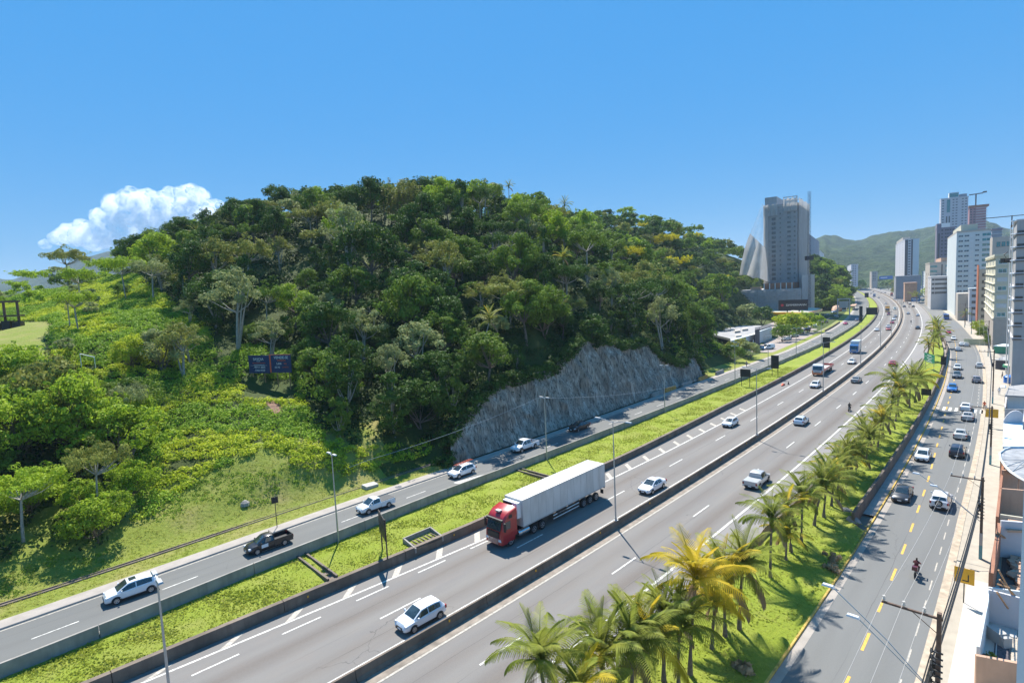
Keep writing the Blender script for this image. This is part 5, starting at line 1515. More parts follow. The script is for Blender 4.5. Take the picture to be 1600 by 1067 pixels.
# ------------------------------------------------------------------ the red articulated lorry (front at x = 0, facing +x)
def lorry():
    pf, pr = at(798, 852, 0), at(931, 782, 0)
    dirv = (pf - pr).normalized()
    rz = math.atan2(dirv.y, dirv.x)
    side = Vector((dirv.y, -dirv.x, 0))                  # right of travel: the far side? wheels seen are on the camera side
    org = pf + dirv * 1.35
    cam_side = -1 if side.dot(Vector((0, 0, 0)) - pf) < 0 else 1
    org = org - side * cam_side * 1.12
    o = empty('articulated_lorry', (org.x, org.y, 0.008), rz, 'long red-cab articulated lorry with a white refrigerated trailer in the oncoming lane', 'lorry', 'vehicles on the roads')
    red = paint((.40, .012, .014)); t_ = NT('trailer_white'); pz = t_.coord('Object')
    n1 = t_.noise(t_.mapped(pz, (.4, .4, .12)), 1.8, 4); base = t_.mix(t_.ramp(n1, .4, .8), (.64, .62, .58, 1), (.44, .41, .36, 1))
    tw = t_.done(t_.principled(base, 0.5))
    # cab: side profile extruded, with rounded front
    prof = [(0.0, .45), (-.02, .95), (-.06, 1.45), (-.12, 1.75), (-.42, 2.95), (-.62, 3.25), (-1.3, 3.62), (-2.25, 3.85), (-2.30, .95), (-1.95, .95), (-1.9, .55), (-.9, .55), (-.8, .45)]
    def ext(w0, w1, inset=0.0):
        b = MB(); n = len(prof)
        vs = []
        for y, sc in ((-w1, .0), (-w0, 1), (w0, 1), (w1, .0)):
            for (x, z) in prof:
                xx = x - (0.16 if (sc == 0 and x > -.7) else 0)
                zz = z - (0.10 if (sc == 0 and z > 3.0) else 0)
                vs.append((xx, y, zz))
        fs = []
        for r_ in range(3):
            for k in range(n):
                k2 = (k + 1) % n; fs.append((r_ * n + k, (r_ + 1) * n + k, (r_ + 1) * n + k2, r_ * n + k2))
        fs.append(tuple(range(n))); fs.append(tuple(3 * n + k for k in range(n))[::-1])
        b.add(vs, fs); return b
    ext(1.08, 1.25).build('cab', red, o, 30)
    b = MB(); b.panel((-.085, -1.0, 1.86), (-.085, 1.0, 1.86), (-.37, .98, 2.86), (-.37, -.98, 2.86), .03); b.build('windscreen', MT['car_glass'], o)
    for sg in (-1, 1):
        b = MB(); y = sg * 1.255
        b.add([(-.42, y, 1.9), (-1.35, y, 1.9), (-1.35, y, 2.72), (-.62, y, 2.72)], [(0, 1, 2, 3)] if sg > 0 else [(3, 2, 1, 0)]); b.build('side_window', MT['car_glass'], o)
        b = MB(); b.box(-.42, -.28, sg * 1.42 - .12, sg * 1.42 + .10, 1.85, 2.75); b.box(-.36, -.3, min(sg * 1.1, sg * 1.35), max(sg * 1.1, sg * 1.35), 2.6, 2.66); b.build('mirror', MT['black'], o)
        b = MB(); b.box(-.28, -.02 + .03, sg * .92 - .2, sg * .92 + .2, .78, 1.02, 0, None, .1, .2); b.build('headlight', MT['lamp_glass'], o)
        b = MB(); b.box(-2.34, -1.55, sg * 1.18 - .05, sg * 1.18 + .05, 3.02, 3.5, 0); b.build('side_fairing', red, o)
        b = MB(); b.box(-1.62, -1.1, sg * 1.262 - .004, sg * 1.262 + .004, 3.0 - .05, 3.32); b.build('vent_panel', MT['black'], o)
    b = MB(); b.box(.0, .22, -1.12, 1.12, 2.78, 3.0, 0, Matrix.Translation((-.42, 0, 0))); b.build('sun_visor', MT['black'], o)
    b = MB(); b.box(-.11, .03, -.82, .82, 1.12, 1.72)
    b.build('grille', MT['black'], o)
    b = MB()
    for k in range(5): b.box(-.08, .05, -.74, .74, .52 + k * .12, .56 + k * .12)
    b.build('grille_bar', MT['chrome'], o)
    b = MB()
    for k, ch in enumerate(range(7)): b.box(-.60, -.585, -.42 + k * .13, -.34 + k * .13, 3.06, 3.18)
    b.build('roof_lettering', MT['white_plain'], o)
    b = MB(); b.box(-1.15, -.75, -.3, .3, 3.50, 3.66); b.build('roof_hatch', MT['steel'], o)
    b = MB(); b.box(-7.2, -.6, -.45, .45, .55, .95); b.box(-18.2, -3.6, -.5, .5, 1.02, 1.34); b.build('chassis', MT['steel_dark'], o)
    for sg in (-1, 1):
        b = MB(); b.tube([(-4.2, sg * .95, .78), (-2.55, sg * .95, .78)], .34, 14); b.build('fuel_tank', MT['chrome'], o, 40)
        b = MB(); b.box(-12.9, -8.2, sg * 1.2 - .02, sg * 1.2 + .02, .48, .58); b.box(-12.9, -8.2, sg * 1.2 - .02, sg * 1.2 + .02, .86, .96); b.build('side_guard', MT['white_plain'], o)
        b = MB(); b.box(-10.6, -8.9, sg * 1.1 - .12, sg * 1.1 + .12, .62, 1.2); b.build('storage_box', MT['steel_dark'], o)
        b = MB(); b.box(-17.9, -17.8, sg * 1.05 - .2, sg * 1.05 + .2, .5, 1.0); b.build('mud_flap', MT['black'], o)
    b = MB(); b.box(-18.25, -3.2, -1.29, 1.29, 1.34, 4.22); bx = b.build('trailer_box', tw, o)
    b = MB()
    for sg in (-1, 1):
        b.box(-18.27, -3.18, sg * 1.295 - .012, sg * 1.295 + .012, 1.30, 1.42); b.box(-18.27, -3.18, sg * 1.295 - .01, sg * 1.295 + .01, 4.16, 4.24)
        for k in range(13): b.box(-3.2 - k * 1.254 - .012, -3.2 - k * 1.254 + .012, sg * 1.294 - .006, sg * 1.294 + .006, 1.42, 4.16)
    b.build('trailer_rail', MT['concrete_light'], bx)
    b = MB(); b.box(-3.19, -2.62, -1.02, 1.02, 2.35, 4.0); b.box(-2.63, -2.58, -.98, .30, 2.45, 3.9, 1)
    b.build('cooling_unit', [MT['white_plain'], MT['black']], o)
    for x in (-18.29,):
        b = MB(); b.box(x - .02, x + .02, -.02, .02, 1.5, 4.1); b.box(x - .02, x + .02, -1.2, 1.2, 1.05, 1.2); b.build('rear_bumper', MT['steel_dark'], o)
    add_wheels(o, (-1.35, -4.95, -6.3, -13.9, -15.15, -16.4), 1.08, WH_BIG, .52)
lorry()

def flatbed(px_, py_, cabc, lab, box=None, name='flatbed_lorry', L=9.0, stripe=None):
    p, rz = road_place(px_, py_, 0, True)
    o = empty(name, (p.x, p.y, .008), rz, lab, 'lorry', 'vehicles on the roads')
    pc_ = paint(cabc)
    b = MB()
    prof = [(0, .45), (-.02, 1.5), (-.35, 2.75), (-.6, 3.0), (-1.9, 3.05), (-1.9, .6), (-.9, .6), (-.8, .45)]
    n = len(prof); b.add([(x, y, z) for y in (-1.22, 1.22) for (x, z) in prof], [tuple(range(n)), tuple(range(n, 2 * n))[::-1]] + [(k, n + k, n + (k + 1) % n, (k + 1) % n) for k in range(n)])
    b.build('cab', pc_, o, 25)
    b = MB(); b.panel((-.02, -1.08, 1.62), (-.02, 1.08, 1.62), (-.32, 1.05, 2.62), (-.32, -1.05, 2.62), .03); b.build('windscreen', MT['car_glass'], o)
    for sg in (-1, 1):
        b = MB(); y = sg * 1.23; b.add([(-.4, y, 1.65), (-1.3, y, 1.65), (-1.3, y, 2.5), (-.5, y, 2.5)], [(0, 1, 2, 3)] if sg > 0 else [(3, 2, 1, 0)]); b.build('side_window', MT['car_glass'], o)
        b = MB(); b.box(-.2, .03, sg * .9 - .18, sg * .9 + .18, .7, .92); b.build('headlight', MT['lamp_glass'], o)
    b = MB(); b.box(-.05, .03, -.7, .7, .95, 1.42); b.build('grille', MT['steel'], o)
    if stripe is not None:
        b = MB(); b.box(-.1, .045, -1.225, 1.225, .5, .92); b.box(-.25, .02, -1.225, -.95, .92, 1.5); b.box(-.25, .02, .95, 1.225, .92, 1.5); b.box(-1.5, -.35, -1.235, 1.235, .75, 1.25); b.build('lower_trim', paint(stripe), o)
    b = MB(); b.box(-L, -.5, -.45, .45, .6, .95); b.build('chassis', MT['steel_dark'], o)
    if box is None:
        bd = paint((.48, .05, .035)); b = MB()
        b.box(-L, -2.3, -1.25, 1.25, 1.05, 1.2, 1)
        for sg in (-1, 1): b.box(-L, -2.3, sg * 1.25 - .04, sg * 1.25 + .04, 1.2, 1.75)
        b.box(-L - .04, -L + .04, -1.2, 1.2, 1.2, 1.75); b.box(-2.36, -2.28, -1.2, 1.2, 1.2, 2.1)
        b.build('load_bed', [bd, MT['concrete_light']], o)
    else:
        b = MB(); b.box(-L, -2.1, -1.27, 1.27, 1.0, 4.1); b.build('cargo_box', paint(box), o)
    add_wheels(o, (-1.0, -L + 2.0, -L + 3.3) if L > 8 else (-1.0, -L + 1.6), 1.05, WH_BIG, .52)
flatbed(1277, 588, (.74, .72, .70), 'orange and white lorry with an empty red flatbed', None, L=13.5, stripe=(.75, .16, .02))
flatbed(1334, 553, (.02, .17, .45), 'blue-cab lorry with a white cargo box', (.72, .72, .70), 'box_lorry', 7.5)
flatbed(1386.5, 488, (.75, .36, .04), 'yellow lorry in the oncoming bend', (.55, .35, .1), 'box_lorry', 7.0)
flatbed(1366, 464.5, (.2, .2, .35), 'dark lorry in the dense far oncoming traffic', (.6, .6, .66), 'box_lorry', 8.0)
# buses
def bus(px_, py_, z, tw, col, lab, L=11.0):
    p, rz = road_place(px_, py_, z, tw)
    o = empty('bus', (p.x, p.y, z + .008), rz, lab, 'bus', 'vehicles on the roads')
    b = MB(); b.box(-L, 0, -1.25, 1.25, .35, 3.1, 0, None, .01, .04); b.build('body', paint(col), o)
    b = MB(); b.box(-.1, .02, -1.12, 1.12, 1.4, 2.7); b.build('windscreen', MT['car_glass'], o)
    b = MB(); b.box(-L - .02, -L + .1, -1.05, 1.05, 1.8, 2.7); b.build('rear_window', MT['car_glass'], o)
    for sg in (-1, 1):
        for k in range(7): b = MB(); b.box(-L + .6 + k * 1.45, -L + 1.9 + k * 1.45, sg * 1.245 - .02, sg * 1.245 + .02, 1.55, 2.55); b.build('side_window', MT['car_glass'], o)
    add_wheels(o, (-2.2, -L + 2.8), 1.1, WH_BIG, .5)
bus(1477, 498, -1.5, False, (.01, .10, .36), 'blue bus on the bend of the street seen from behind')
bus(1310 + 9, 487, 1.2, True, (.62, .62, .62), 'white bus stopped beside the red-roofed shelter', 9.0)
flatbed(1393.5, 463.0, (.5, .08, .05), 'red lorry in the far outbound traffic', (.5, .15, .08), 'box_lorry', 6.0)

# ------------------------------------------------------------------ people and motorcycles
def skin_mesh(name, verts, edges, radii, mat, root=0, sub=2):
    me = bpy.data.meshes.new('skeleton'); me.from_pydata(verts, edges, [])
    o = bpy.data.objects.new('skeleton', me); COL.objects.link(o)
    md = o.modifiers.new('skin', 'SKIN')
    if not me.skin_vertices: 
        bpy.context.view_layer.objects.active = o
        bpy.ops.mesh.customdata_skin_add()
    for i, r_ in enumerate(radii):
        me.skin_vertices[0].data[i].radius = r_ if isinstance(r_, tuple) else (r_, r_)
        me.skin_vertices[0].data[i].use_root = (i == root)
    sb = o.modifiers.new('sub', 'SUBSURF'); sb.levels = sub; sb.render_levels = sub
    dg = bpy.context.evaluated_depsgraph_get()
    out = bpy.data.meshes.new_from_object(o.evaluated_get(dg)); out.name = name
    out.materials.clear()
    for q in (mat if isinstance(mat, (list, tuple)) else [mat]): out.materials.append(q)
    bpy.data.objects.remove(o); bpy.data.meshes.remove(me)
    for p_ in out.polygons: p_.use_smooth = True
    return out
SKIN = simple('skin', (.42, .24, .16), .6)
def figure(pose):
    if pose == 'walk':
        v = [(0, 0, .95), (0, 0, 1.15), (0, 0, 1.38), (0, 0, 1.50), (.02, 0, 1.62), (.02, 0, 1.74),
             (0, .18, 1.40), (-.06, .24, 1.14), (.06, .25, .90), (.10, .25, .80), (0, -.18, 1.40), (.06, -.24, 1.14), (.20, -.24, .93), (.25, -.24, .84),
             (0, .10, .90), (.14, .10, .50), (.10, .10, .09), (.24, .10, .04), (0, -.10, .90), (-.04, -.10, .50), (-.24, -.10, .12), (-.12, -.10, .05)]
    else:      # riding, seated
        v = [(-.1, 0, .88), (-.04, 0, 1.08), (.08, 0, 1.30), (.12, 0, 1.40), (.16, 0, 1.52), (.17, 0, 1.64),
             (.08, .18, 1.30), (.20, .26, 1.10), (.44, .26, 1.06), (.52, .25, 1.06), (.08, -.18, 1.30), (.20, -.26, 1.10), (.44, -.26, 1.06), (.52, -.25, 1.06),
             (-.08, .12, .85), (.32, .18, .80), (.14, .16, .36), (.28, .16, .32), (-.08, -.12, .85), (.32, -.18, .80), (.14, -.16, .36), (.28, -.16, .32)]
    e = [(0, 1), (1, 2), (2, 3), (3, 4), (4, 5), (2, 6), (6, 7), (7, 8), (8, 9), (2, 10), (10, 11), (11, 12), (12, 13), (0, 14), (14, 15), (15, 16), (16, 17), (0, 18), (18, 19), (19, 20), (20, 21)]
    r_ = [(.15, .12), (.14, .11), (.17, .11), .055, .085, .08, .07, .048, .035, .038, .07, .048, .035, .038, .10, .065, .045, .035, .10, .065, .045, .035]
    return skin_mesh('body', v, e, r_, [SKIN, SKIN, SKIN]), v
def dress(me, shirt, trousers, hipz, neckz, hair=(.02, .015, .01), helmet=False):
    me = me.copy(); me.materials.clear()
    for q in (SKIN, simple('shirt', shirt, .8), simple('trousers', trousers, .8), simple('hair', hair, .5), MT['black']): me.materials.append(q)
    for p_ in me.polygons:
        c = p_.center
        zt = hipz
        if c.z > neckz + .17: p_.material_index = 3
        elif c.z > neckz: p_.material_index = 3 if (c.x < .0 + (0.12 if helmet else 0)) else 0
        elif c.z > zt: p_.material_index = 1 if (abs(c.y) < .27 and c.z > zt + .02 or helmet) else 0
        elif c.z > .11: p_.material_index = 2
        else: p_.material_index = 4
    return me
FW, _ = figure('walk'); FRd, _ = figure('ride')
def person(loc, rz, shirt, trousers, lab, sc=1.0):
    o = link('person', dress(FW, shirt, trousers, .93, 1.50), None, loc=loc, rot=(0, 0, rz), scale=sc)
    return tag(o, lab, 'person')
p = at(736, 709, 1.33); person((p.x, p.y, 1.33), heading(sd(p)[0]), (.02, .04, .25), (.03, .03, .04), 'person in a blue top walking on the sidewalk under the rock cutting')
p = at(1166.5, 573, 1.33); person((p.x, p.y, 1.33), heading(sd(p)[0]) + 3.1, (.35, .3, .25), (.10, .08, .07), 'person in brownish clothes walking on the sidewalk past the car park')
p = at(1538, 640, -1.36); person((p.x, p.y, -1.36), heading(sd(p)[0]), (.75, .12, .04), (.12, .12, .14), 'person in an orange vest on the town kerb by the yellow sign')
p = at(1566, 591, -1.36); person((p.x, p.y, -1.36), 2.0, (.3, .3, .32), (.10, .10, .12), 'person in grey standing on the town sidewalk near the kiosk')
p = at(1561, 617, -1.36); person((p.x, p.y, -1.36), 1.0, (.7, .7, .7), (.5, .5, .5), 'person in white near the grey roofed shop')

def motorcycle(px_, py_, z, tw, lab, shirt, case=True, lean=0.0):
    p, rz = road_place(px_, py_, z, tw)
    o = empty('motorcycle', (p.x, p.y, z + .005), rz, lab, 'motorcycle', 'motorcycles on the roads')
    mc = paint((.03, .03, .035))
    for x in (.68, -.62):
        w = MB(); w.tube([(x, -.055, .30), (x, .055, .30)], .30, 16); w.build('wheel', MT['rubber'], o, 40)
    b = MB(); b.tube([(.68, 0, .30), (.50, 0, .72), (.42, 0, .98)], .045, 6); b.tube([(.43, -.34, 1.04), (.46, 0, 1.0), (.43, .34, 1.04)], .02, 6); b.tube([(-.62, .08, .30), (-.05, .08, .42), (.2, 0, .5)], .04, 6); b.build('frame', MT['steel_dark'], o)
    b = MB(); b.tube([(.42, 0, .74), (.25, 0, .86), (-.02, 0, .80)], [.08, .15, .10], 10); b.build('fuel_tank', paint((.30, .01, .01)), o, 60)
    b = MB(); b.tube([(.02, 0, .78), (-.3, 0, .80), (-.72, 0, .84)], [.09, .13, .07], 8); b.build('seat', MT['black'], o, 60)
    b = MB(); b.box(-.12, .30, -.14, .14, .32, .62, 0, None, .2, .2); b.build('engine', MT['steel'], o)
    if case:
        b = MB(); b.box(-.98, -.58, -.22, .22, .86, 1.20, 0, None, .1, .1); b.build('top_case', paint((.10, .01, .012)), o)
    r_ = link('person', dress(FRd, shirt, (.03, .03, .04), .80, 1.42, helmet=True), None, loc=(p.x, p.y, z + .02), rot=(0, 0, rz))
    tag(r_, lab.replace('motorcycle', 'motorcyclist').replace('carrying', 'with') if 'motorcycle' in lab else lab, 'person')
    r_['label'] = 'rider in ' + ('a dark red jacket' if shirt[0] > .08 else 'black clothes') + ' sitting on the ' + lab.split(' with')[0]
motorcycle(1431.5, 899, -1.5, False, 'dark motorcycle with a red top case in the middle of the street', (.09, .012, .015))
motorcycle(1327, 642, 0, False, 'black motorcycle alone in the outer motorway lane', (.015, .015, .018), False)
motorcycle(1423.5, 505, 0, False, 'dark motorcycle between the lanes of the bend', (.02, .02, .03), False)
for q, (a_, b_, lb) in enumerate(((1411.5, 474, 'dark motorcycle first of three in the far bend'), (1418.3, 474.8, 'dark motorcycle second of three in the far bend'), (1420.3, 481.5, 'dark motorcycle third of three in the far bend'))):
    motorcycle(a_, b_, 0, False, lb, (.05, .05, .07), False)

# ================================================================== STREET FURNITURE
def lamp_post(base, H, label, group, arm=1.6, rz=None, single=False, thick=.075):
    s, d = sd(base)
    o = empty('street_lamp', base, (heading(s) if rz is None else rz), label, 'street lamp', group)
    b = MB(); b.tube([(0, 0, 0), (0, 0, H * .5), (0, 0, H)], [thick * 1.25, thick, thick * .6], 10); b.build('pole', MT['steel'], o, 50)
    b = MB(); b.box(-.22, .22, -.22, .22, 0, .04); b.tube([(0, 0, .04), (0, 0, .35)], thick * 1.7, 10); b.build('base_plate', MT['steel'], o, 50)
    for sg in ((-1, 1) if not single else (1,)):
        b = MB(); b.tube([(0, 0, H - .12), (0, sg * arm * .6, H + .08), (0, sg * arm, H + .14)], .035, 6); b.build('arm', MT['steel'], o, 50)
        b = MB(); b.box(-.15, .15, sg * (arm + .25) - .36, sg * (arm + .25) + .36, H + .10, H + .20, 0, None, .25, .12); b.build('lamp_head', MT['steel'], o)
    return o
zb_ = at(955, 822, 0.0)
s_, d_ = sd(zb_)
ms = [sd(at(x, y, 0))[0] for x, y in ((955, 822), (1175, 686), (1281.5, 617), (1340, 573), (1374, 546))]
ml = ['tall double-armed lamp post on the median close to the lorry trailer', 'tall double-armed lamp post on the median beside the white hatchback', 'double-armed lamp post on the median ahead of the flatbed lorry', 'double-armed lamp post on the median by the blue-cab lorry', 'double-armed lamp post on the median at the start of the bend']
for s, l in zip(ms, ml): lamp_post(P(s, 0, .86), 10.9, l, 'median lamp posts', 1.7)
sp = (ms[-1] - ms[0]) / 4
for k in range(1, 10): lamp_post(P(ms[-1] + sp * k, 0, .86), 10.9, 'distant double-armed lamp post on the median of the bend', 'far median lamp posts', 1.7)
for (x, y), l in zip(((535, 851), (853, 718), (1021, 643), (1136.6, 599), (1196.6, 577.6), (1244.5, 559), (1281, 541)),
        ('lamp post on the lawn beside the shaft of the concrete drain steps', 'lamp post behind the lorry trailer along the service road barrier', 'lamp post at the middle of the rock cutting', 'lamp post just past the end of the rock cutting', 'lamp post opposite the white van', 'lamp post opposite the entrance of the car park', 'lamp post furthest along the service road barrier')):
    p = at(x, y, .9); s, d = sd(p); lamp_post(P(s, float(dB(s)) + .35, .9), 9.3, l, 'lamp posts along the service road', .35)
p = at(271, 1135, .85); s, d = sd(p); lamp_post(p, 10.4 if False else (atY(248.8, 905, p.y).z - p.z), 'grey lamp post with four small heads standing on the near lawn', None, .45)

def utility_pole(s, d, ztop, label, lamp=True, arm=2.4, sign=False):
    base = P(s, d, -1.4)
    o = empty('utility_pole', base, heading(s), label, 'utility pole', 'utility poles along the town sidewalk')
    H = ztop + 1.4
    b = MB(); b.box(-.15, .15, -.12, .12, 0, H, 0, None, .25, .25)
    b.build('pole', MT['rust'], o)
    b = MB(); b.box(-.158, .158, -.128, .128, 0, 1.4); b.build('painted_foot', simple('pole_blue', (.12, .30, .34), .7), o)
    b = MB(); b.box(-.153, .153, -.123, .123, 1.4, 2.6); b.build('painted_band', MT['concrete_light'], o)
    b = MB(); b.box(-.05, .05, -.15, arm, H - .35, H - .25); b.tube([(0, .05, H - 1.1), (0, arm * .45, H - .36)], .02, 5); b.build('crossarm', MT['rust'], o)
    for k in range(3):
        b = MB(); y = arm - .1 - k * .85; b.tube([(0, y, H - .25), (0, y, H - .12), (0, y, H - .05), (0, y, H + .05)], [.03, .09, .05, .07], 8); b.build('insulator', MT['concrete_light'], o, 50)
    b = MB()
    for k in range(7): z = H - 2.0 - k * .32; b.box(-.22, -.12, -.2, .32, z, z + .05); b.tube([(-.3, .25, z), (-.14, .25, z + .14)], .06, 6)
    b.build('cable_bracket', MT['steel_dark'], o)
    b = MB(); b.tube([(.2, .1, H - 3.4), (.28, .15, H - 3.0), (.22, .1, H - 2.6)], [.18, .22, .18], 8); b.build('cable_coil', MT['black'], o, 50)
    if lamp:
        for q, (yy, xx, hh) in enumerate(((5.0, 1.2, -1.0), (3.4, -.3, -1.5))):
            b = MB(); b.tube([(0, .1, H - 4.3), (xx * .4, yy * .45, H + hh - 1.6), (xx, yy, H + hh)], .03, 6); b.build('lamp_arm', MT['steel'], o, 50)
            b = MB(); b.box(xx - .12, xx + .12, yy - .1, yy + .55, H + hh - .04, H + hh + .07, 0, None, .2, .2); b.build('lamp_head', MT['lamp_glass'], o)
    return o, H
def find_s(px_, py_, d0):
    best = None
    for Y in np.arange(14, 420, .25):
        p = atY(px_, py_, Y); s, d = sd(p)
        if best is None or abs(d - d0) < best[0]: best = (abs(d - d0), s, p.z)
    return best[1], best[2]
UP = []
for (s, d, zt), l in zip(((16, 29.4, 9.3), (48.9, 29.0, 6.6), (82.3, 28.5, 7.0), (128.3, 28.1, 9.6), (207.8, 28.3, 10.0), (285.7, 26.4, 10.2), (319.6, 25.6, 10.2)),
        ('brown utility pole with a long crossarm whose foot is out of view', 'brown utility pole with a blue-painted foot beside the white off-road vehicle', 'brown utility pole carrying the yellow sign near the arched shop', 'brown utility pole beside the round kiosk',
         'utility pole in front of the cream apartment block', 'utility pole close to the striped brown building', 'last utility pole before the tall white block')):
    o, H = utility_pole(s, d, zt, l, lamp=(s < 75)); UP.append((s, zt, d))
def wire(a, b, sag, r=.018, name='cable', lab='thin cable', n=10, mat='steel', grp='overhead cables'):
    pts_ = [Vector(a).lerp(Vector(b), k / n) - Vector((0, 0, sag * 4 * (k / n) * (1 - k / n))) for k in range(n + 1)]
    m_ = MB(); m_.tube(pts_, r, 4)
    return tag(m_.build(name, MT[mat]), lab, 'cable', grp)
UP = [(UP[0][0] - 34, UP[0][1], 30.2)] + UP
ordn = ['', 'near', 'second', 'third', 'fourth', 'fifth', 'sixth', 'seventh', 'eighth']
for i in range(len(UP) - 1):
    (s0, z0, e0), (s1, z1, e1) = UP[i], UP[i + 1]
    seg = 'ending at the %s utility pole' % (ordn[i + 1] if i else 'first')
    for k in range(3):
        dd = -(2.3 - k * .85)
        wire(P(s0, e0 + dd, z0 + .05), P(s1, e1 + dd, z1 + .05), .45, .009, lab='pale %s power line over the street %s' % (('outermost', 'middle', 'inner')[k], seg), mat='concrete_light')
    for k in range(3): wire(P(s0, e0 - .3, z0 - 2.2 - k * .6), P(s1, e1 - .3, z1 - 2.2 - k * .6), .5, .03 + .015 * k, lab='black %s telephone cable %s' % (('upper', 'middle', 'thick lower')[k], seg), mat='black')
# service road cable along the rock
ca = [P(sd(at(x, y, .9))[0], -28.3, 9.2) for x, y in ((20, 930), (535, 851), (853, 718), (1021, 643))]
a_ = atY(0, 888, 60); b_ = atY(577, 718, 72); c_ = atY(840, 622, 82); e_ = atY(1095, 592, 128)
wire(a_, b_, 1.0, .022, lab='pale cable low over the grassy bank'); wire(b_, c_, .5, .022, lab='pale cable crossing in front of the dark slope towards the rock'); wire(c_, e_, 1.2, .022, lab='pale cable running in front of the rock cutting')

def two_post_sign(p1, p2, z, h0, h1, mat, label, text=None, over=.25, back=None, cat='road sign', name='road_sign', post='steel_dark'):
    """two posts standing at p1 and p2 with one panel"""
    a, b = Vector(p1), Vector(p2)
    o = empty(name, a, 0, label, cat)
    u = (b - a); L = u.length; u.normalize(); n = Vector((u.y, -u.x, 0))
    if n.dot(-a) < 0: n = -n
    for q in (Vector((0, 0, 0)), u * L):
        m_ = MB(); m_.tube([q, q + Vector((0, 0, h1 - .1))], .07, 6); m_.build('post', MT[post], o)
    c0, c1 = -u * over + n * .08, u * (L + over) + n * .08
    m_ = MB(); m_.panel(c0 + Vector((0, 0, h0)), c1 + Vector((0, 0, h0)), c1 + Vector((0, 0, h1)), c0 + Vector((0, 0, h1)), .05); m_.build('panel', MT[mat], o)
    m_ = MB()
    for t_ in (.2, .5, .8): z_ = h0 + (h1 - h0) * t_; m_.panel(c0 + n * .0 + Vector((0, 0, z_ - .04)), c1 + Vector((0, 0, z_ - .04)), c1 + Vector((0, 0, z_ + .04)), c0 + Vector((0, 0, z_ + .04)), .0701)
    if not text: m_.build('stiffener', MT['steel_dark'], o)
    else:
        wdt = L + 2 * over
        for (t_, w0, w1, hh, mm) in text:
            q = MB(); z_ = h0 + (h1 - h0) * t_
            s0 = c0 + u * wdt * w0; s1 = c0 + u * wdt * w1
            for e in (.056,): q.panel(s0 + n * e + Vector((0, 0, z_)), s1 + n * e + Vector((0, 0, z_)), s1 + n * e + Vector((0, 0, z_ + hh)), s0 + n * e + Vector((0, 0, z_ + hh)), .004)
            # the panel() normal may face away: draw on both faces
            for e in (-.062,): q.panel(s0 + n * e + Vector((0, 0, z_)), s1 + n * e + Vector((0, 0, z_)), s1 + n * e + Vector((0, 0, z_ + hh)), s0 + n * e + Vector((0, 0, z_ + hh)), .004)
            q.build('lettering', MT[mm], o)
    return o
def lawn_sign(px_, py_, w, h0, h1, lab, mat='sign_black', skew=0.0, z=.85, **k):
    c = at(px_, py_, z); s, d = sd(c); r_ = Vector((math.sin(heading(s)), -math.cos(heading(s)), 0)); tt = Vector((math.cos(heading(s)), math.sin(heading(s)), 0))
    v = (r_ + tt * skew).normalized() * w / 2
    return two_post_sign(c - v, c + v, z, h0, h1, mat, lab, **k)
a, b = at(597.5, 858, .85), at(605.5, 874, .85)
two_post_sign(a, b, .85, 1.9, 4.1, 'sign_black', 'dark road sign seen almost edge-on on two brown posts on the near lawn', post='rust')
lawn_sign(1165, 604, 1.9, 2.4, 4.2, 'black back of a wide road sign on the central lawn', skew=0.0)
lawn_sign(1211, 587, 1.4, 1.9, 5.4, 'tall black back of an upright road sign on the central lawn')
lawn_sign(1291, 551, 1.7, 1.6, 5.2, 'black backed sign on the lawn near the blue-cab lorry')
lawn_sign(1362, 497, 5.0, 2.0, 6.2, 'wide black backed sign at the tip of the central lawn')
lawn_sign(1354, 468, 3.0, 2.0, 7.0, 'small dark backed sign far along the service road fork')
lawn_sign(1345, 505, 1.0, 1.0, 9.0, 'narrow tall dark sign on the central lawn beside the tower shade')
c0 = at(1446, 576, -.5); c1 = at(1459, 581, -.5)
two_post_sign(c0, c1, -.5, 2.1, 4.5, 'sign_green', 'green motorway direction sign with white writing among the palms', over=.65, post='steel',
    text=[(.76, .30, .72, .16, 'white_plain'), (.60, .08, .92, .05, 'white_plain'), (.42, .28, .75, .14, 'white_plain'), (.24, .36, .66, .13, 'white_plain'), (.08, .22, .8, .13, 'white_plain')])
def town_sign(px_, py_, w, h0, h1, mat, lab, z=0.0, **k):
    c = at(px_, py_, z); v = Vector((c.y, -c.x, 0)).normalized() * w / 2
    return two_post_sign(c - v, c + v, z, h0, h1, mat, lab, **k)
town_sign(1430.5, 474, 5.5, 1.5, 5.0, 'sign_blue', 'blue road sign between the far lawn and the street', text=[(.6, .1, .9, .4, 'white_plain'), (.25, .2, .8, .4, 'white_plain')])
town_sign(1409, 465, 5.0, 1.5, 5.5, 'sign_green', 'green road sign on the far lawn')
town_sign(1417.5, 468, 4.0, 1.0, 6.0, 'sign_yellow', 'orange yellow advertising sign on the far lawn')
c = at(1384, 452, 0); two_post_sign(c + Vector((-7, 5, 0)), c + Vector((7, -5, 0)), 0, 17, 23, 'sign_blue', 'large blue signboard over the far end of the town', over=1, text=[(.4, .1, .6, 1.4, 'white_plain')], cat='signboard', name='signboard')
# dark panel fixed to the end of the footpath wall, edge-on signs
p = at(1447, 622, -.6); lawn_sign(1447, 624, 1.2, .9, 2.3, 'small dark panel on posts behind the footpath wall', z=-.5)
p = at(1474, 575, -.6); lawn_sign(1474, 575, .7, .9, 3.2, 'narrow dark panel at the bend of the footpath wall', z=-.5)
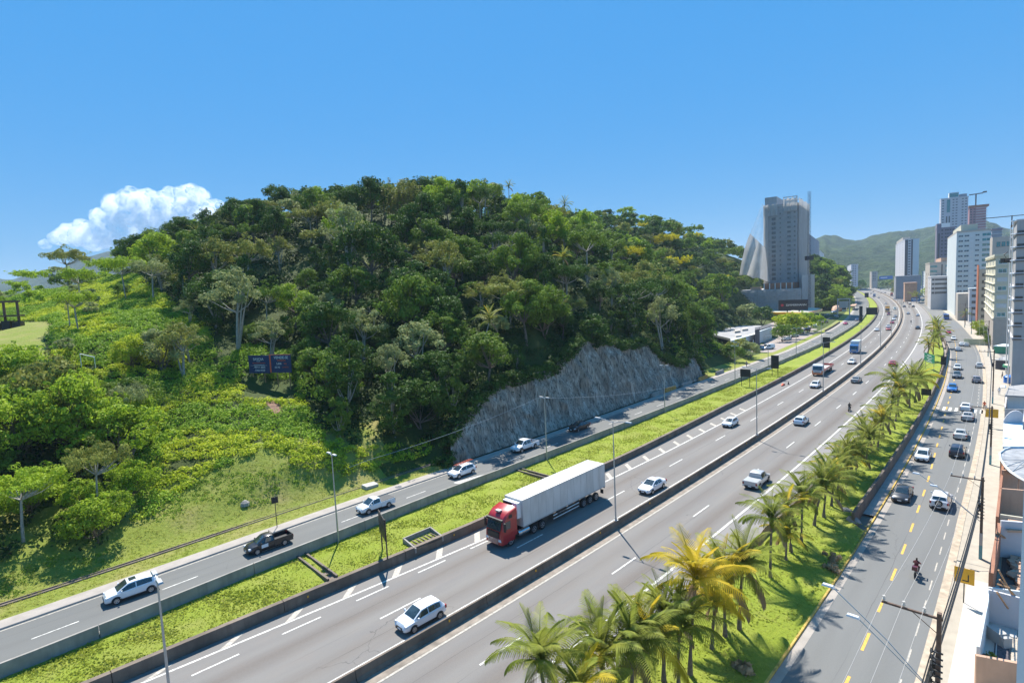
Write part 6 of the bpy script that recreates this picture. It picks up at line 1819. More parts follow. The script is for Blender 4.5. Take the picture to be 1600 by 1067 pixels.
# single post signs
def post_sign(px_, py_, z, H, size, mat, lab, rz=0.0, diamond=False, cat='road sign'):
    p = at(px_, py_, z)
    o = empty('post_sign', p, rz, lab, cat)
    m_ = MB(); m_.tube([(0, 0, 0), (0, 0, H)], .045, 6); m_.build('post', MT['steel_dark'], o)
    m_ = MB(); M = Matrix.Translation((.07, 0, H - size[1] / 2)) @ (Matrix.Rotation(R(45), 4, 'X') if diamond else Matrix.Identity(4))
    m_.box(-.015, .015, -size[0] / 2, size[0] / 2, -size[1] / 2, size[1] / 2, 0, M); m_.build('panel', MT[mat], o)
    return o
post_sign(433, 823, 1.35, 3.4, (.7, .7), 'sign_black', 'thin dark signpost seen edge-on on the verge above the dark pickup', heading(5) + 1.35)
ps = post_sign(1505.6, 941, -1.36, 3.0, (1.3, 1.3), 'sign_yellow', 'yellow warning sign on a thin post on the near town sidewalk', heading(40) + math.pi)
m_ = MB(); m_.box(-.02, -.012, -.12, .30, 1.9, 2.0); m_.box(-.02, -.012, .22, .30, 1.9, 2.5); m_.build('arrow_mark', MT['black'], ps, loc=(.10, 0, 0)); 
post_sign(1549, 668, -1.36, 3.3, (1.7, 1.5), 'sign_yellow', 'yellow square sign beside the utility pole near the crosswalk', heading(100) + math.pi)
post_sign(1384, 545, 0, 0.9, (.15, .5), 'sign_yellow', 'tiny yellow marker post on the median of the bend', 2.4)
# drain structures on the central lawn
def drain_steps(s, lab):
    o = empty('drain_chute', P(s, -16.2, .8), heading(s), lab, 'drain')
    for sg in (-.42, .42):
        m_ = MB(); m_.box(sg - .09, sg + .09, -3.7, 3.7, -.4, .34); m_.build('side_wall', MT['concrete_dark'], o)
    m_ = MB()
    for k in range(12): m_.box(-.33, .33, -3.6 + k * .6, -3.6 + k * .6 + .58, -.4, -.02 - (k % 2) * .03 + .1)
    m_.build('step', MT['concrete_dark'], o)['kind'] = 'stuff'
drain_steps(sd(at(500, 890, .9))[0], 'concrete drain chute crossing the lawn opposite the dark pickup')
drain_steps(sd(at(830, 740, .9))[0], 'concrete drain chute crossing the lawn behind the lorry')
c = at(662, 845, .8); s, d = sd(c)
o = empty('drain_inlet', c, heading(s), 'grey concrete drain inlet with an iron grating in the lawn', 'drain')
m_ = MB(); m_.add([(-1.6, 1.3, .55), (1.8, 1.3, .55), (1.8, 1.15, .55), (-1.6, 1.15, .55), (-1.6, 1.3, -.4), (1.8, 1.3, -.4), (1.8, 1.15, -.4), (-1.6, 1.15, -.4)], [(0, 3, 2, 1), (0, 1, 5, 4), (2, 3, 7, 6), (1, 2, 6, 5), (3, 0, 4, 7)]); m_.build('back_wall', MT['concrete'], o)
for x in (-1.6, 1.8):
    m_ = MB(); m_.add([(x - .08, 1.3, -.4), (x - .08, -.9, -.4), (x - .08, -.9, .1), (x - .08, 1.3, .55), (x + .08, 1.3, -.4), (x + .08, -.9, -.4), (x + .08, -.9, .1), (x + .08, 1.3, .55)], [(0, 1, 2, 3), (7, 6, 5, 4), (3, 2, 6, 7), (1, 5, 6, 2), (0, 3, 7, 4)]); m_.build('wing_wall', MT['concrete'], o)
for k in range(7):
    m_ = MB(); m_.box(-1.3 + k * .45, -1.2 + k * .45, -.8, .9, .06, .12); m_.build('grating_bar', MT['concrete_dark'], o)
m_ = MB(); m_.box(-1.5, 1.7, -.9, 1.1, -.05, -.02); m_.build('pit', MT['black'], o)
c = at(578, 758, 1.6); m_ = MB(); m_.box(-.9, .9, -.6, .6, 0, .45); tag(m_.build('concrete_slab', MT['concrete_light'], None, loc=(c.x, c.y, tz(c.x, c.y) - .05), rot=(.05, .05, .8)), 'pale concrete inspection slab lying at the edge of the bank', 'slab')
c = at(378, 757, 4); m_ = MB(); m_.tube([(0, 0, -.2), (0, 0, .15), (0, 0, .4)], [.6, .5, .2], 7); tag(m_.build('boulder', MT['concrete'], None, 30, loc=(at(380, 757, 5.0).x, at(380, 757, 5.0).y, tz(at(380, 757, 5.0).x, at(380, 757, 5.0).y))), 'pale boulder lying in the grass below the earth scar', 'boulder')
# concrete blocks at the foot of the rock, some orange
bs = [(1003, 615, 'concrete'), (1034, 609, 'sign_o'), (1062, 601, 'concrete'), (1086, 592, 'sign_o'), (1109, 583, 'concrete')]
MT['block_orange'] = simple('block_orange', (.55, .25, .05), .8, var=.3, scale=2)
for (x, y, mm) in bs:
    s = sd(at(x, y, 1.33))[0]
    m_ = MB()
    L = 5.2; pr = [(-.3, 0), (-.12, .9), (.12, .9), (.3, 0)]
    m_.add([(xx, yy, zz) for xx in (-L / 2, L / 2) for yy, zz in pr], [(0, 1, 2, 3), (7, 6, 5, 4), (0, 4, 5, 1), (1, 5, 6, 2), (2, 6, 7, 3)])
    tag(m_.build('concrete_block', MT['block_orange' if mm == 'sign_o' else 'concrete'], None, loc=P(s, float(dA(s)) - .15, 1.33), rot=(0, 0, heading(s))), ('orange painted' if mm == 'sign_o' else 'bare grey') + {1003: ' long block first at the foot of the rock', 1034: ' long block beside the lamp post of the rock', 1062: ' long block between the two orange ones', 1086: ' long block near the end of the rock', 1109: ' long block last, past the rock'}[x], 'barrier block', 'concrete blocks at the foot of the rock')
# orange thing and cone in the hatching
c = at(1224, 602, .02); m_ = MB(); m_.tube([(-1.4, 0, .08), (0, .1, .22), (1.3, 0, .08)], [.1, .3, .1], 7); tag(m_.build('barrier_bag', MT['sign_orange'], None, 50, loc=c, rot=(0, 0, heading(100))), 'orange collapsed bag lying in the hatching of the motorway', 'bag')
c = at(1232, 600.5, .02); m_ = MB(); m_.tube([(0, 0, 0), (0, 0, .04)], .28, 8); m_.tube([(0, 0, .04), (0, 0, .8)], [.2, .03], 8); tag(m_.build('traffic_cone', MT['black'], None, 50, loc=c), 'dark cone standing in the motorway hatching', 'cone')
# boulders and dry fronds on the palm lawn
for x, y, l in ((1303, 873, 'heap of pinkish dry palm litter near the yellow kerb'), (1297, 888, 'lower heap of pinkish dry palm litter near the yellow kerb'), (1162, 1046, 'brown heap of dead fronds under the yellow palms')):
    c = at(x, y, -1.2); cen = RNG.normal(0, .35, (14, 3)); cen[:, 2] = np.abs(cen[:, 2]) * .4
    V_, Q_, T_ = blob_leaves(cen, np.full(14, .25), 14, .4, np.random.default_rng(int(x)))
    tag(link('dry_litter', np_mesh('dry_litter', V_, Q_, FR['dry'], tint=T_), None, loc=c), l, 'dry leaves', kind='stuff')
for x, y, l in ((1323, 801, 'grey boulder at the end of the footpath wall'), (1333, 815, 'brown boulder in front of the wall end')):
    c = at(x, y, -1.2); m_ = MB(); m_.tube([(0, 0, -.2), (0, 0, .1), (.05, 0, .45), (.1, 0, .6)], [.7, .8, .55, .1], 7); tag(m_.build('boulder', MT['concrete'], None, 30, loc=c), l, 'boulder')

# ------------------------------------------------------------------ billboards with writing
def text_obj(s, size, loc, rot, mat, parent, sx=1.0, ext=.01, align='CENTER'):
    cu = bpy.data.curves.new('lettering', 'FONT'); cu.body = s; cu.size = size; cu.align_x = align; cu.align_y = 'CENTER'; cu.extrude = ext
    cu.materials.append(mat)
    q = bpy.data.objects.new('lettering', cu); COL.objects.link(q)
    me = bpy.data.meshes.new_from_object(q.evaluated_get(bpy.context.evaluated_depsgraph_get())); bpy.data.objects.remove(q)
    me.materials.clear(); me.materials.append(mat)
    o = link('lettering', me, parent, loc=loc, rot=rot, scale=(sx, 1, 1))
    o['label'] = 'lettering reading ' + s
    return o
p0 = atY(389.5, 575, 92.5); p1 = atY(455, 569, 90.0)
u = Vector((p1.x - p0.x, p1.y - p0.y, 0)); Lb = u.length
o = empty('billboard', ((p0.x + p1.x) / 2, (p0.y + p1.y) / 2, tz((p0.x + p1.x) / 2, (p0.y + p1.y) / 2)), math.atan2(u.y, u.x), 'navy for-sale billboard with an orange stripe standing on the green slope', 'billboard')
zc = atY(422, 568.5, 91).z - o.location.z
hb = 29.0 / 850 * 91
hw = Lb / 2
for x in (-hw + .6, -hw * .3, hw * .3, hw - .6):
    m_ = MB(); m_.box(x - .06, x + .06, .06, .18, -1.5, zc + hb / 2 - .1); m_.build('post', MT['wood'], o)
m_ = MB(); m_.box(-hw, -.0, -.04, .06, zc - hb / 2 - .05, zc + hb / 2 - .10); m_.build('panel', MT['sign_navy'], o)
m_ = MB(); m_.box(.0, hw, -.04, .06, zc - hb / 2 + .05, zc + hb / 2 + .02); m_.build('panel', MT['sign_navy'], o)
m_ = MB(); m_.box(.02, .30, -.06, -.045, zc - hb / 2 + .05, zc + hb / 2 + .02); m_.box(.30, hw, -.06, -.045, zc + hb / 2 - .08, zc + hb / 2 + .02); m_.build('stripe', MT['sign_orange'], o)
RX = (R(90), 0, 0); W_ = MT['white_plain']; O_ = MT['sign_orange']
for (s_t, sz, x, z_, mt_) in (('SAVOIA', .62, -hw * .52, .78, W_), ('IMOVEIS', .2, -hw * .52, .42, W_), ('NEGOCIOS IMOBILIARIOS', .23, -hw * .5, .12, O_), ('www.savoiaimoveis.com', .22, -hw * .5, -.16, W_), ('. 99711.2035', .48, -hw * .5, -.60, W_), ('. 3366.4420', .48, -hw * .5, -1.12, W_),
      ('VENDE-SE', .64, hw * .56, 1.02, W_), ('TERRENO', .40, hw * .56, .52, O_), ('5.000', .46, hw * .44, -.02, W_), ('M2', .42, hw * .74, -.02, O_), ('03 Mi', .46, hw * .36, -.62, W_), ('A VISTA', .34, hw * .74, -.60, O_)):
    text_obj(s_t, sz * hb / 3.1, (x, -.065, zc + z_ * hb / 3.1), RX, mt_, o, 1.0)
m_ = MB(); m_.box(-hw * .92, -hw * .12, -.06, -.05, zc - .30, zc - .27); m_.build('rule', W_, o)
# ZIMMERMANN board
p0 = atY(1216.3, 477, 322); p1 = atY(1262.8, 476, 314)
u = Vector((p1.x - p0.x, p1.y - p0.y, 0)); Lb = u.length
o = empty('billboard', ((p0.x + p1.x) / 2, (p0.y + p1.y) / 2, 1.3), math.atan2(u.y, u.x), 'black advertising board with white letters and a red mark below the wrapped tower', 'billboard')
z0 = atY(1240, 485, 318).z - 1.3; z1 = atY(1240, 468.3, 318).z - 1.3
m_ = MB(); m_.box(-Lb / 2, Lb / 2, -.1, .3, z0, z1); m_.build('panel', MT['sign_black'], o)
for x in (-Lb * .2, Lb * .2): m_ = MB(); m_.box(x - .3, x + .3, .3, .8, 0, z1 - 1); m_.build('post', MT['steel_dark'], o)
text_obj('ZIMMERMANN', 1.55, (Lb * .10, -.13, (z0 + z1) / 2), RX, W_, o, 1.05)
m_ = MB(); m_.tube([(-Lb * .37, -.14, (z0 + z1) / 2), (-Lb * .37, -.1, (z0 + z1) / 2)], .8, 6); m_.build('logo', paint((.5, .01, .03)), o)

# ================================================================== BUILDINGS
WM = {
 'white': wall_mat('wall_white', (.62, .66, .66), stain=.10, scale=.15), 'paleblue': wall_mat('wall_paleblue', (.60, .65, .64), stain=.10, scale=.15), 'cream': wall_mat('wall_cream', (.62, .58, .44), stain=.12, scale=.3),
 'creamdark': wall_mat('wall_cream_base', (.42, .37, .32), stain=.15, scale=.3), 'grey': wall_mat('wall_grey', (.42, .41, .40), stain=.18, scale=.2), 'greyblue': wall_mat('wall_greyblue', (.30, .32, .36), stain=.12, scale=.2),
 'purple': wall_mat('wall_purple', (.22, .20, .24), stain=.12, scale=.2), 'lilac': wall_mat('wall_lilac', (.56, .545, .56), stain=.1, scale=.2), 'beige': wall_mat('wall_beige', (.50, .44, .37), stain=.12, scale=.2), 'terracotta': wall_mat('wall_terracotta', (.42, .13, .06), stain=.1, scale=.3),
 'salmon': wall_mat('wall_salmon', (.58, .36, .24), stain=.25, scale=.5), 'brick': wall_mat('wall_brick', (.36, .16, .09), stain=.3, scale=.6), 'pinkred': wall_mat('wall_pinkred', (.40, .20, .20), stain=.2, scale=.2), 'dark': wall_mat('wall_dark', (.08, .08, .09), stain=.2, scale=.3),
 'tile': simple('roof_tile', (.42, .20, .12), .85, var=.3, scale=.8), 'roofgrey': wall_mat('roof_grey', (.36, .35, .34), stain=.35, scale=.3, streak=False), 'green': simple('green_paint', (.05, .28, .16), .6), 'brownroof': simple('brown_roof', (.22, .12, .08), .8, var=.3, scale=1),
}
class Bld:
    """block whose nearest vertical edge stands at a photo column and distance; mode R: stands to the right of the road's vanishing point (street face to the left)"""
    def __init__(s, name, label, corner, Yd, top, left, right, mat, base=-1.6, mode='R', group=None, cat='building', rot=0.0):
        py_mid = top
        c = atY(corner, top, Yd)
        st, _ = sd(c)
        # follow the vertical down: same x, y
        s.C = Vector((c.x, c.y, base)); s.top = c.z; s.base = base
        h = heading(st) + rot
        s.u = Vector((math.cos(h), math.sin(h), 0)); s.r = Vector((math.sin(h), -math.cos(h), 0))
        def solve(dirv, target):
            best = (1e9, 3.0)
            for t in np.concatenate([np.arange(1, 60, .25), np.arange(60, 200, 2)]):
                q = c + dirv * float(t)
                if q.y < 5: break
                X, _y = proj(q.x, q.y, q.z)
                e = abs(float(X) - target)
                if e < best[0]: best = (e, float(t))
            return best[1]
        if mode == 'R': s.A, s.B = s.u, s.r; La, Lb_ = solve(s.u, left), solve(s.r, right)
        else: s.A, s.B = -s.r, s.u; La, Lb_ = solve(-s.r, left), solve(s.u, right)
        s.La, s.Lb = La, Lb_
        s.nA = -s.B; s.nB = -s.A                          # outward normals of face A (left in view) and face B (right in view)
        s.o = empty(name, s.C, 0, label, cat, group)
        s.mode = mode
        s.block('wall', 0, La, 0, Lb_, base, s.top, mat)
    def pt(s, a, b, z): return s.A * a + s.B * b + Vector((0, 0, z - s.base))
    def block(s, name, a0, a1, b0, b1, z0, z1, mat, parent=None):
        m_ = MB(); q = [s.pt(a0, b0, 0), s.pt(a1, b0, 0), s.pt(a1, b1, 0), s.pt(a0, b1, 0)]
        m_.prism([(v.x, v.y) for v in q], z0 - s.base, z1 - s.base)
        return m_.build(name, mat if isinstance(mat, (list, tuple)) else mat, parent or s.o)
    def windows(s, face, cols, z0, fh, n, w, h, mat='window_glass', frame='white_plain', single=True, skip=(), depth=.10, name='window'):
        """cols: fractions along the face"""
        L = s.La if face == 'A' else s.Lb
        t = s.A if face == 'A' else s.B; nn = s.nA if face == 'A' else s.nB
        ang = math.atan2(t.y, t.x)
        # mesh in local frame: x along face, y outwards sign
        sg = 1 if (Vector((-t.y, t.x, 0)).dot(nn) > 0) else -1
        fr = MB(); f = .07
        for (x0, x1, q0, q1) in ((-w / 2, w / 2, -h / 2, -h / 2 + f), (-w / 2, w / 2, h / 2 - f, h / 2), (-w / 2, -w / 2 + f, -h / 2 + f, h / 2 - f), (w / 2 - f, w / 2, -h / 2 + f, h / 2 - f), (-f / 2, f / 2, -h / 2 + f, h / 2 - f)):
            fr.box(x0, x1, min(0, sg * depth), max(0, sg * depth), q0, q1, 0)
        fr.box(-w / 2 + f, w / 2 - f, min(0, sg * .04), max(0, sg * .04), -h / 2 + f, h / 2 - f, 1)
        fr.box(-w / 2 - .1, w / 2 + .1, min(0, sg * (depth + .1)), max(0, sg * (depth + .1)), -h / 2 - .12, -h / 2 - .005, 0)
        me = fr.mesh(name, [MT[frame] if isinstance(frame, str) else frame, MT[mat]])
        J = MB()
        for k in range(n):
            for j, c in enumerate(cols):
                if (k, j) in skip: continue
                loc = t * (L * c) + nn * .004 + Vector((0, 0, z0 + k * fh - s.base))
                if single: link(name, me, s.o, loc=loc, rot=(0, 0, ang))
                else:
                    M = Matrix.Translation(loc) @ Matrix.Rotation(ang, 4, 'Z')
                    J.box(-w / 2, w / 2, min(0, sg * .05), max(0, sg * .05), -h / 2, h / 2, 0, M)
        if not single:
            q = J.build(name, MT[mat], s.o); q['kind'] = 'stuff'
    def bands(s, z0, fh, n, mat, out=.25, hh=.25, name='floor_slab', faces='AB'):
        for k in range(n):
            z = z0 + k * fh
            s.block(name, -(out if 'B' in faces else 0), s.La + out, -(out if 'A' in faces else 0), s.Lb + out, z, z + hh, mat)

# tall white block beside the street
B = Bld('apartment_tower', 'tall white and pale blue apartment block rising beside the town street', 1495.5, 335, 364, 1481, 1548, WM['paleblue'])
fh = 3.02; zt = B.top
B.block('parapet', -.2, B.La + .2, -.2, B.Lb + .2, B.top, B.top + 1.0, WM['beige'])
B.block('wall', .0 - .15, B.La, -.15, .0, -1.6, B.top, WM['white'])
B.block('roof_house', 1.5, B.La * .8, B.Lb * .12, B.Lb * .62, B.top + 1.0, B.top + 4.6, WM['cream'])
n = 15
B.windows('B', (.12, .30), zt - 2.2 - fh * (n - 1), fh, n, 2.3, 1.15)
B.windows('B', (.455,), zt - 2.2 - fh * (n - 1), fh, n, 1.1, 1.1)
B.windows('B', (.615,), zt - 2.2 - fh * (n - 1), fh, n, 2.0, 1.1)
B.windows('B', (.885,), zt - 2.2 - fh * (n - 1), fh, n, 4.0, 1.7, mat='window_teal')
B.windows('A', (.3, .72), zt - 2.2 - fh * (n - 1), fh, n, 1.6, 1.5)
B.block('recess', -.06, .0, B.Lb * .38, B.Lb * .52, -1.6, B.top - .3, WM['white'])
# its lower neighbours
B = Bld('office_building', 'pale greenish podium building at the foot of the tall white block', 1497, 300, 459, 1493.5, 1516, WM['beige'])
B = Bld('apartment_building', 'small white building with four dark windows between two taller blocks', 1515, 290, 452, 1513, 1527.5, WM['lilac'])
B.windows('B', (.55,), 2.5, 3.3, 5, 1.6, 1.4, mat='window_dark', frame='concrete')
B.block('parapet', -.2, B.La, -.2, B.Lb + .2, B.top, B.top + .5, WM['white'])
B = Bld('apartment_building', 'beige building with a tall terracotta stripe down its corner', 1530, 245, 421, 1526.5, 1546, WM['beige'])
B.block('corner_stripe', -.25, B.La * .7, -.25, 0, -1.6, B.top + 2.0, WM['terracotta'])
B.windows('B', (.6,), 2.0, 3.1, 8, 2.2, 1.4, mat='window_dark', frame='concrete')
# cream block
B = Bld('apartment_building', 'cream apartment block with shuttered windows and ledges on its street face', 1556, 185, 401, 1541, 1588, WM['cream'])
fh = 2.95; zt = B.top
B.block('cornice', -.35, B.La + .3, -.35, B.Lb + .3, B.top, B.top + .8, WM['cream'])
B.block('base_wall', -.12, B.La * .98, -.12, B.Lb * .99, -1.6, B.top - fh * 7 - .1, WM['creamdark'])
for k in range(8): B.block('ledge', -.22, B.La + .1, -.45, -.0, B.top - fh * k - .5, B.top - fh * k - .28, WM['cream'])
for k in range(8): B.block('ledge', -.16, .0, .3, B.Lb, B.top - fh * k - .5, B.top - fh * k - .36, WM['cream'])
B.windows('B', (.36,), zt - 1.9 - fh * 6, fh, 7, 2.2, 1.3, mat='window_teal', skip=((1, 0), (2, 0), (4, 0)))
for k in (1, 2, 4):
    q = MB(); c = B.pt(-.05, B.Lb * .36, zt - 1.9 - fh * (6 - k)); t = B.B
    q.panel(c - t * 1.3 + Vector((0, 0, -.7)), c + t * 1.3 + Vector((0, 0, -.7)), c + t * 1.3 + Vector((0, 0, .7)), c - t * 1.3 + Vector((0, 0, .7)), .05); q.build('shutter', MT['shutter'], B.o)
B.windows('A', (.2, .5, .8), zt - 1.9 - fh * 6, fh, 7, 1.8, 1.4, frame='white_plain')
# beige block behind it
B = Bld('apartment_tower', 'beige block with balconied top floors behind the cream building', 1551, 300, 371, 1547, 1583, WM['beige'])
B.windows('B', (.3, .55, .8), B.top - 4, 3.0, 1, 1.6, 2.6, mat='window_teal', frame='concrete')
B.windows('B', (.15, .4, .65, .88), B.top - 22, 3.0, 5, 1.8, 1.3, mat='window_dark', frame='concrete')
# grey building at the picture edge
B = Bld('apartment_building', 'unfinished grey concrete building with white service pipes up its corner', 1589.5, 125, 343, 1583.5, 1665, WM['grey'])
fh = 2.98; zt = B.top
B.windows('B', (.10,), zt - 3.0 - fh * 8, fh, 9, 1.3, .95, mat='window_dark', frame='concrete_dark')
B.windows('B', (.42,), zt - 3.0 - fh * 8, fh, 9, 1.3, .95, mat='window_dark', frame='concrete_dark')
for k in range(10): B.block('floor_slab', -.12, B.La + .35, -.35, B.Lb, zt - .1 - fh * k - .22, zt - .1 - fh * k, WM['lilac'])
for a in (.15, .9):
    q = MB(); c0 = B.pt(B.La * a, -.5, -1.2); q.tube([c0, Vector((c0.x, c0.y, zt + 1.6))], .13, 8); q.build('service_pipe', MT['white_plain'], B.o, 50)
for k in range(9):
    c0 = B.pt(-.3, -.5, zt - fh * k - .3); q = MB(); q.tube([c0 - B.B * .5, c0 + B.B * .3], .16, 8); q.build('slab_outlet', MT['white_plain'], B.o, 50)
q = MB(); q.box(-6, 4, -.08, .08, zt + 2.4, zt + 2.55); q.box(-1, -.8, -.08, .08, zt + 1.6 - 1.7, zt + 2.6); q.build('hoist_beam', MT['rust'], B.o, rot=(0, 0, math.atan2(B.B.y, B.B.x)))
c0 = B.pt(B.La * .5, -1.4, zt - fh * 3.2)
q = MB(); q.box(-.9, .9, -.6, .6, 0, .12); q.box(-.9, -.84, -.6, .6, .12, 1.1); q.box(.84, .9, -.6, .6, .12, 1.1); q.box(-.9, .9, -.6, -.55, .12, 1.0); q.tube([(0, 0, 1.1), (-.4, .2, 2.0), (.3, 0, 2.6)], .12, 6)
tag(q.build('work_platform', MT['steel_dark'], None, loc=B.C + c0), 'suspended dark work platform hanging on the grey building', 'work platform')
# skyline blocks
def far_block(label, corner, Yd, top, left, right, wall, win='window_dark', cols=(.15, .35, .55, .75), fh=3.0, nf=12, w=1.5, h=1.2, acols=(.3, .7), name='apartment_tower', extra=None, base=-1.6, mode='R', bot=1.5):
    B = Bld(name, label, corner, Yd, top, left, right, WM[wall], base=base, mode=mode)
    nf = min(nf, int((B.top - 3) / fh))
    if cols: B.windows('B', cols, B.top - bot - fh * (nf - 1), fh, nf, w, h, mat=win, single=False)
    if acols: B.windows('A', acols, B.top - bot - fh * (nf - 1), fh, nf, w, h, mat=win, single=False)
    B.block('parapet', -.2, B.La + .2, -.2, B.Lb + .2, B.top, B.top + .9, WM[wall])
    if extra: extra(B)
    return B
def ex1(B):
    B.block('crown', B.La * .1, B.La * .8, B.Lb * .30, B.Lb * .66, B.top + .9, B.top + 6.5, WM['white'])
    B.block('crown_glass', B.La * .1 - .2, B.La * .1, B.Lb * .31, B.Lb * .64, B.top + 1.5, B.top + 5.5, MT['window_teal'])
    B.block('glass_strip', -.2, 0, B.Lb * .22, B.Lb * .34, B.top - 15, B.top - 1, MT['window_teal'])
    for a in (.2, .3): B.block('glass_strip', -.2, 0, B.Lb * a, B.Lb * (a + .045), B.top - 52, B.top - 19, MT['window_dark'])
    B.block('roof_house', B.La * .2, B.La * .8, B.Lb * .7, B.Lb * .96, B.top + .9, B.top + 4, WM['greyblue'])
far_block('tall grey tower with a white crown, highest on the town skyline', 1470.5, 620, 312, 1468.5, 1513, 'lilac', cols=(.08, .46, .58, .80, .92), nf=22, w=1.6, h=1.0, acols=(.5,), extra=ex1)
B = far_block('unfinished tower with many bare floor slabs next to the highest tower', 1515, 700, 326, 1512, 1541, 'pinkred', cols=(.1, .3), nf=26, w=2, h=1.4, acols=None, fh=3.2)
for k in range(26): B.block('floor_slab', -.8, B.La * .8, B.Lb * .4, B.Lb + 1.2, B.top - k * 3.2 - .5, B.top - k * 3.2 + .0, WM['white'])
B.block('formwork', -1.5, B.La + 1, -1.0, B.Lb + 2.5, B.top + .9, B.top + 3.4, WM['brick'])
cr = B.pt(B.La * .3, B.Lb * .4, 0)
o = empty('tower_crane', (B.C.x + cr.x, B.C.y + cr.y, B.top + 3), 0, 'small tower crane on top of the unfinished tower', 'crane')
q = MB(); q.box(-.5, .5, -.5, .5, 0, 14); q.build('mast', MT['steel_dark'], o); q = MB(); q.box(-6, 8, -.4, .4, 14, 15.2); q.box(8, 12, -.5, .5, 14.6, 16.5); q.build('jib', MT['steel_dark'], o, rot=(0, -.08, -.4))
def ex3(B):
    B.block('roof_house', .2, B.La, 0, B.Lb * .24, B.top + .9, B.top + 4.5, WM['purple'])
    B.block('sign_board', -.3, -.05, B.Lb * .25, B.Lb * .72, B.top + .9, B.top + 4.5, MT['white_plain'])
    B.block('glass_strip', -.15, 0, B.Lb * .08, B.Lb * .16, 8, B.top - 4, MT['window_dark'])
far_block('dark grey-violet block with a white board on its roof', 1464, 480, 358, 1461.5, 1492, 'purple', cols=(.30, .50, .62, .76, .9), nf=18, w=1.1, h=1.1, acols=None, extra=ex3)
def ex4(B):
    B.block('glass_strip', -.2, 0, B.Lb * .02, B.Lb * .22, 8, B.top, MT['window_dark']); B.block('glass_strip', -.2, 0, B.Lb * .45, B.Lb * .56, 8, B.top, MT['window_dark'])
    B.block('roof_house', B.La * .2, B.La * .9, -B.Lb * 0, B.Lb * .5, B.top + .9, B.top + 4.5, WM['beige'])
    B.block('wall', -.12, 0, B.Lb * .57, B.Lb, 6, B.top, WM['white'])
far_block('white and violet apartment tower standing alone before the green mountain', 1414, 640, 375, 1399.5, 1436.5, 'lilac', cols=(.33, .66), nf=17, w=2.0, h=1.2, acols=(.2, .5, .8), extra=ex4)
far_block('long grey podium under the white and violet tower', 1400, 560, 433, 1397, 1439, 'greyblue', cols=None, acols=None, name='commercial_building')
far_block('small peach building before the grey podium', 1414, 500, 443.5, 1412, 1433, 'salmon', cols=None, acols=None, name='commercial_building')
B = far_block('office building with teal glass bands beside the avenue', 1453, 430, 412, 1446, 1482, 'beige', cols=None, acols=None, name='office_building')
for k in range(5):
    B.block('glass_band', -.15, 0, B.Lb * .03, B.Lb * .40, B.top - 3.2 - 3.7 * k, B.top - 1.6 - 3.7 * k, MT['window_teal']); B.block('glass_band', -.15, 0, B.Lb * .84, B.Lb, B.top - 3.2 - 3.7 * k, B.top - 1.6 - 3.7 * k, MT['window_teal'])
B.block('glass_strip', -.2, 0, B.Lb * .62, B.Lb * .69, 6, B.top - 1, MT['window_dark']); B.block('roof_house', 1, B.La, B.Lb * .6, B.Lb, B.top + .9, B.top + 4, WM['salmon'])
B.windows('A', (.3, .7), 6, 3.7, 6, 2.5, 1.6, mat='window_dark', single=False)
far_block('lower lilac wing with rows of small dark windows by the avenue', 1455, 400, 434, 1450, 1482, 'lilac', cols=(.12, .3, .45, .6, .75, .9), nf=4, w=1.5, h=1.4, acols=(.5,), fh=3.2, name='office_building')
B = far_block('low unfinished frame building behind the tall white block', 1550, 420, 359, 1547, 1566, 'greyblue', cols=None, acols=None)
for k in range(12): B.block('floor_slab', -.6, B.La, -.5, B.Lb + .8, B.top - k * 3.1 - .4, B.top - k * 3.1, WM['white' if k % 2 else 'pinkred'])
far_block('greenish grey block half hidden behind the wrapped tower', 1262.5, 560, 366, 1250, 1280, 'greyblue', win='window_dark', cols=(.45, .75), nf=14, w=2.2, h=1.0, acols=None, mode='L', base=1)
far_block('small white block with dark balconies behind the wooded slope', 1281, 700, 392, 1279, 1287.5, 'white', cols=(.3, .7), nf=12, w=2, h=1.3, acols=None, mode='L', base=1)
far_block('low brownish block behind the wooded slope', 1288, 760, 403, 1287, 1302, 'purple', cols=(.3, .6), nf=8, w=3, h=1.0, acols=None, mode='L', base=1)
far_block('solitary pale tower at the foot of the far mountain', 1330, 950, 414, 1324, 1341, 'lilac', cols=(.3, .6), nf=12, w=2.0, h=1.2, acols=(.5,), base=0)
far_block('low pinkish block at the foot of the far mountain', 1362, 1050, 425, 1359, 1371.5, 'beige', cols=(.3, .6), nf=6, w=2.5, h=1.2, acols=(.5,), base=0)
far_block('pale block between the office building and the violet block', 1446, 600, 425, 1441, 1453, 'white', cols=(.3, .7), nf=8, w=2.5, h=1.2, acols=(.5,), base=0)
rl = random.Random(3)
cols_ = ['white', 'beige', 'lilac', 'salmon', 'grey', 'tile', 'cream']
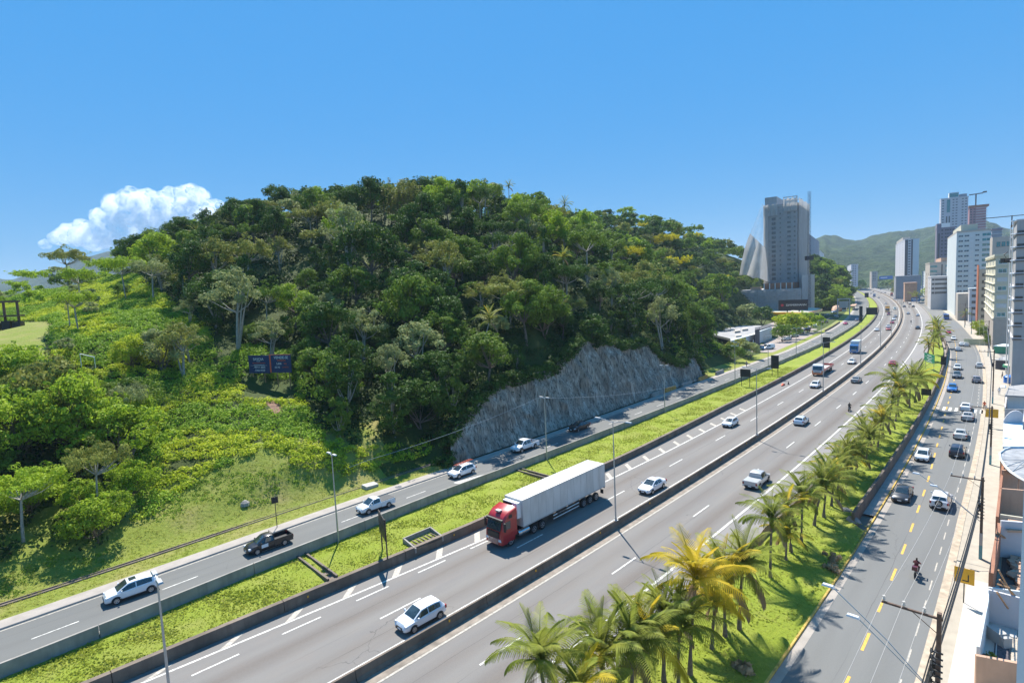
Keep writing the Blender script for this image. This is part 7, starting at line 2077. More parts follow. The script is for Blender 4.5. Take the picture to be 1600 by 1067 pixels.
for k in range(46):
    Yd = rl.uniform(620, 1500); x = rl.uniform(1338, 1475)
    c = atY(x, 440, Yd); w, d, h = rl.uniform(9, 24), rl.uniform(9, 20), rl.uniform(4, 10) if rl.random() < .8 else rl.uniform(12, 22)
    st, dd = sd(c)
    if abs(dd) < 55: continue
    o = empty('town_house', (c.x, c.y, -1.6), rl.uniform(0, 1.5), 'small pale building in the crowded far end of the town', 'building', 'distant low buildings of the town')
    q = MB(); q.box(-w / 2, w / 2, -d / 2, d / 2, 0, h); q.build('wall', WM[rl.choice(cols_[:5])], o)
    q = MB(); q.add([(-w / 2 - .3, -d / 2 - .3, h), (w / 2 + .3, -d / 2 - .3, h), (w / 2 + .3, d / 2 + .3, h), (-w / 2 - .3, d / 2 + .3, h), (-w / 4, 0, h + 1.6), (w / 4, 0, h + 1.6)], [(0, 1, 5, 4), (1, 2, 5), (2, 3, 4, 5), (3, 0, 4), (3, 2, 1, 0)]); q.build('roof', WM[rl.choice(['tile', 'roofgrey', 'roofgrey'])], o)

# ------------------------------------------------------------------ wrapped construction tower
TC = wall_mat('tower_concrete', (.42, .41, .40), stain=.15, scale=.08)
B = Bld('construction_tower', 'unfinished concrete tower wrapped in grey safety netting beside the hill', 1246, 350, 316, 1193, 1262.5, TC, base=1.3, mode='L', cat='building')
zt = B.top; fh = 2.96
B.windows('A', (.70,), zt - 6 - fh * 14, fh, 15, 2.4, 1.7, mat='window_dark', frame='concrete_dark')
B.windows('A', (.245,), zt - 6 - fh * 14, fh, 15, 2.1, 1.2, mat='window_dark', frame='concrete_dark')
B.windows('A', (.08,), zt - 6 - fh * 14, fh, 15, .9, .9, mat='window_dark', frame='concrete_dark')
B.windows('A', (.50,), zt - 6 - fh * 14, fh, 15, .8, .9, mat='window_dark', frame='concrete_dark')
B.block('bay_wall', 0, 0, 0, 0, 1.3, 1.31, TC) if False else None
for a0, a1, o_ in ((.0, .36, .9), (.60, .86, .9)):
    pass
B.block('roof_house', B.La * .62, B.La * .98, 1.5, B.Lb * .6, zt, zt + 5.4, WM['grey'])
for k in range(3):
    B.block('roof_frame', 0, B.La * .42, .2 + k * B.Lb * .4, .7 + k * B.Lb * .4, zt + 3.6, zt + 4.2, WM['white']); B.block('roof_column', 0.1, .7, .2 + k * B.Lb * .4, .8 + k * B.Lb * .4, zt, zt + 3.6, TC); B.block('roof_column', B.La * .40, B.La * .42, .2 + k * B.Lb * .4, .8 + k * B.Lb * .4, zt, zt + 3.6, TC)
B.block('exposed_floor', -.2, B.La * .95, -.2, B.Lb, 14.5, 18.5, WM['brick']) if False else None
# netting: slightly transparent woven sheets
def net_mat(name, col, op):
    t = NT(name); p = t.pos()
    n1 = t.noise(t.mapped(p, (1.2, 1.2, .10)), .8, 4); n2 = t.noise(p, .35, 3)
    d = t.n('BsdfDiffuse'); t.t.links.new(t.mix(t.ramp(n1, .35, .7), c4(col), c4(tuple(x * .72 for x in col))), d.inputs[0])
    tl = t.n('BsdfTranslucent'); tl.inputs[0].default_value = c4(col)
    mx = t.n('MixShader'); mx.inputs[0].default_value = .35; t.t.links.new(d.outputs[0], mx.inputs[1]); t.t.links.new(tl.outputs[0], mx.inputs[2])
    tr = t.n('BsdfTransparent'); m2 = t.n('MixShader')
    t.set(m2.inputs[0], t.math('ADD', op, t.math('MULTIPLY', t.math('SUBTRACT', n2, .5), .35)))
    t.t.links.new(tr.outputs[0], m2.inputs[1]); t.t.links.new(mx.outputs[0], m2.inputs[2])
    return t.done(m2.outputs[0])
NG = net_mat('grey_net', (.60, .59, .58), .34); NW = net_mat('white_net', (.62, .60, .57), .95)
def sheet(name, P0, P1, z0, z1, mat, parent, nx=26, nz=40, amp=.25, seed=0, top_sag=1.0):
    """hanging cloth between two plan points, waving"""
    V = []; nrm = Vector((P1.y - P0.y, -(P1.x - P0.x), 0)).normalized()
    for i in range(nx + 1):
        for k in range(nz + 1):
            u_ = i / nx; v_ = k / nz
            q = P0.lerp(P1, u_); w = (float(vnoise(u_ * nx * .45, v_ * 2.0, seed)) - .5) * 2 * amp
            zz = z1 + (z0 - z1) * v_ - (top_sag * abs(math.sin(u_ * math.pi * 3)) if k == 0 else 0)
            V.append((q.x + nrm.x * w, q.y + nrm.y * w, zz - B.base))
    return link(name, np_mesh(name, V, grid_quads(nx + 1, nz + 1), mat, smooth=True), parent)
q0 = B.pt(0, 0, 0); q1 = B.pt(B.La, 0, 0)
e = B.nA * .8; f_ = B.nB * .8
pA0 = Vector((q0.x, q0.y, 0)) + e; pA1 = Vector((q1.x, q1.y, 0)) + e
sheet('safety_net', pA0, pA1, 19, zt - .5, NG, B.o, seed=1)
q2 = B.pt(0, B.Lb, 0)
sheet('safety_net', Vector((q0.x, q0.y, 0)) + f_, Vector((q2.x, q2.y, 0)) + f_, 19, zt + 3.5, NW, B.o, seed=2, nx=14)
sheet('safety_net', pA0.lerp(pA1, .58) + e * .3, pA0.lerp(pA1, 1.0) + e * .3, zt - 7, zt + .5, NW, B.o, seed=3, nz=8, top_sag=.3)
sheet('safety_net', pA0.lerp(pA1, .86) + e * .4, pA1 + e * .4, 19, zt, NW, B.o, seed=5, nx=6)
sheet('safety_net', pA0.lerp(pA1, 0.0) + e * .3, pA0.lerp(pA1, .40) + e * .3, zt - 5, zt + 3.8, NW, B.o, seed=4, nz=8, top_sag=2.0)
# loose net blown to the side
out_ = [(1191, 318), (1186, 330), (1180, 345), (1174, 360), (1169, 372), (1163, 390), (1159, 408), (1155, 430)]
inn = [(1193, 320), (1193, 340), (1194, 360), (1195, 380), (1197, 400), (1199, 415), (1201, 430), (1203, 441)]
V = []
for k in range(36):
    t_ = k / 35 * 7; i = min(int(t_), 6); f2 = t_ - i
    ox, oy = out_[i][0] + (out_[i + 1][0] - out_[i][0]) * f2, out_[i][1] + (out_[i + 1][1] - out_[i][1]) * f2
    ix, iy = inn[i][0] + (inn[i + 1][0] - inn[i][0]) * f2, inn[i][1] + (inn[i + 1][1] - inn[i][1]) * f2
    for j in range(19):
        w = j / 18
        drop = (8 * abs(math.sin(w * 7)) if k > 28 else 0) * (k - 28) / 7 * (.2 + w)
        q = atY(ox + (ix - ox) * w, oy + (iy - oy) * w + (0 if k < 29 else -drop * (1 - w)), 356 - 6 * math.sin(w * 3.1) * (k / 35) + 2.2 * math.sin(w * 11 + k * .1) * (k / 35) + 6 * (1 - w))
        V.append((q.x - B.C.x, q.y - B.C.y, q.z - B.C.z))
Qn = grid_quads(36, 19)
rowi = Qn[:, 0] // 19
link('loose_net', np_mesh('loose_net', V, Qn, [NW, net_mat('torn_net', (.7, .7, .68), .22)], smooth=True, mi=np.where(rowi < 17, 1, 0)), B.o)
tower = B
# hoist mast beside the tower
c = atY(1264.5, 380, 352)
o = empty('hoist_mast', (c.x, c.y, 1.3), 0, 'slender lattice hoist mast standing against the wrapped tower', 'mast')
q = MB(); H = atY(1264.5, 299, 352).z - 1.3
for dx, dy in ((-.6, -.6), (.6, -.6), (.6, .6), (-.6, .6)): q.box(dx - .06, dx + .06, dy - .06, dy + .06, 0, H)
q.build('leg', MT['steel_dark'], o)['kind'] = 'stuff'
q = MB()
for k in range(int(H / 1.5)):
    z = k * 1.5; s_ = 1 if k % 2 else -1
    q.tube([(-.6 * s_, -.6, z), (.6 * s_, -.6, z + 1.5)], .04, 4); q.tube([(-.6, -.6 * s_, z), (-.6, .6 * s_, z + 1.5)], .04, 4); q.box(-.7, .7, -.68, -.56, z - .05, z + .05)
q.build('brace', MT['steel_dark'], o)['kind'] = 'stuff'
q = MB(); q.box(-2.2, 2.2, -1.2, 1.2, 36, 38.6); q.build('hoist_cage', MT['black'], o)
# podium
B = Bld('construction_podium', 'broad netted concrete podium below the wrapped tower', 1252, 334, 450.5, 1151, 1271, wall_mat('podium_net', (.42, .42, .42), stain=.15, scale=.1), base=1.3, mode='L')
sheet('safety_net', Vector(B.pt(0, 0, 0).to_tuple()) * 1 + B.nA * .6, B.pt(B.La, 0, 0) + B.nA * .6, 2, B.top + .3, NG, B.o, seed=8, nz=14)
for k in range(7): B.block('column', B.La * (.05 + k * .15), B.La * (.05 + k * .15) + .8, -.25, 0, 1.3, B.top, WM['grey'])
for k in range(4): B.block('floor_slab', -.3, B.La, -.35, B.Lb, 5 + k * 3.4, 5.4 + k * 3.4, WM['grey'])
B.block('upper_floor', B.La * .12, B.La * .58, 3, B.Lb * .8, B.top, B.top + 3.8, WM['brick'])
for k in range(6): B.block('column', B.La * (.14 + k * .085), B.La * (.14 + k * .085) + .5, 2.4, 3, B.top, B.top + 3.8, WM['white'])
B.block('brick_stack', B.La * .62, B.La * .78, 1, 4, B.top, B.top + 1.8, WM['salmon'])
q = MB(); a0 = B.pt(0, B.Lb, 0)
sheet('safety_net', Vector(B.pt(-.5, 0, 0).to_tuple()), B.pt(-.5, B.Lb + 2, 0), 2, B.top + 9, NW, B.o, seed=9, nx=12)

# ------------------------------------------------------------------ petrol station, low white building, car park
def flat(name, pxs, z, mat, kind='structure'):
    m_ = MB(); pts_ = [at(x, y, z) for x, y in pxs]; a = sum(pts_[i].x * pts_[(i + 1) % len(pts_)].y - pts_[(i + 1) % len(pts_)].x * pts_[i].y for i in range(len(pts_)))
    if a < 0: pts_ = pts_[::-1]
    m_.add(pts_, [tuple(range(len(pts_)))]); return tag(m_.build(name, mat), kind=kind)
CP = wall_mat('paving_brown', (.34, .28, .25), stain=.25, scale=.3, streak=False)
strip('car_park', CP, [(off(dA, -34), 1.37), (off(dA, -2.4), 1.37)], s=np.arange(178, 345, 4.0))
strip('car_park_lawn', MT['lawn_verge'], [(off(dA, -2.4), 1.375), (off(dA, -.02), 1.36)], s=np.concatenate([np.arange(215, 262, 4.0)]))
def px_slab(o, name, pxs, z0, z1, mat):
    m_ = MB(); pts_ = [at(x, y, z1) - Vector((o.location.x, o.location.y, 0)) for x, y in pxs]
    m_.prism([(q.x, q.y) for q in pts_], z0 - o.location.z, z1 - o.location.z); return m_.build(name, mat, o)
c = at(1160, 530, 1.3)
o = empty('low_building', (c.x, c.y, 1.3), 0, 'low modern building with flat grey roofs and a dark entrance tower', 'building')
px_slab(o, 'roof', [(1125, 509), (1190, 508.5), (1180, 519), (1142, 529), (1108, 521)], 5.3, 6.1, WM['roofgrey'])
px_slab(o, 'fascia', [(1141, 529.5), (1182, 519), (1184, 521), (1143, 532)], 4.4, 6.25, WM['white'])
px_slab(o, 'wall', [(1112, 524), (1146, 529), (1150, 526), (1126, 511)], 1.3, 5.25, WM['dark'])
px_slab(o, 'wall', [(1150, 529), (1178, 521.5), (1172, 515), (1140, 520)], 1.3, 5.2, WM['greyblue'])
px_slab(o, 'entrance_tower', [(1179.5, 511.5), (1187, 510.5), (1186, 514), (1179.5, 515.5)], 1.3, 8.4, WM['dark'])
px_slab(o, 'side_roof', [(1187, 515), (1209, 508), (1203, 506), (1184, 511)], 6.2, 6.5, WM['dark'])
px_slab(o, 'side_wall', [(1187, 518), (1206, 511), (1203, 509), (1186, 515)], 1.3, 6.1, WM['white'])
for k in range(4): px_slab(o, 'column', [(1152 + k * 8, 533 - k * 2.2), (1154 + k * 8, 532.6 - k * 2.2), (1154 + k * 8, 531.8 - k * 2.2), (1152 + k * 8, 532.2 - k * 2.2)], 1.3, 4.4, WM['white'])
for k, (x, y) in enumerate(((1133, 513), (1148, 515), (1160, 512), (1150, 522))): px_slab(o, 'roof_unit', [(x, y), (x + 8, y - 1), (x + 8, y + 1.5), (x, y + 2.5)], 6.1, 6.9, WM['beige'])
c = at(1230, 500, 1.3)
o = empty('fuel_station', (c.x, c.y, 1.3), 0, 'petrol station with a long yellow-edged canopy under the black advertising board', 'petrol station')
px_slab(o, 'canopy', [(1200, 488), (1262, 488.5), (1284, 482), (1268, 480.5), (1205, 481)], 6.0, 6.7, WM['cream'])
px_slab(o, 'canopy_edge', [(1199.7, 488.2), (1262, 488.8), (1262, 488.2), (1199.7, 487.6)], 5.6, 6.9, MT['sign_yellow'])
px_slab(o, 'canopy_edge', [(1262, 489), (1285, 482.2), (1284.4, 481.6), (1262, 488.3)], 5.6, 6.9, paint((.72, .33, .05)))
for x in (1208, 1225, 1243, 1258): px_slab(o, 'column', [(x, 487), (x + 1.6, 487), (x + 1.6, 486.2), (x, 486.2)], 1.3, 6.0, WM['white'])
px_slab(o, 'shop', [(1203, 484), (1248, 485), (1248, 483), (1203, 482)], 1.3, 5.0, WM['greyblue'])
# rubble and orange fences by the fork
for q_, (x, y, w, m__, l) in enumerate(((1310, 486, 9, 'salmon', 'heap of pinkish rubble beside the parked cars'), (1303, 481, 7, 'brick', 'heap of reddish earth beyond the petrol station'))):
    c = at(x, y, 1.3); m_ = MB(); m_.tube([(-w, 0, 0), (-w * .3, .5, 1.2), (w * .3, -.5, 1.0), (w, 0, 0)], [1.0, 3.2, 3.0, .8], 8); tag(m_.build('rubble_heap', WM[m__], None, 30, loc=c, rot=(0, 0, .7)), l, 'rubble')
c = at(1334, 483, 1.3)
o = empty('bus_shelter', (c.x, c.y, 1.3), heading(sd(c)[0]), 'long red-roofed bus shelter beside the service road fork', 'bus shelter')
m_ = MB(); m_.box(-18, 14, -1.6, 1.6, 3.0, 3.3); m_.build('roof', WM['salmon'], o)
for x in (-16, -8, 0, 8, 13): m_ = MB(); m_.box(x - .15, x + .15, -.15, .15, 0, 3.0); m_.build('post', MT['steel'], o)
c = at(1318, 497, 1.3); o = empty('sign_gantry', (c.x, c.y, 1.3), heading(sd(c)[0]), 'grey steel sign frame standing at the service road fork', 'gantry')
for y in (-3.0, 3.0): m_ = MB(); m_.box(-.3, .3, y - .3, y + .3, 0, 11); m_.build('post', MT['steel'], o)
m_ = MB(); m_.box(-.3, .3, -3.3, 3.3, 11, 11.6); m_.box(-.15, .15, -2.4, 2.4, 6.2, 10); m_.build('frame_panel', MT['steel'], o)
wl = barrier('car_park_wall', 'dark low wall along the car park above the service road', [(-.1, 1.2), (-.1, 2.1), (.1, 2.1), (.12, 1.2)], off(dA, -.3), 262, 318, MT['concrete_dark'], seg=14)
# football field fence posts and shelter
c = atY(10, 512, 108); zg = tz(c.x, c.y)
o = empty('shelter', (c.x, c.y, zg), .3, 'dark open shelter with crates beside the football field', 'shelter')
for x in (-4.5, -2.2, 0, 2.2):
    m_ = MB(); m_.box(x - .18, x + .18, -.15, .15, 0, 5.6); m_.build('post', MT['rust'], o)
m_ = MB(); m_.box(-6, 2.6, -.25, .25, 5.4, 5.75); m_.box(-6, 2.8, -1.0, 1.0, 2.6, 2.9); m_.build('beam', MT['rust'], o)
for k in range(5): m_ = MB(); m_.box(-5.5 + k * 1.7, -4.1 + k * 1.7, -.8, .8, 0, 1.5 + .3 * (k % 2)); m_.build('crate', MT['black'], o)
gp = [atY(x, y, 84) for x, y in ((123, 536), (133, 534), (147, 555))]
m_ = MB(); g0 = Vector((gp[0].x, gp[0].y, tz(gp[0].x, gp[0].y))); up = Vector((0, 0, 2.3)); g1 = Vector((gp[2].x, gp[2].y, tz(gp[2].x, gp[2].y) + .0))
m_.tube([g0, g0 + up, g1 + up, g1], .07, 6); tag(m_.build('goal_frame', MT['white_plain']), 'white football goal frame at the edge of the field', 'goal')
hp = []

# ------------------------------------------------------------------ town side lots
def wallpx(o, a, b, z0, z1, t, mat, name='wall'):
    p, q = at(a[0], a[1], z0), at(b[0], b[1], z0)
    m_ = MB(); d = (q - p).normalized(); n = Vector((d.y, -d.x, 0)) * t
    L0 = Vector((o.location.x, o.location.y, 0)); poly = [p - L0, q - L0, q + n - L0, p + n - L0]
    m_.prism([(v.x, v.y) for v in poly], z0 - o.location.z, z1 - o.location.z); return m_.build(name, mat, o)
ZG = -1.36
strip('town_ground', MT['concrete'], [(off(dS, 4.0), -1.38), (off(dS, 60), -1.38)], s=s_side)
# walled yard, nearest
c = at(1560, 1010, ZG); o = empty('walled_yard', (c.x, c.y, ZG), 0, 'empty grey walled yard with a gravel strip beside the pale sidewalk slabs', 'yard')
wallpx(o, (1524, 1058), (1542, 962), ZG, .9, .18, WM['white']); wallpx(o, (1543, 968), (1594, 983), ZG, 1.2, .2, WM['lilac']); wallpx(o, (1522, 1066), (1600, 1082), ZG, .7, .25, WM['salmon'])
px_slab(o, 'gravel', [(1550, 1060), (1555, 990), (1578, 996), (1576, 1066)], ZG, ZG + .06, simple('gravel', (.10, .09, .10), .95, var=.4, scale=6, bd=.05))
px_slab(o, 'kerb_strip', [(1553, 1058), (1557, 990), (1559, 990), (1555, 1058)], ZG, ZG + .14, MT['concrete_light'])
px_slab(o, 'gravel_bed', [(1578, 1066), (1581, 995), (1590, 998), (1588, 1070)], ZG, ZG + .10, simple('gravel_beige', (.45, .38, .30), .95, var=.4, scale=6, bd=.05))
px_slab(o, 'paving', [(1546, 985), (1549, 972), (1590, 984), (1588, 996)], ZG, ZG + .05, MT['concrete_light'])
c = at(1545, 1002, ZG); m_ = MB(); m_.box(-.35, .35, -.6, .6, 0, .9, 0, None, .1, .1); m_.box(-.3, .3, -.9, -.6, 0, .8); tag(m_.build('concrete_tank', MT['concrete_light'], None, loc=(c.x + .6, c.y, ZG)), 'pale box standing against the yard wall', 'box')
c = at(1549, 1045, ZG); o2 = empty('planter', (c.x, c.y, ZG), .6, 'dark framed planter with a green shrub inside the walled yard', 'planter')
m_ = MB(); m_.box(-.6, .6, -.6, .6, 0, .6); m_.build('box', MT['steel_dark'], o2)
V_, Q_, T_ = blob_leaves(np.array([[0, 0, .8], [.2, .1, .9]]), np.array([.35, .3]), 60, .16, RNG); link('shrub', np_mesh('shrub', V_, Q_, FO['mid'], tint=T_), o2)
# demolition lot
c = at(1575, 900, ZG); o = empty('demolition_lot', (c.x, c.y, ZG), 0, 'demolition lot with leaning timber beams and a brick edge wall', 'building site')
wallpx(o, (1543, 948), (1557, 862), ZG, 1.6, .3, WM['brick']); wallpx(o, (1561, 868), (1603, 872), ZG, 2.2, .2, WM['lilac']); wallpx(o, (1543, 950), (1600, 958), ZG, .5, .18, WM['white'])
px_slab(o, 'floor', [(1560, 945), (1566, 870), (1603, 872), (1603, 950)], ZG, ZG + .06, MT['steel_dark'])
for (a, b_, za, zb2) in (((1560, 890), (1588, 940), 3.0, .3), ((1562, 905), (1600, 945), 2.6, .3), ((1558, 912), (1578, 918), 2.2, 2.2), ((1558, 925), (1575, 950), 2.8, .2)):
    p, q = at(a[0], a[1], za), at(b_[0], b_[1], zb2); m_ = MB(); L0 = Vector((c.x, c.y, ZG)); m_.tube([p - L0, q - L0], .07, 5); m_.build('timber_beam', MT['wood'], o)
rr_ = random.Random(8)
hp_ = MB()
for k in range(46):
    x, y = rr_.uniform(1580, 1600), rr_.uniform(872, 925); q = at(x, y, ZG + .2); M = Matrix.Translation(q) @ Matrix.Rotation(rr_.uniform(0, 3), 4, 'Z') @ Matrix.Rotation(rr_.uniform(-.5, .5), 4, 'X'); w = rr_.uniform(.12, .4); hp_.box(-w, w, -w * .7, w * .7, -.1, .22, 0, M)
tag(hp_.build('rubble', WM['salmon']), 'broken pale bricks and rubble strewn over the demolition lot', 'rubble', kind='stuff')
# salmon roofless building
c = at(1580, 800, ZG); o = empty('roofless_house', (c.x, c.y, ZG), 0, 'roofless salmon house with open rooms behind the town sidewalk', 'house')
wallpx(o, (1554, 858), (1566, 745), ZG, 2.0, .22, WM['brick']); wallpx(o, (1560, 850), (1603, 857), ZG, 1.8, .2, WM['cream']); wallpx(o, (1561, 808), (1603, 812), ZG, 2.0, .2, WM['salmon']); wallpx(o, (1563, 785), (1603, 780), ZG, 2.6, .2, WM['salmon']); wallpx(o, (1566, 748), (1603, 752), ZG, 2.4, .2, WM['creamdark'])
px_slab(o, 'ceiling_slab', [(1575, 807), (1603, 808), (1603, 829), (1574, 828)], 1.3, 1.5, WM['salmon']); px_slab(o, 'floor', [(1560, 850), (1568, 752), (1604, 756), (1604, 855)], ZG, ZG + .05, WM['brownroof'])
p, q = at(1559, 832, 1.8), at(1573, 842, .2); m_ = MB(); L0 = Vector((c.x, c.y, ZG)); m_.tube([p - L0, q - L0], .09, 5); m_.build('timber_beam', MT['wood'], o)
# glazed terrace with a curved edge
c = at(1585, 740, ZG); o = empty('glazed_terrace', (c.x, c.y, ZG), 0, 'shop terrace with a curved glass and steel canopy', 'building')
cz = 2.6
edge_ = [(1603, 752), (1592, 746), (1580, 738), (1571, 729), (1564, 718), (1562, 708), (1570, 702), (1583, 698), (1603, 697)]
px_slab(o, 'canopy_glass', edge_, cz, cz + .12, simple('canopy_pane', (.38, .38, .38), .25, var=.3, scale=1))
m_ = MB(); L0 = Vector((c.x, c.y, ZG)); m_.tube([at(x, y, cz + .2) - L0 for x, y in edge_], .12, 6); m_.build('canopy_rim', WM['white'], o, 50)
m_ = MB(); m_.tube([at(x, y, cz - .35) - L0 for x, y in edge_[:6]], .14, 6); m_.build('lower_rim', MT['wood'], o, 50)
for (x, y) in ((1580, 738), (1571, 729), (1564, 718)): m_ = MB(); m_.tube([at(x, y, cz + .1) - L0, at(1603, 718, cz + .6) - L0], .05, 5); m_.build('rafter', MT['steel'], o)
for (x, y) in ((1592, 746), (1564, 718)): m_ = MB(); p = at(x, y, cz); m_.tube([Vector((p.x, p.y, ZG)) - L0, p - L0], .08, 6); m_.build('post', WM['salmon'], o)
# arched white shop
c = at(1585, 675, ZG); o = empty('arched_shop', (c.x, c.y, ZG), 0, 'white shop with an arched lilac front and a pale blue flat roof', 'shop')
px_slab(o, 'roof', [(1568, 697), (1569, 661), (1604, 661), (1604, 697)], 2.2, 3.0, simple('roof_paleblue', (.62, .72, .78), .5, var=.06))
px_slab(o, 'wall', [(1567, 697), (1568, 655), (1604, 655), (1604, 697)], ZG, 2.2, WM['white'])
m_ = MB(); pa, pb = at(1568, 661, 3.0) - L0 * 0 - Vector((c.x, c.y, ZG)), at(1606, 661, 3.0) - Vector((c.x, c.y, ZG)); prof = []
for k in range(9): t_ = k / 8; prof.append(pa.lerp(pb, t_) + Vector((0, 0, 1.9 * math.sin(math.pi * min(t_ * 1.0 + .02, 1)) ** .6)))
back_ = [v + Vector((.2, .25, 0)) for v in prof]
vs2 = prof + [pb, pa] + back_ + [pb + Vector((.2, .25, 0)), pa + Vector((.2, .25, 0))]; n_ = 11
m_.add(vs2, [tuple(range(n_)), tuple(range(n_, 2 * n_))[::-1]] + [(k, n_ + k, n_ + (k + 1) % n_, (k + 1) % n_) for k in range(n_)]); m_.build('arch_front', WM['lilac'], o)
# grey roofed shop, kiosk, hedge yard
c = at(1590, 640, ZG); o = empty('hedge_yard', (c.x, c.y, ZG), 0, 'small walled yard with a clipped green hedge beside the arched shop', 'yard')
wallpx(o, (1569, 652), (1571, 628), ZG, .6, .2, WM['lilac']); wallpx(o, (1571, 629), (1596, 634), ZG, .5, .2, MT['steel_dark']); wallpx(o, (1569, 653), (1603, 654), ZG, .4, .2, WM['grey'])
V_, Q_, T_ = blob_leaves(np.array([[k * .7 - 2, k * .1, .5] for k in range(7)]), np.full(7, .6), 90, .2, RNG); p = at(1590, 643, ZG); link('hedge', np_mesh('hedge', V_, Q_, FO['bright'], tint=T_), o, loc=(p.x - c.x, p.y - c.y, 0))
c = at(1590, 615, ZG); o = empty('grey_roofed_shop', (c.x, c.y, ZG), 0, 'low shop with a plain grey flat roof and a striped awning', 'shop')
px_slab(o, 'roof', [(1570, 617), (1577, 603), (1606, 600), (1606, 619)], 2.0, 2.3, WM['roofgrey']); px_slab(o, 'wall', [(1574, 618), (1579, 606), (1606, 604), (1606, 619)], ZG, 2.0, WM['white']); px_slab(o, 'awning', [(1563, 605), (1572, 605), (1572, 602), (1564, 601.5)], 1.2, 1.35, WM['white'])
px_slab(o, 'water_tank', [(1573, 624), (1581, 624), (1581, 620), (1573, 620)], ZG, .5, WM['grey'])
c = at(1596, 590, ZG); o = empty('round_kiosk', (c.x, c.y, ZG), 0, 'round kiosk with a beige roof and a green rim', 'kiosk')
m_ = MB(); m_.tube([(0, 0, 2.6), (0, 0, 3.1)], [3.6, 3.6], 28); m_.build('rim', WM['green'], o, 40); m_ = MB(); m_.tube([(0, 0, 3.1), (0, 0, 3.16)], [3.3, 3.3], 28); m_.tube([(0.8, .8, 3.16), (.8, .8, 4.4)], [1.5, .2], 12); m_.build('roof', WM['beige'], o, 40); m_ = MB(); m_.tube([(0, 0, 0), (0, 0, 2.6)], 2.7, 20); m_.build('wall', WM['dark'], o, 40)
c = at(1577, 598, ZG); m_ = MB(); m_.tube([(0, 0, 0), (0, 0, 1.5), (0, 0, 1.9)], [1.1, 1.1, .6], 16); tag(m_.build('water_tank', paint((.01, .16, .55)), None, 40, loc=c), 'bright blue plastic water tank beside the round kiosk', 'water tank')
c = at(1575, 575, ZG); o = empty('dark_roofed_shed', (c.x, c.y, ZG), .6, 'dark open shed between the kiosk and the green booth', 'shed')
m_ = MB(); m_.box(-4, 4.5, -2, 2, 2.4, 2.6); m_.build('roof', WM['roofgrey'], o); m_ = MB(); m_.box(-3.8, 4.2, -1.5, 1.8, 0, 2.4); m_.build('wall', WM['dark'], o)
c = at(1570, 551, ZG); o = empty('green_booth', (c.x, c.y, ZG), .5, 'green booth with a pale roof below the cream building wall', 'booth')
m_ = MB(); m_.box(-3.5, 3.5, -1.6, 1.6, 0, 2.3); m_.build('wall', WM['green'], o); m_ = MB(); m_.box(-3.7, 3.7, -1.8, 1.8, 2.3, 2.5); m_.build('roof', WM['white'], o)
c = at(1568, 535, ZG); o = empty('garden_wall', (c.x, c.y, ZG), .75, 'pale green fence wall around the cream apartment block', 'wall')
m_ = MB(); m_.box(-12, 12, -.12, .12, 0, 2.6); m_.build('wall_panel', simple('wall_palegreen', (.50, .52, .36), .8), o); m_ = MB(); m_.box(-12.1, -11.9, -.12, 10, 0, 2.2); m_.build('side_panel', simple('wall_palegreen', (.50, .52, .36), .8), o)
c = at(1522, 519, ZG); o = empty('brown_roofed_house', (c.x + 14, c.y + 4, ZG), .7, 'low house with a brown tiled roof behind the hedge', 'house')
m_ = MB(); m_.box(-7, 7, -5, 5, 0, 3.2); m_.build('wall', WM['white'], o); m_ = MB(); m_.add([(-8, -6, 3.2), (8, -6, 3.2), (8, 6, 3.2), (-8, 6, 3.2), (-4, 0, 5.2), (4, 0, 5.2)], [(0, 1, 5, 4), (1, 2, 5), (2, 3, 4, 5), (3, 0, 4), (3, 2, 1, 0)]); m_.build('roof', WM['brownroof'], o)
# neighbouring pale wall at the picture edge
c0 = atY(1595, 885, 19.5); h = heading(0)
u_ = Vector((math.cos(h + .03), math.sin(h + .03), 0)); r_ = Vector((u_.y, -u_.x, 0))
o = empty('neighbour_building', (c0.x, c0.y, -1.4), 0, 'plain pale grey side wall of the neighbouring building at the picture edge', 'building')
m_ = MB(); q = [Vector((0, 0, 0)), u_ * 10, u_ * 10 + r_ * 8, r_ * 8]; m_.prism([(v.x, v.y) for v in q], 0, 21.5); m_.build('wall', WM['white'], o); m_ = MB(); q = [-u_ * .1 - r_ * .1, u_ * 10 - r_ * .1, u_ * 10 + r_ * 8, r_ * 8 - u_ * .1]; m_.prism([(v.x, v.y) for v in q], 21.5, 21.8); m_.build('coping', WM['lilac'], o)
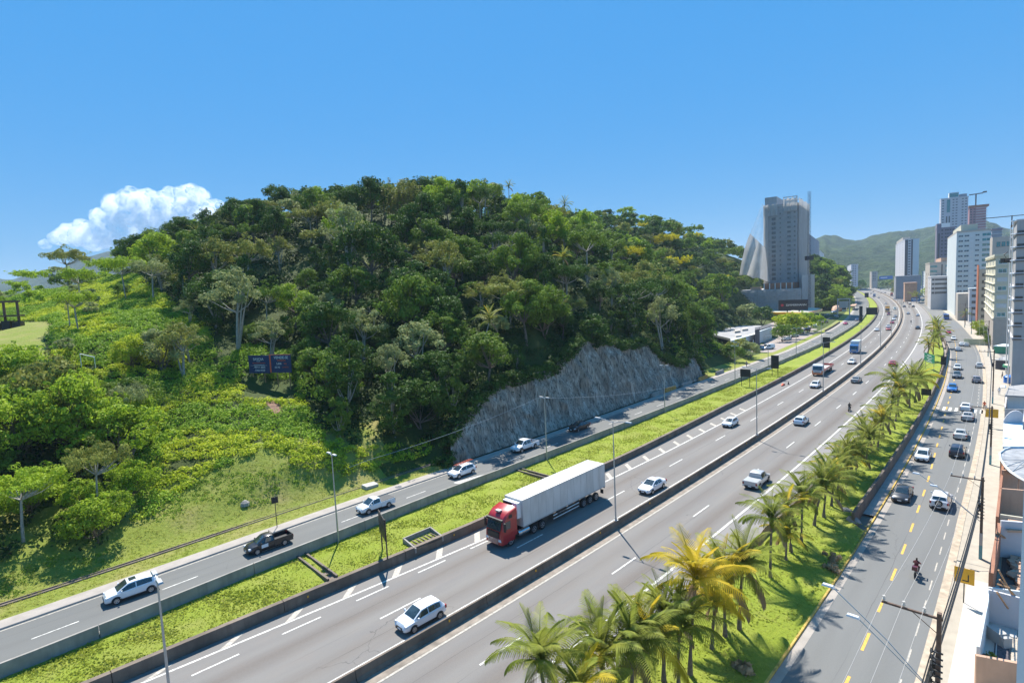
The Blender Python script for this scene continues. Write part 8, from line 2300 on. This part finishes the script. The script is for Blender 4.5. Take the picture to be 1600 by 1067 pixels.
# hedges, street trees of the town
def town_tree(px_, py_, kind, col_, sc, lab, z=-1.4, lod=True, stretch=1.0):
    c = at(px_, py_, z); tree(kind, col_, (c.x, c.y, z), sc, lab, None, lod=lod, name='town_tree', stretch=stretch)
town_tree(1462, 471, 'bushy', 'bright', 2.4, 'broad bright green tree before the office building'); town_tree(1474, 474, 'bushy', 'mid', 1.9, 'green tree beside the foot of the tall white block')
town_tree(1533, 520, 'bushy', 'lime', .8, 'lime green shrub behind the town hedge', lod=False); town_tree(1541, 530, 'bushy', 'mid', .8, 'mid green shrub behind the town hedge', lod=False); town_tree(1507, 497, 'round', 'mid', .9, 'small round tree at the foot of the tall white block')
town_tree(1553, 540, 'bushy', 'mid', .6, 'small shrub by the garden wall', lod=False); town_tree(1566, 542, 'bushy', 'mid', .5, 'second small shrub by the garden wall', lod=False)
for (x, y, k, c_, sc, l) in ((1244, 522, 'bushy', 'lime', 1.4, 'spreading bright green tree before the petrol station'), (1226, 522, 'bushy', 'lime', 1.35, 'bright green tree joined to the spreading one'), (1264, 519, 'bushy', 'bright', 1.35, 'bright tree above the parked white cars'),
        (1222, 534, 'bushy', 'mid', 1.0, 'dark shrub mass under the spreading tree'), (1236, 530, 'bushy', 'mid', .9, 'low shrub beside the car park entrance'), (1191, 508, 'bushy', 'dark', 1.5, 'dark round tree behind the low modern building'), (1168, 506, 'bushy', 'grey', 1.7, 'brownish tree behind the flat roof'),
        (1155, 558, 'bushy', 'olive', .9, 'olive tree in front of the low modern building'), (1172, 561, 'bushy', 'grey', .8, 'pale leaved shrub in front of the low modern building'), (1146, 566, 'bushy', 'mid', .8, 'green shrub at the corner of the low building'),
        (1305, 480, 'umbrella', 'olive', 1.5, 'pale spreading tree at the service road fork'), (1330, 466, 'bushy', 'mid', 2.0, 'dark green tree at the bend of the fork'), (1322, 474, 'bushy', 'dark', 2.0, 'dark tree above the red-roofed shelter'), (1312, 470, 'round', 'dark', 1.8, 'tall dark tree above the fork'),
        (1345, 452, 'bushy', 'bright', 2.4, 'light green trees far along the fork')):
    town_tree(x, y, k, c_, sc, l, z=1.3)
for (x, y, k, c_, sc, l) in ((1404, 462, 'bushy', 'olive', 1.8, 'olive tree on the far lawn'), (1412, 460, 'bushy', 'mid', 1.8, 'green tree on the far lawn'), (1388, 452, 'bushy', 'mid', 2.6, 'dark green trees before the grey podium'), (1376, 449, 'bushy', 'mid', 3.0, 'green trees at the far end of the motorway'), (1400, 452, 'bushy', 'olive', 2.4, 'olive trees before the grey podium')):
    town_tree(x, y, k, c_, sc, l, z=-1)
for x, y, sc, l in ((1422, 472, 2.0, 'dark palm on the far lawn before the avenue'), (1427, 474, 1.8, 'second dark palm on the far lawn'), (1432, 476, 1.5, 'third palm on the far lawn')):
    c = at(x, y, -1); palm(c, 7.5, sc, l, group='palms on the far lawn', nf=15)
c = at(1508, 508, -1.4); palm(c, 5.5, 1.2, 'small palm in front of the pale podium building', group=None, nf=15, name='town_palm')
# wooded slope right of the wrapped tower: crowns in rows
rs = random.Random(12)
itm = []
for k in range(230):
    x = rs.uniform(1262, 1334); Yd = rs.uniform(400, 620)
    c = atY(x, 440, Yd); s, d = sd(c)
    if d > float(dA(s)) - 8: continue
    itm.append((c.x, c.y, tz(c.x, c.y) - .5, rs.uniform(1.0, 1.7), rs.choice(['round', 'bushy']), rs.choice([0, 1, 1, 2])))
mass('far_wood', itm, [FO[q] for q in mk], 'wooded slope between the wrapped tower and the service road fork', 'wood', 0.7, 1.3)

# ------------------------------------------------------------------ mountains
t = NT('mountain'); p = t.pos()
n1 = t.noise(p, .012, 6, .7); n2 = t.noise(p, .05, 5, .75)
mc = t.mix(t.ramp(n1, .35, .65), (.018, .036, .016, 1), (.05, .085, .025, 1)); mc = t.mix(t.math('MULTIPLY', t.ramp(n2, .45, .7), .6), mc, (.10, .13, .04, 1))
mountain_mat = t.done(t.principled(mc, .9, bump=t.math('ADD', n2, n1), bd=14.0, spec=.1))
def mountain(name, crest, Yc, depth, foot_z=-3, seed=0, rough=26):
    xs = np.linspace(crest[0][0], crest[-1][0], 150)
    ys = np.interp(xs, [q[0] for q in crest], [q[1] for q in crest]) + (vnoise(xs / 9, xs * 0, seed) - .5) * 1.6
    V = []; nr = 40
    for x, y in zip(xs, ys):
        top = atY(x, y, Yc); d = ray(x, y)
        for k in range(nr):
            f = k / (nr - 1); Yq = Yc - depth * (1 - f)
            z = foot_z + (top.z - foot_z) * (math.sin(f * math.pi / 2) ** 1.15)
            V.append((d.x * Yq, Yq, z))
    V = np.array(V); w = np.tile(np.sin(np.linspace(0, 1, nr) * np.pi) ** .7, len(xs))
    V[:, 2] += ((vnoise(V[:, 0] / 110, V[:, 1] / 110, seed + 1) - .5) * 2.2 + (vnoise(V[:, 0] / 40, V[:, 1] / 40, seed + 2) - .5)) * rough * w
    # far side
    return tag(link(name, np_mesh(name, V, grid_quads(len(xs), nr), mountain_mat, smooth=True)), kind='structure')
mountain('mountain', [(1255, 384), (1290, 375), (1300, 377.5), (1321, 382), (1345, 385), (1358, 381.5), (1371, 378), (1404, 371), (1428, 370), (1461, 360), (1490, 352), (1520, 350), (1550, 358), (1580, 366), (1640, 372), (1760, 395)], 2300, 1250, seed=3)
mountain('hills', [(-260, 440), (-60, 436), (20, 440), (45, 429), (68, 422), (100, 420), (140, 405), (168, 396.5), (185, 397), (230, 405), (320, 430), (420, 460)], 2600, 900, seed=9, rough=18)
mountain('hills', [(1240, 400), (1270, 396), (1310, 402), (1340, 408), (1380, 412), (1430, 415)], 1700, 500, seed=15, rough=14)
# ------------------------------------------------------------------ cloud

rc = np.random.default_rng(14)
def cloud_mesh():
    puffs = []
    outline = [(70, 382, 9), (92, 372, 14), (112, 366, 20), (135, 368, 22), (128, 352, 12), (150, 372, 24), (175, 374, 24), (200, 372, 26), (165, 340, 20), (185, 322, 22), (205, 312, 20), (228, 322, 26), (250, 330, 28),
               (215, 345, 30), (245, 352, 28), (270, 312, 22), (292, 304, 18), (312, 308, 16), (300, 330, 28), (275, 345, 28), (320, 345, 26), (235, 375, 24), (265, 375, 20), (170, 355, 22), (195, 350, 26), (345, 350, 24), (335, 325, 16)]
    Yc = 6000.0
    V, Fc = [], []
    bm = bmesh.new(); bmesh.ops.create_icosphere(bm, subdivisions=3, radius=1.0)
    sv = np.array([v.co for v in bm.verts]); sf = np.array([[v.index for v in f.verts] for f in bm.faces]); bm.free()
    Vs, Fs = [], []; n0 = 0
    for (x, y, r_) in outline:
        for k in range(6):
            rr = r_ * (1.0 if k == 0 else rc.uniform(.35, .6))
            a = rc.uniform(0, 6.28); q = 0 if k == 0 else r_ * .72
            c = atY(x + math.cos(a) * q, min(y + math.sin(a) * q * .8, 392), Yc + rc.uniform(-1, 1) * r_ * 5)
            R_ = rr / 850 * Yc
            nz_ = (vnoise(sv[:, 0] * 3 + n0, sv[:, 1] * 3 + sv[:, 2] * 2.3, 5) - .5) * .30 + (vnoise(sv[:, 0] * 7 + n0, sv[:, 1] * 6 + sv[:, 2] * 7, 6) - .5) * .18
            p_ = sv * (R_ * (1 + nz_))[:, None]
            Vs.append(p_ * np.array([1, 1, .85]) + np.array(c)); Fs.append(sf + n0); n0 += len(sv)
    return np.concatenate(Vs), np.concatenate(Fs)
V, Fq = cloud_mesh()
t = NT('cloud'); 
vs_n = t.n('VolumePrincipled'); vs_n.inputs['Color'].default_value = (1, 1, 1, 1); cn = t.noise(t.pos(), .011, 5, .62); t.set(vs_n.inputs['Density'], t.math('MULTIPLY', t.ramp(cn, .36, .58), .009)); vs_n.inputs['Anisotropy'].default_value = .45
t.t.links.new(vs_n.outputs[0], t.out.inputs[1])
ob = link('cloud', np_mesh('cloud', V, Fq, t.mat)); tag(ob, 'white cumulus cloud with a grey base beyond the low end of the hill', 'cloud', kind='stuff')
# ------------------------------------------------------------------ haze
hz = MB(); hz.box(-4400, 4400, -600, 4500, -2.7, 330)
t = NT('haze'); q = t.n('VolumePrincipled'); q.inputs['Color'].default_value = (.62, .78, 1.0, 1); q.inputs['Density'].default_value = .0001; q.inputs['Anisotropy'].default_value = .1
t.t.links.new(q.outputs[0], t.out.inputs[1])
tag(hz.build('haze', t.mat), 'thin bluish air over the whole place', kind='stuff')
SC.cycles.volume_bounces = 3
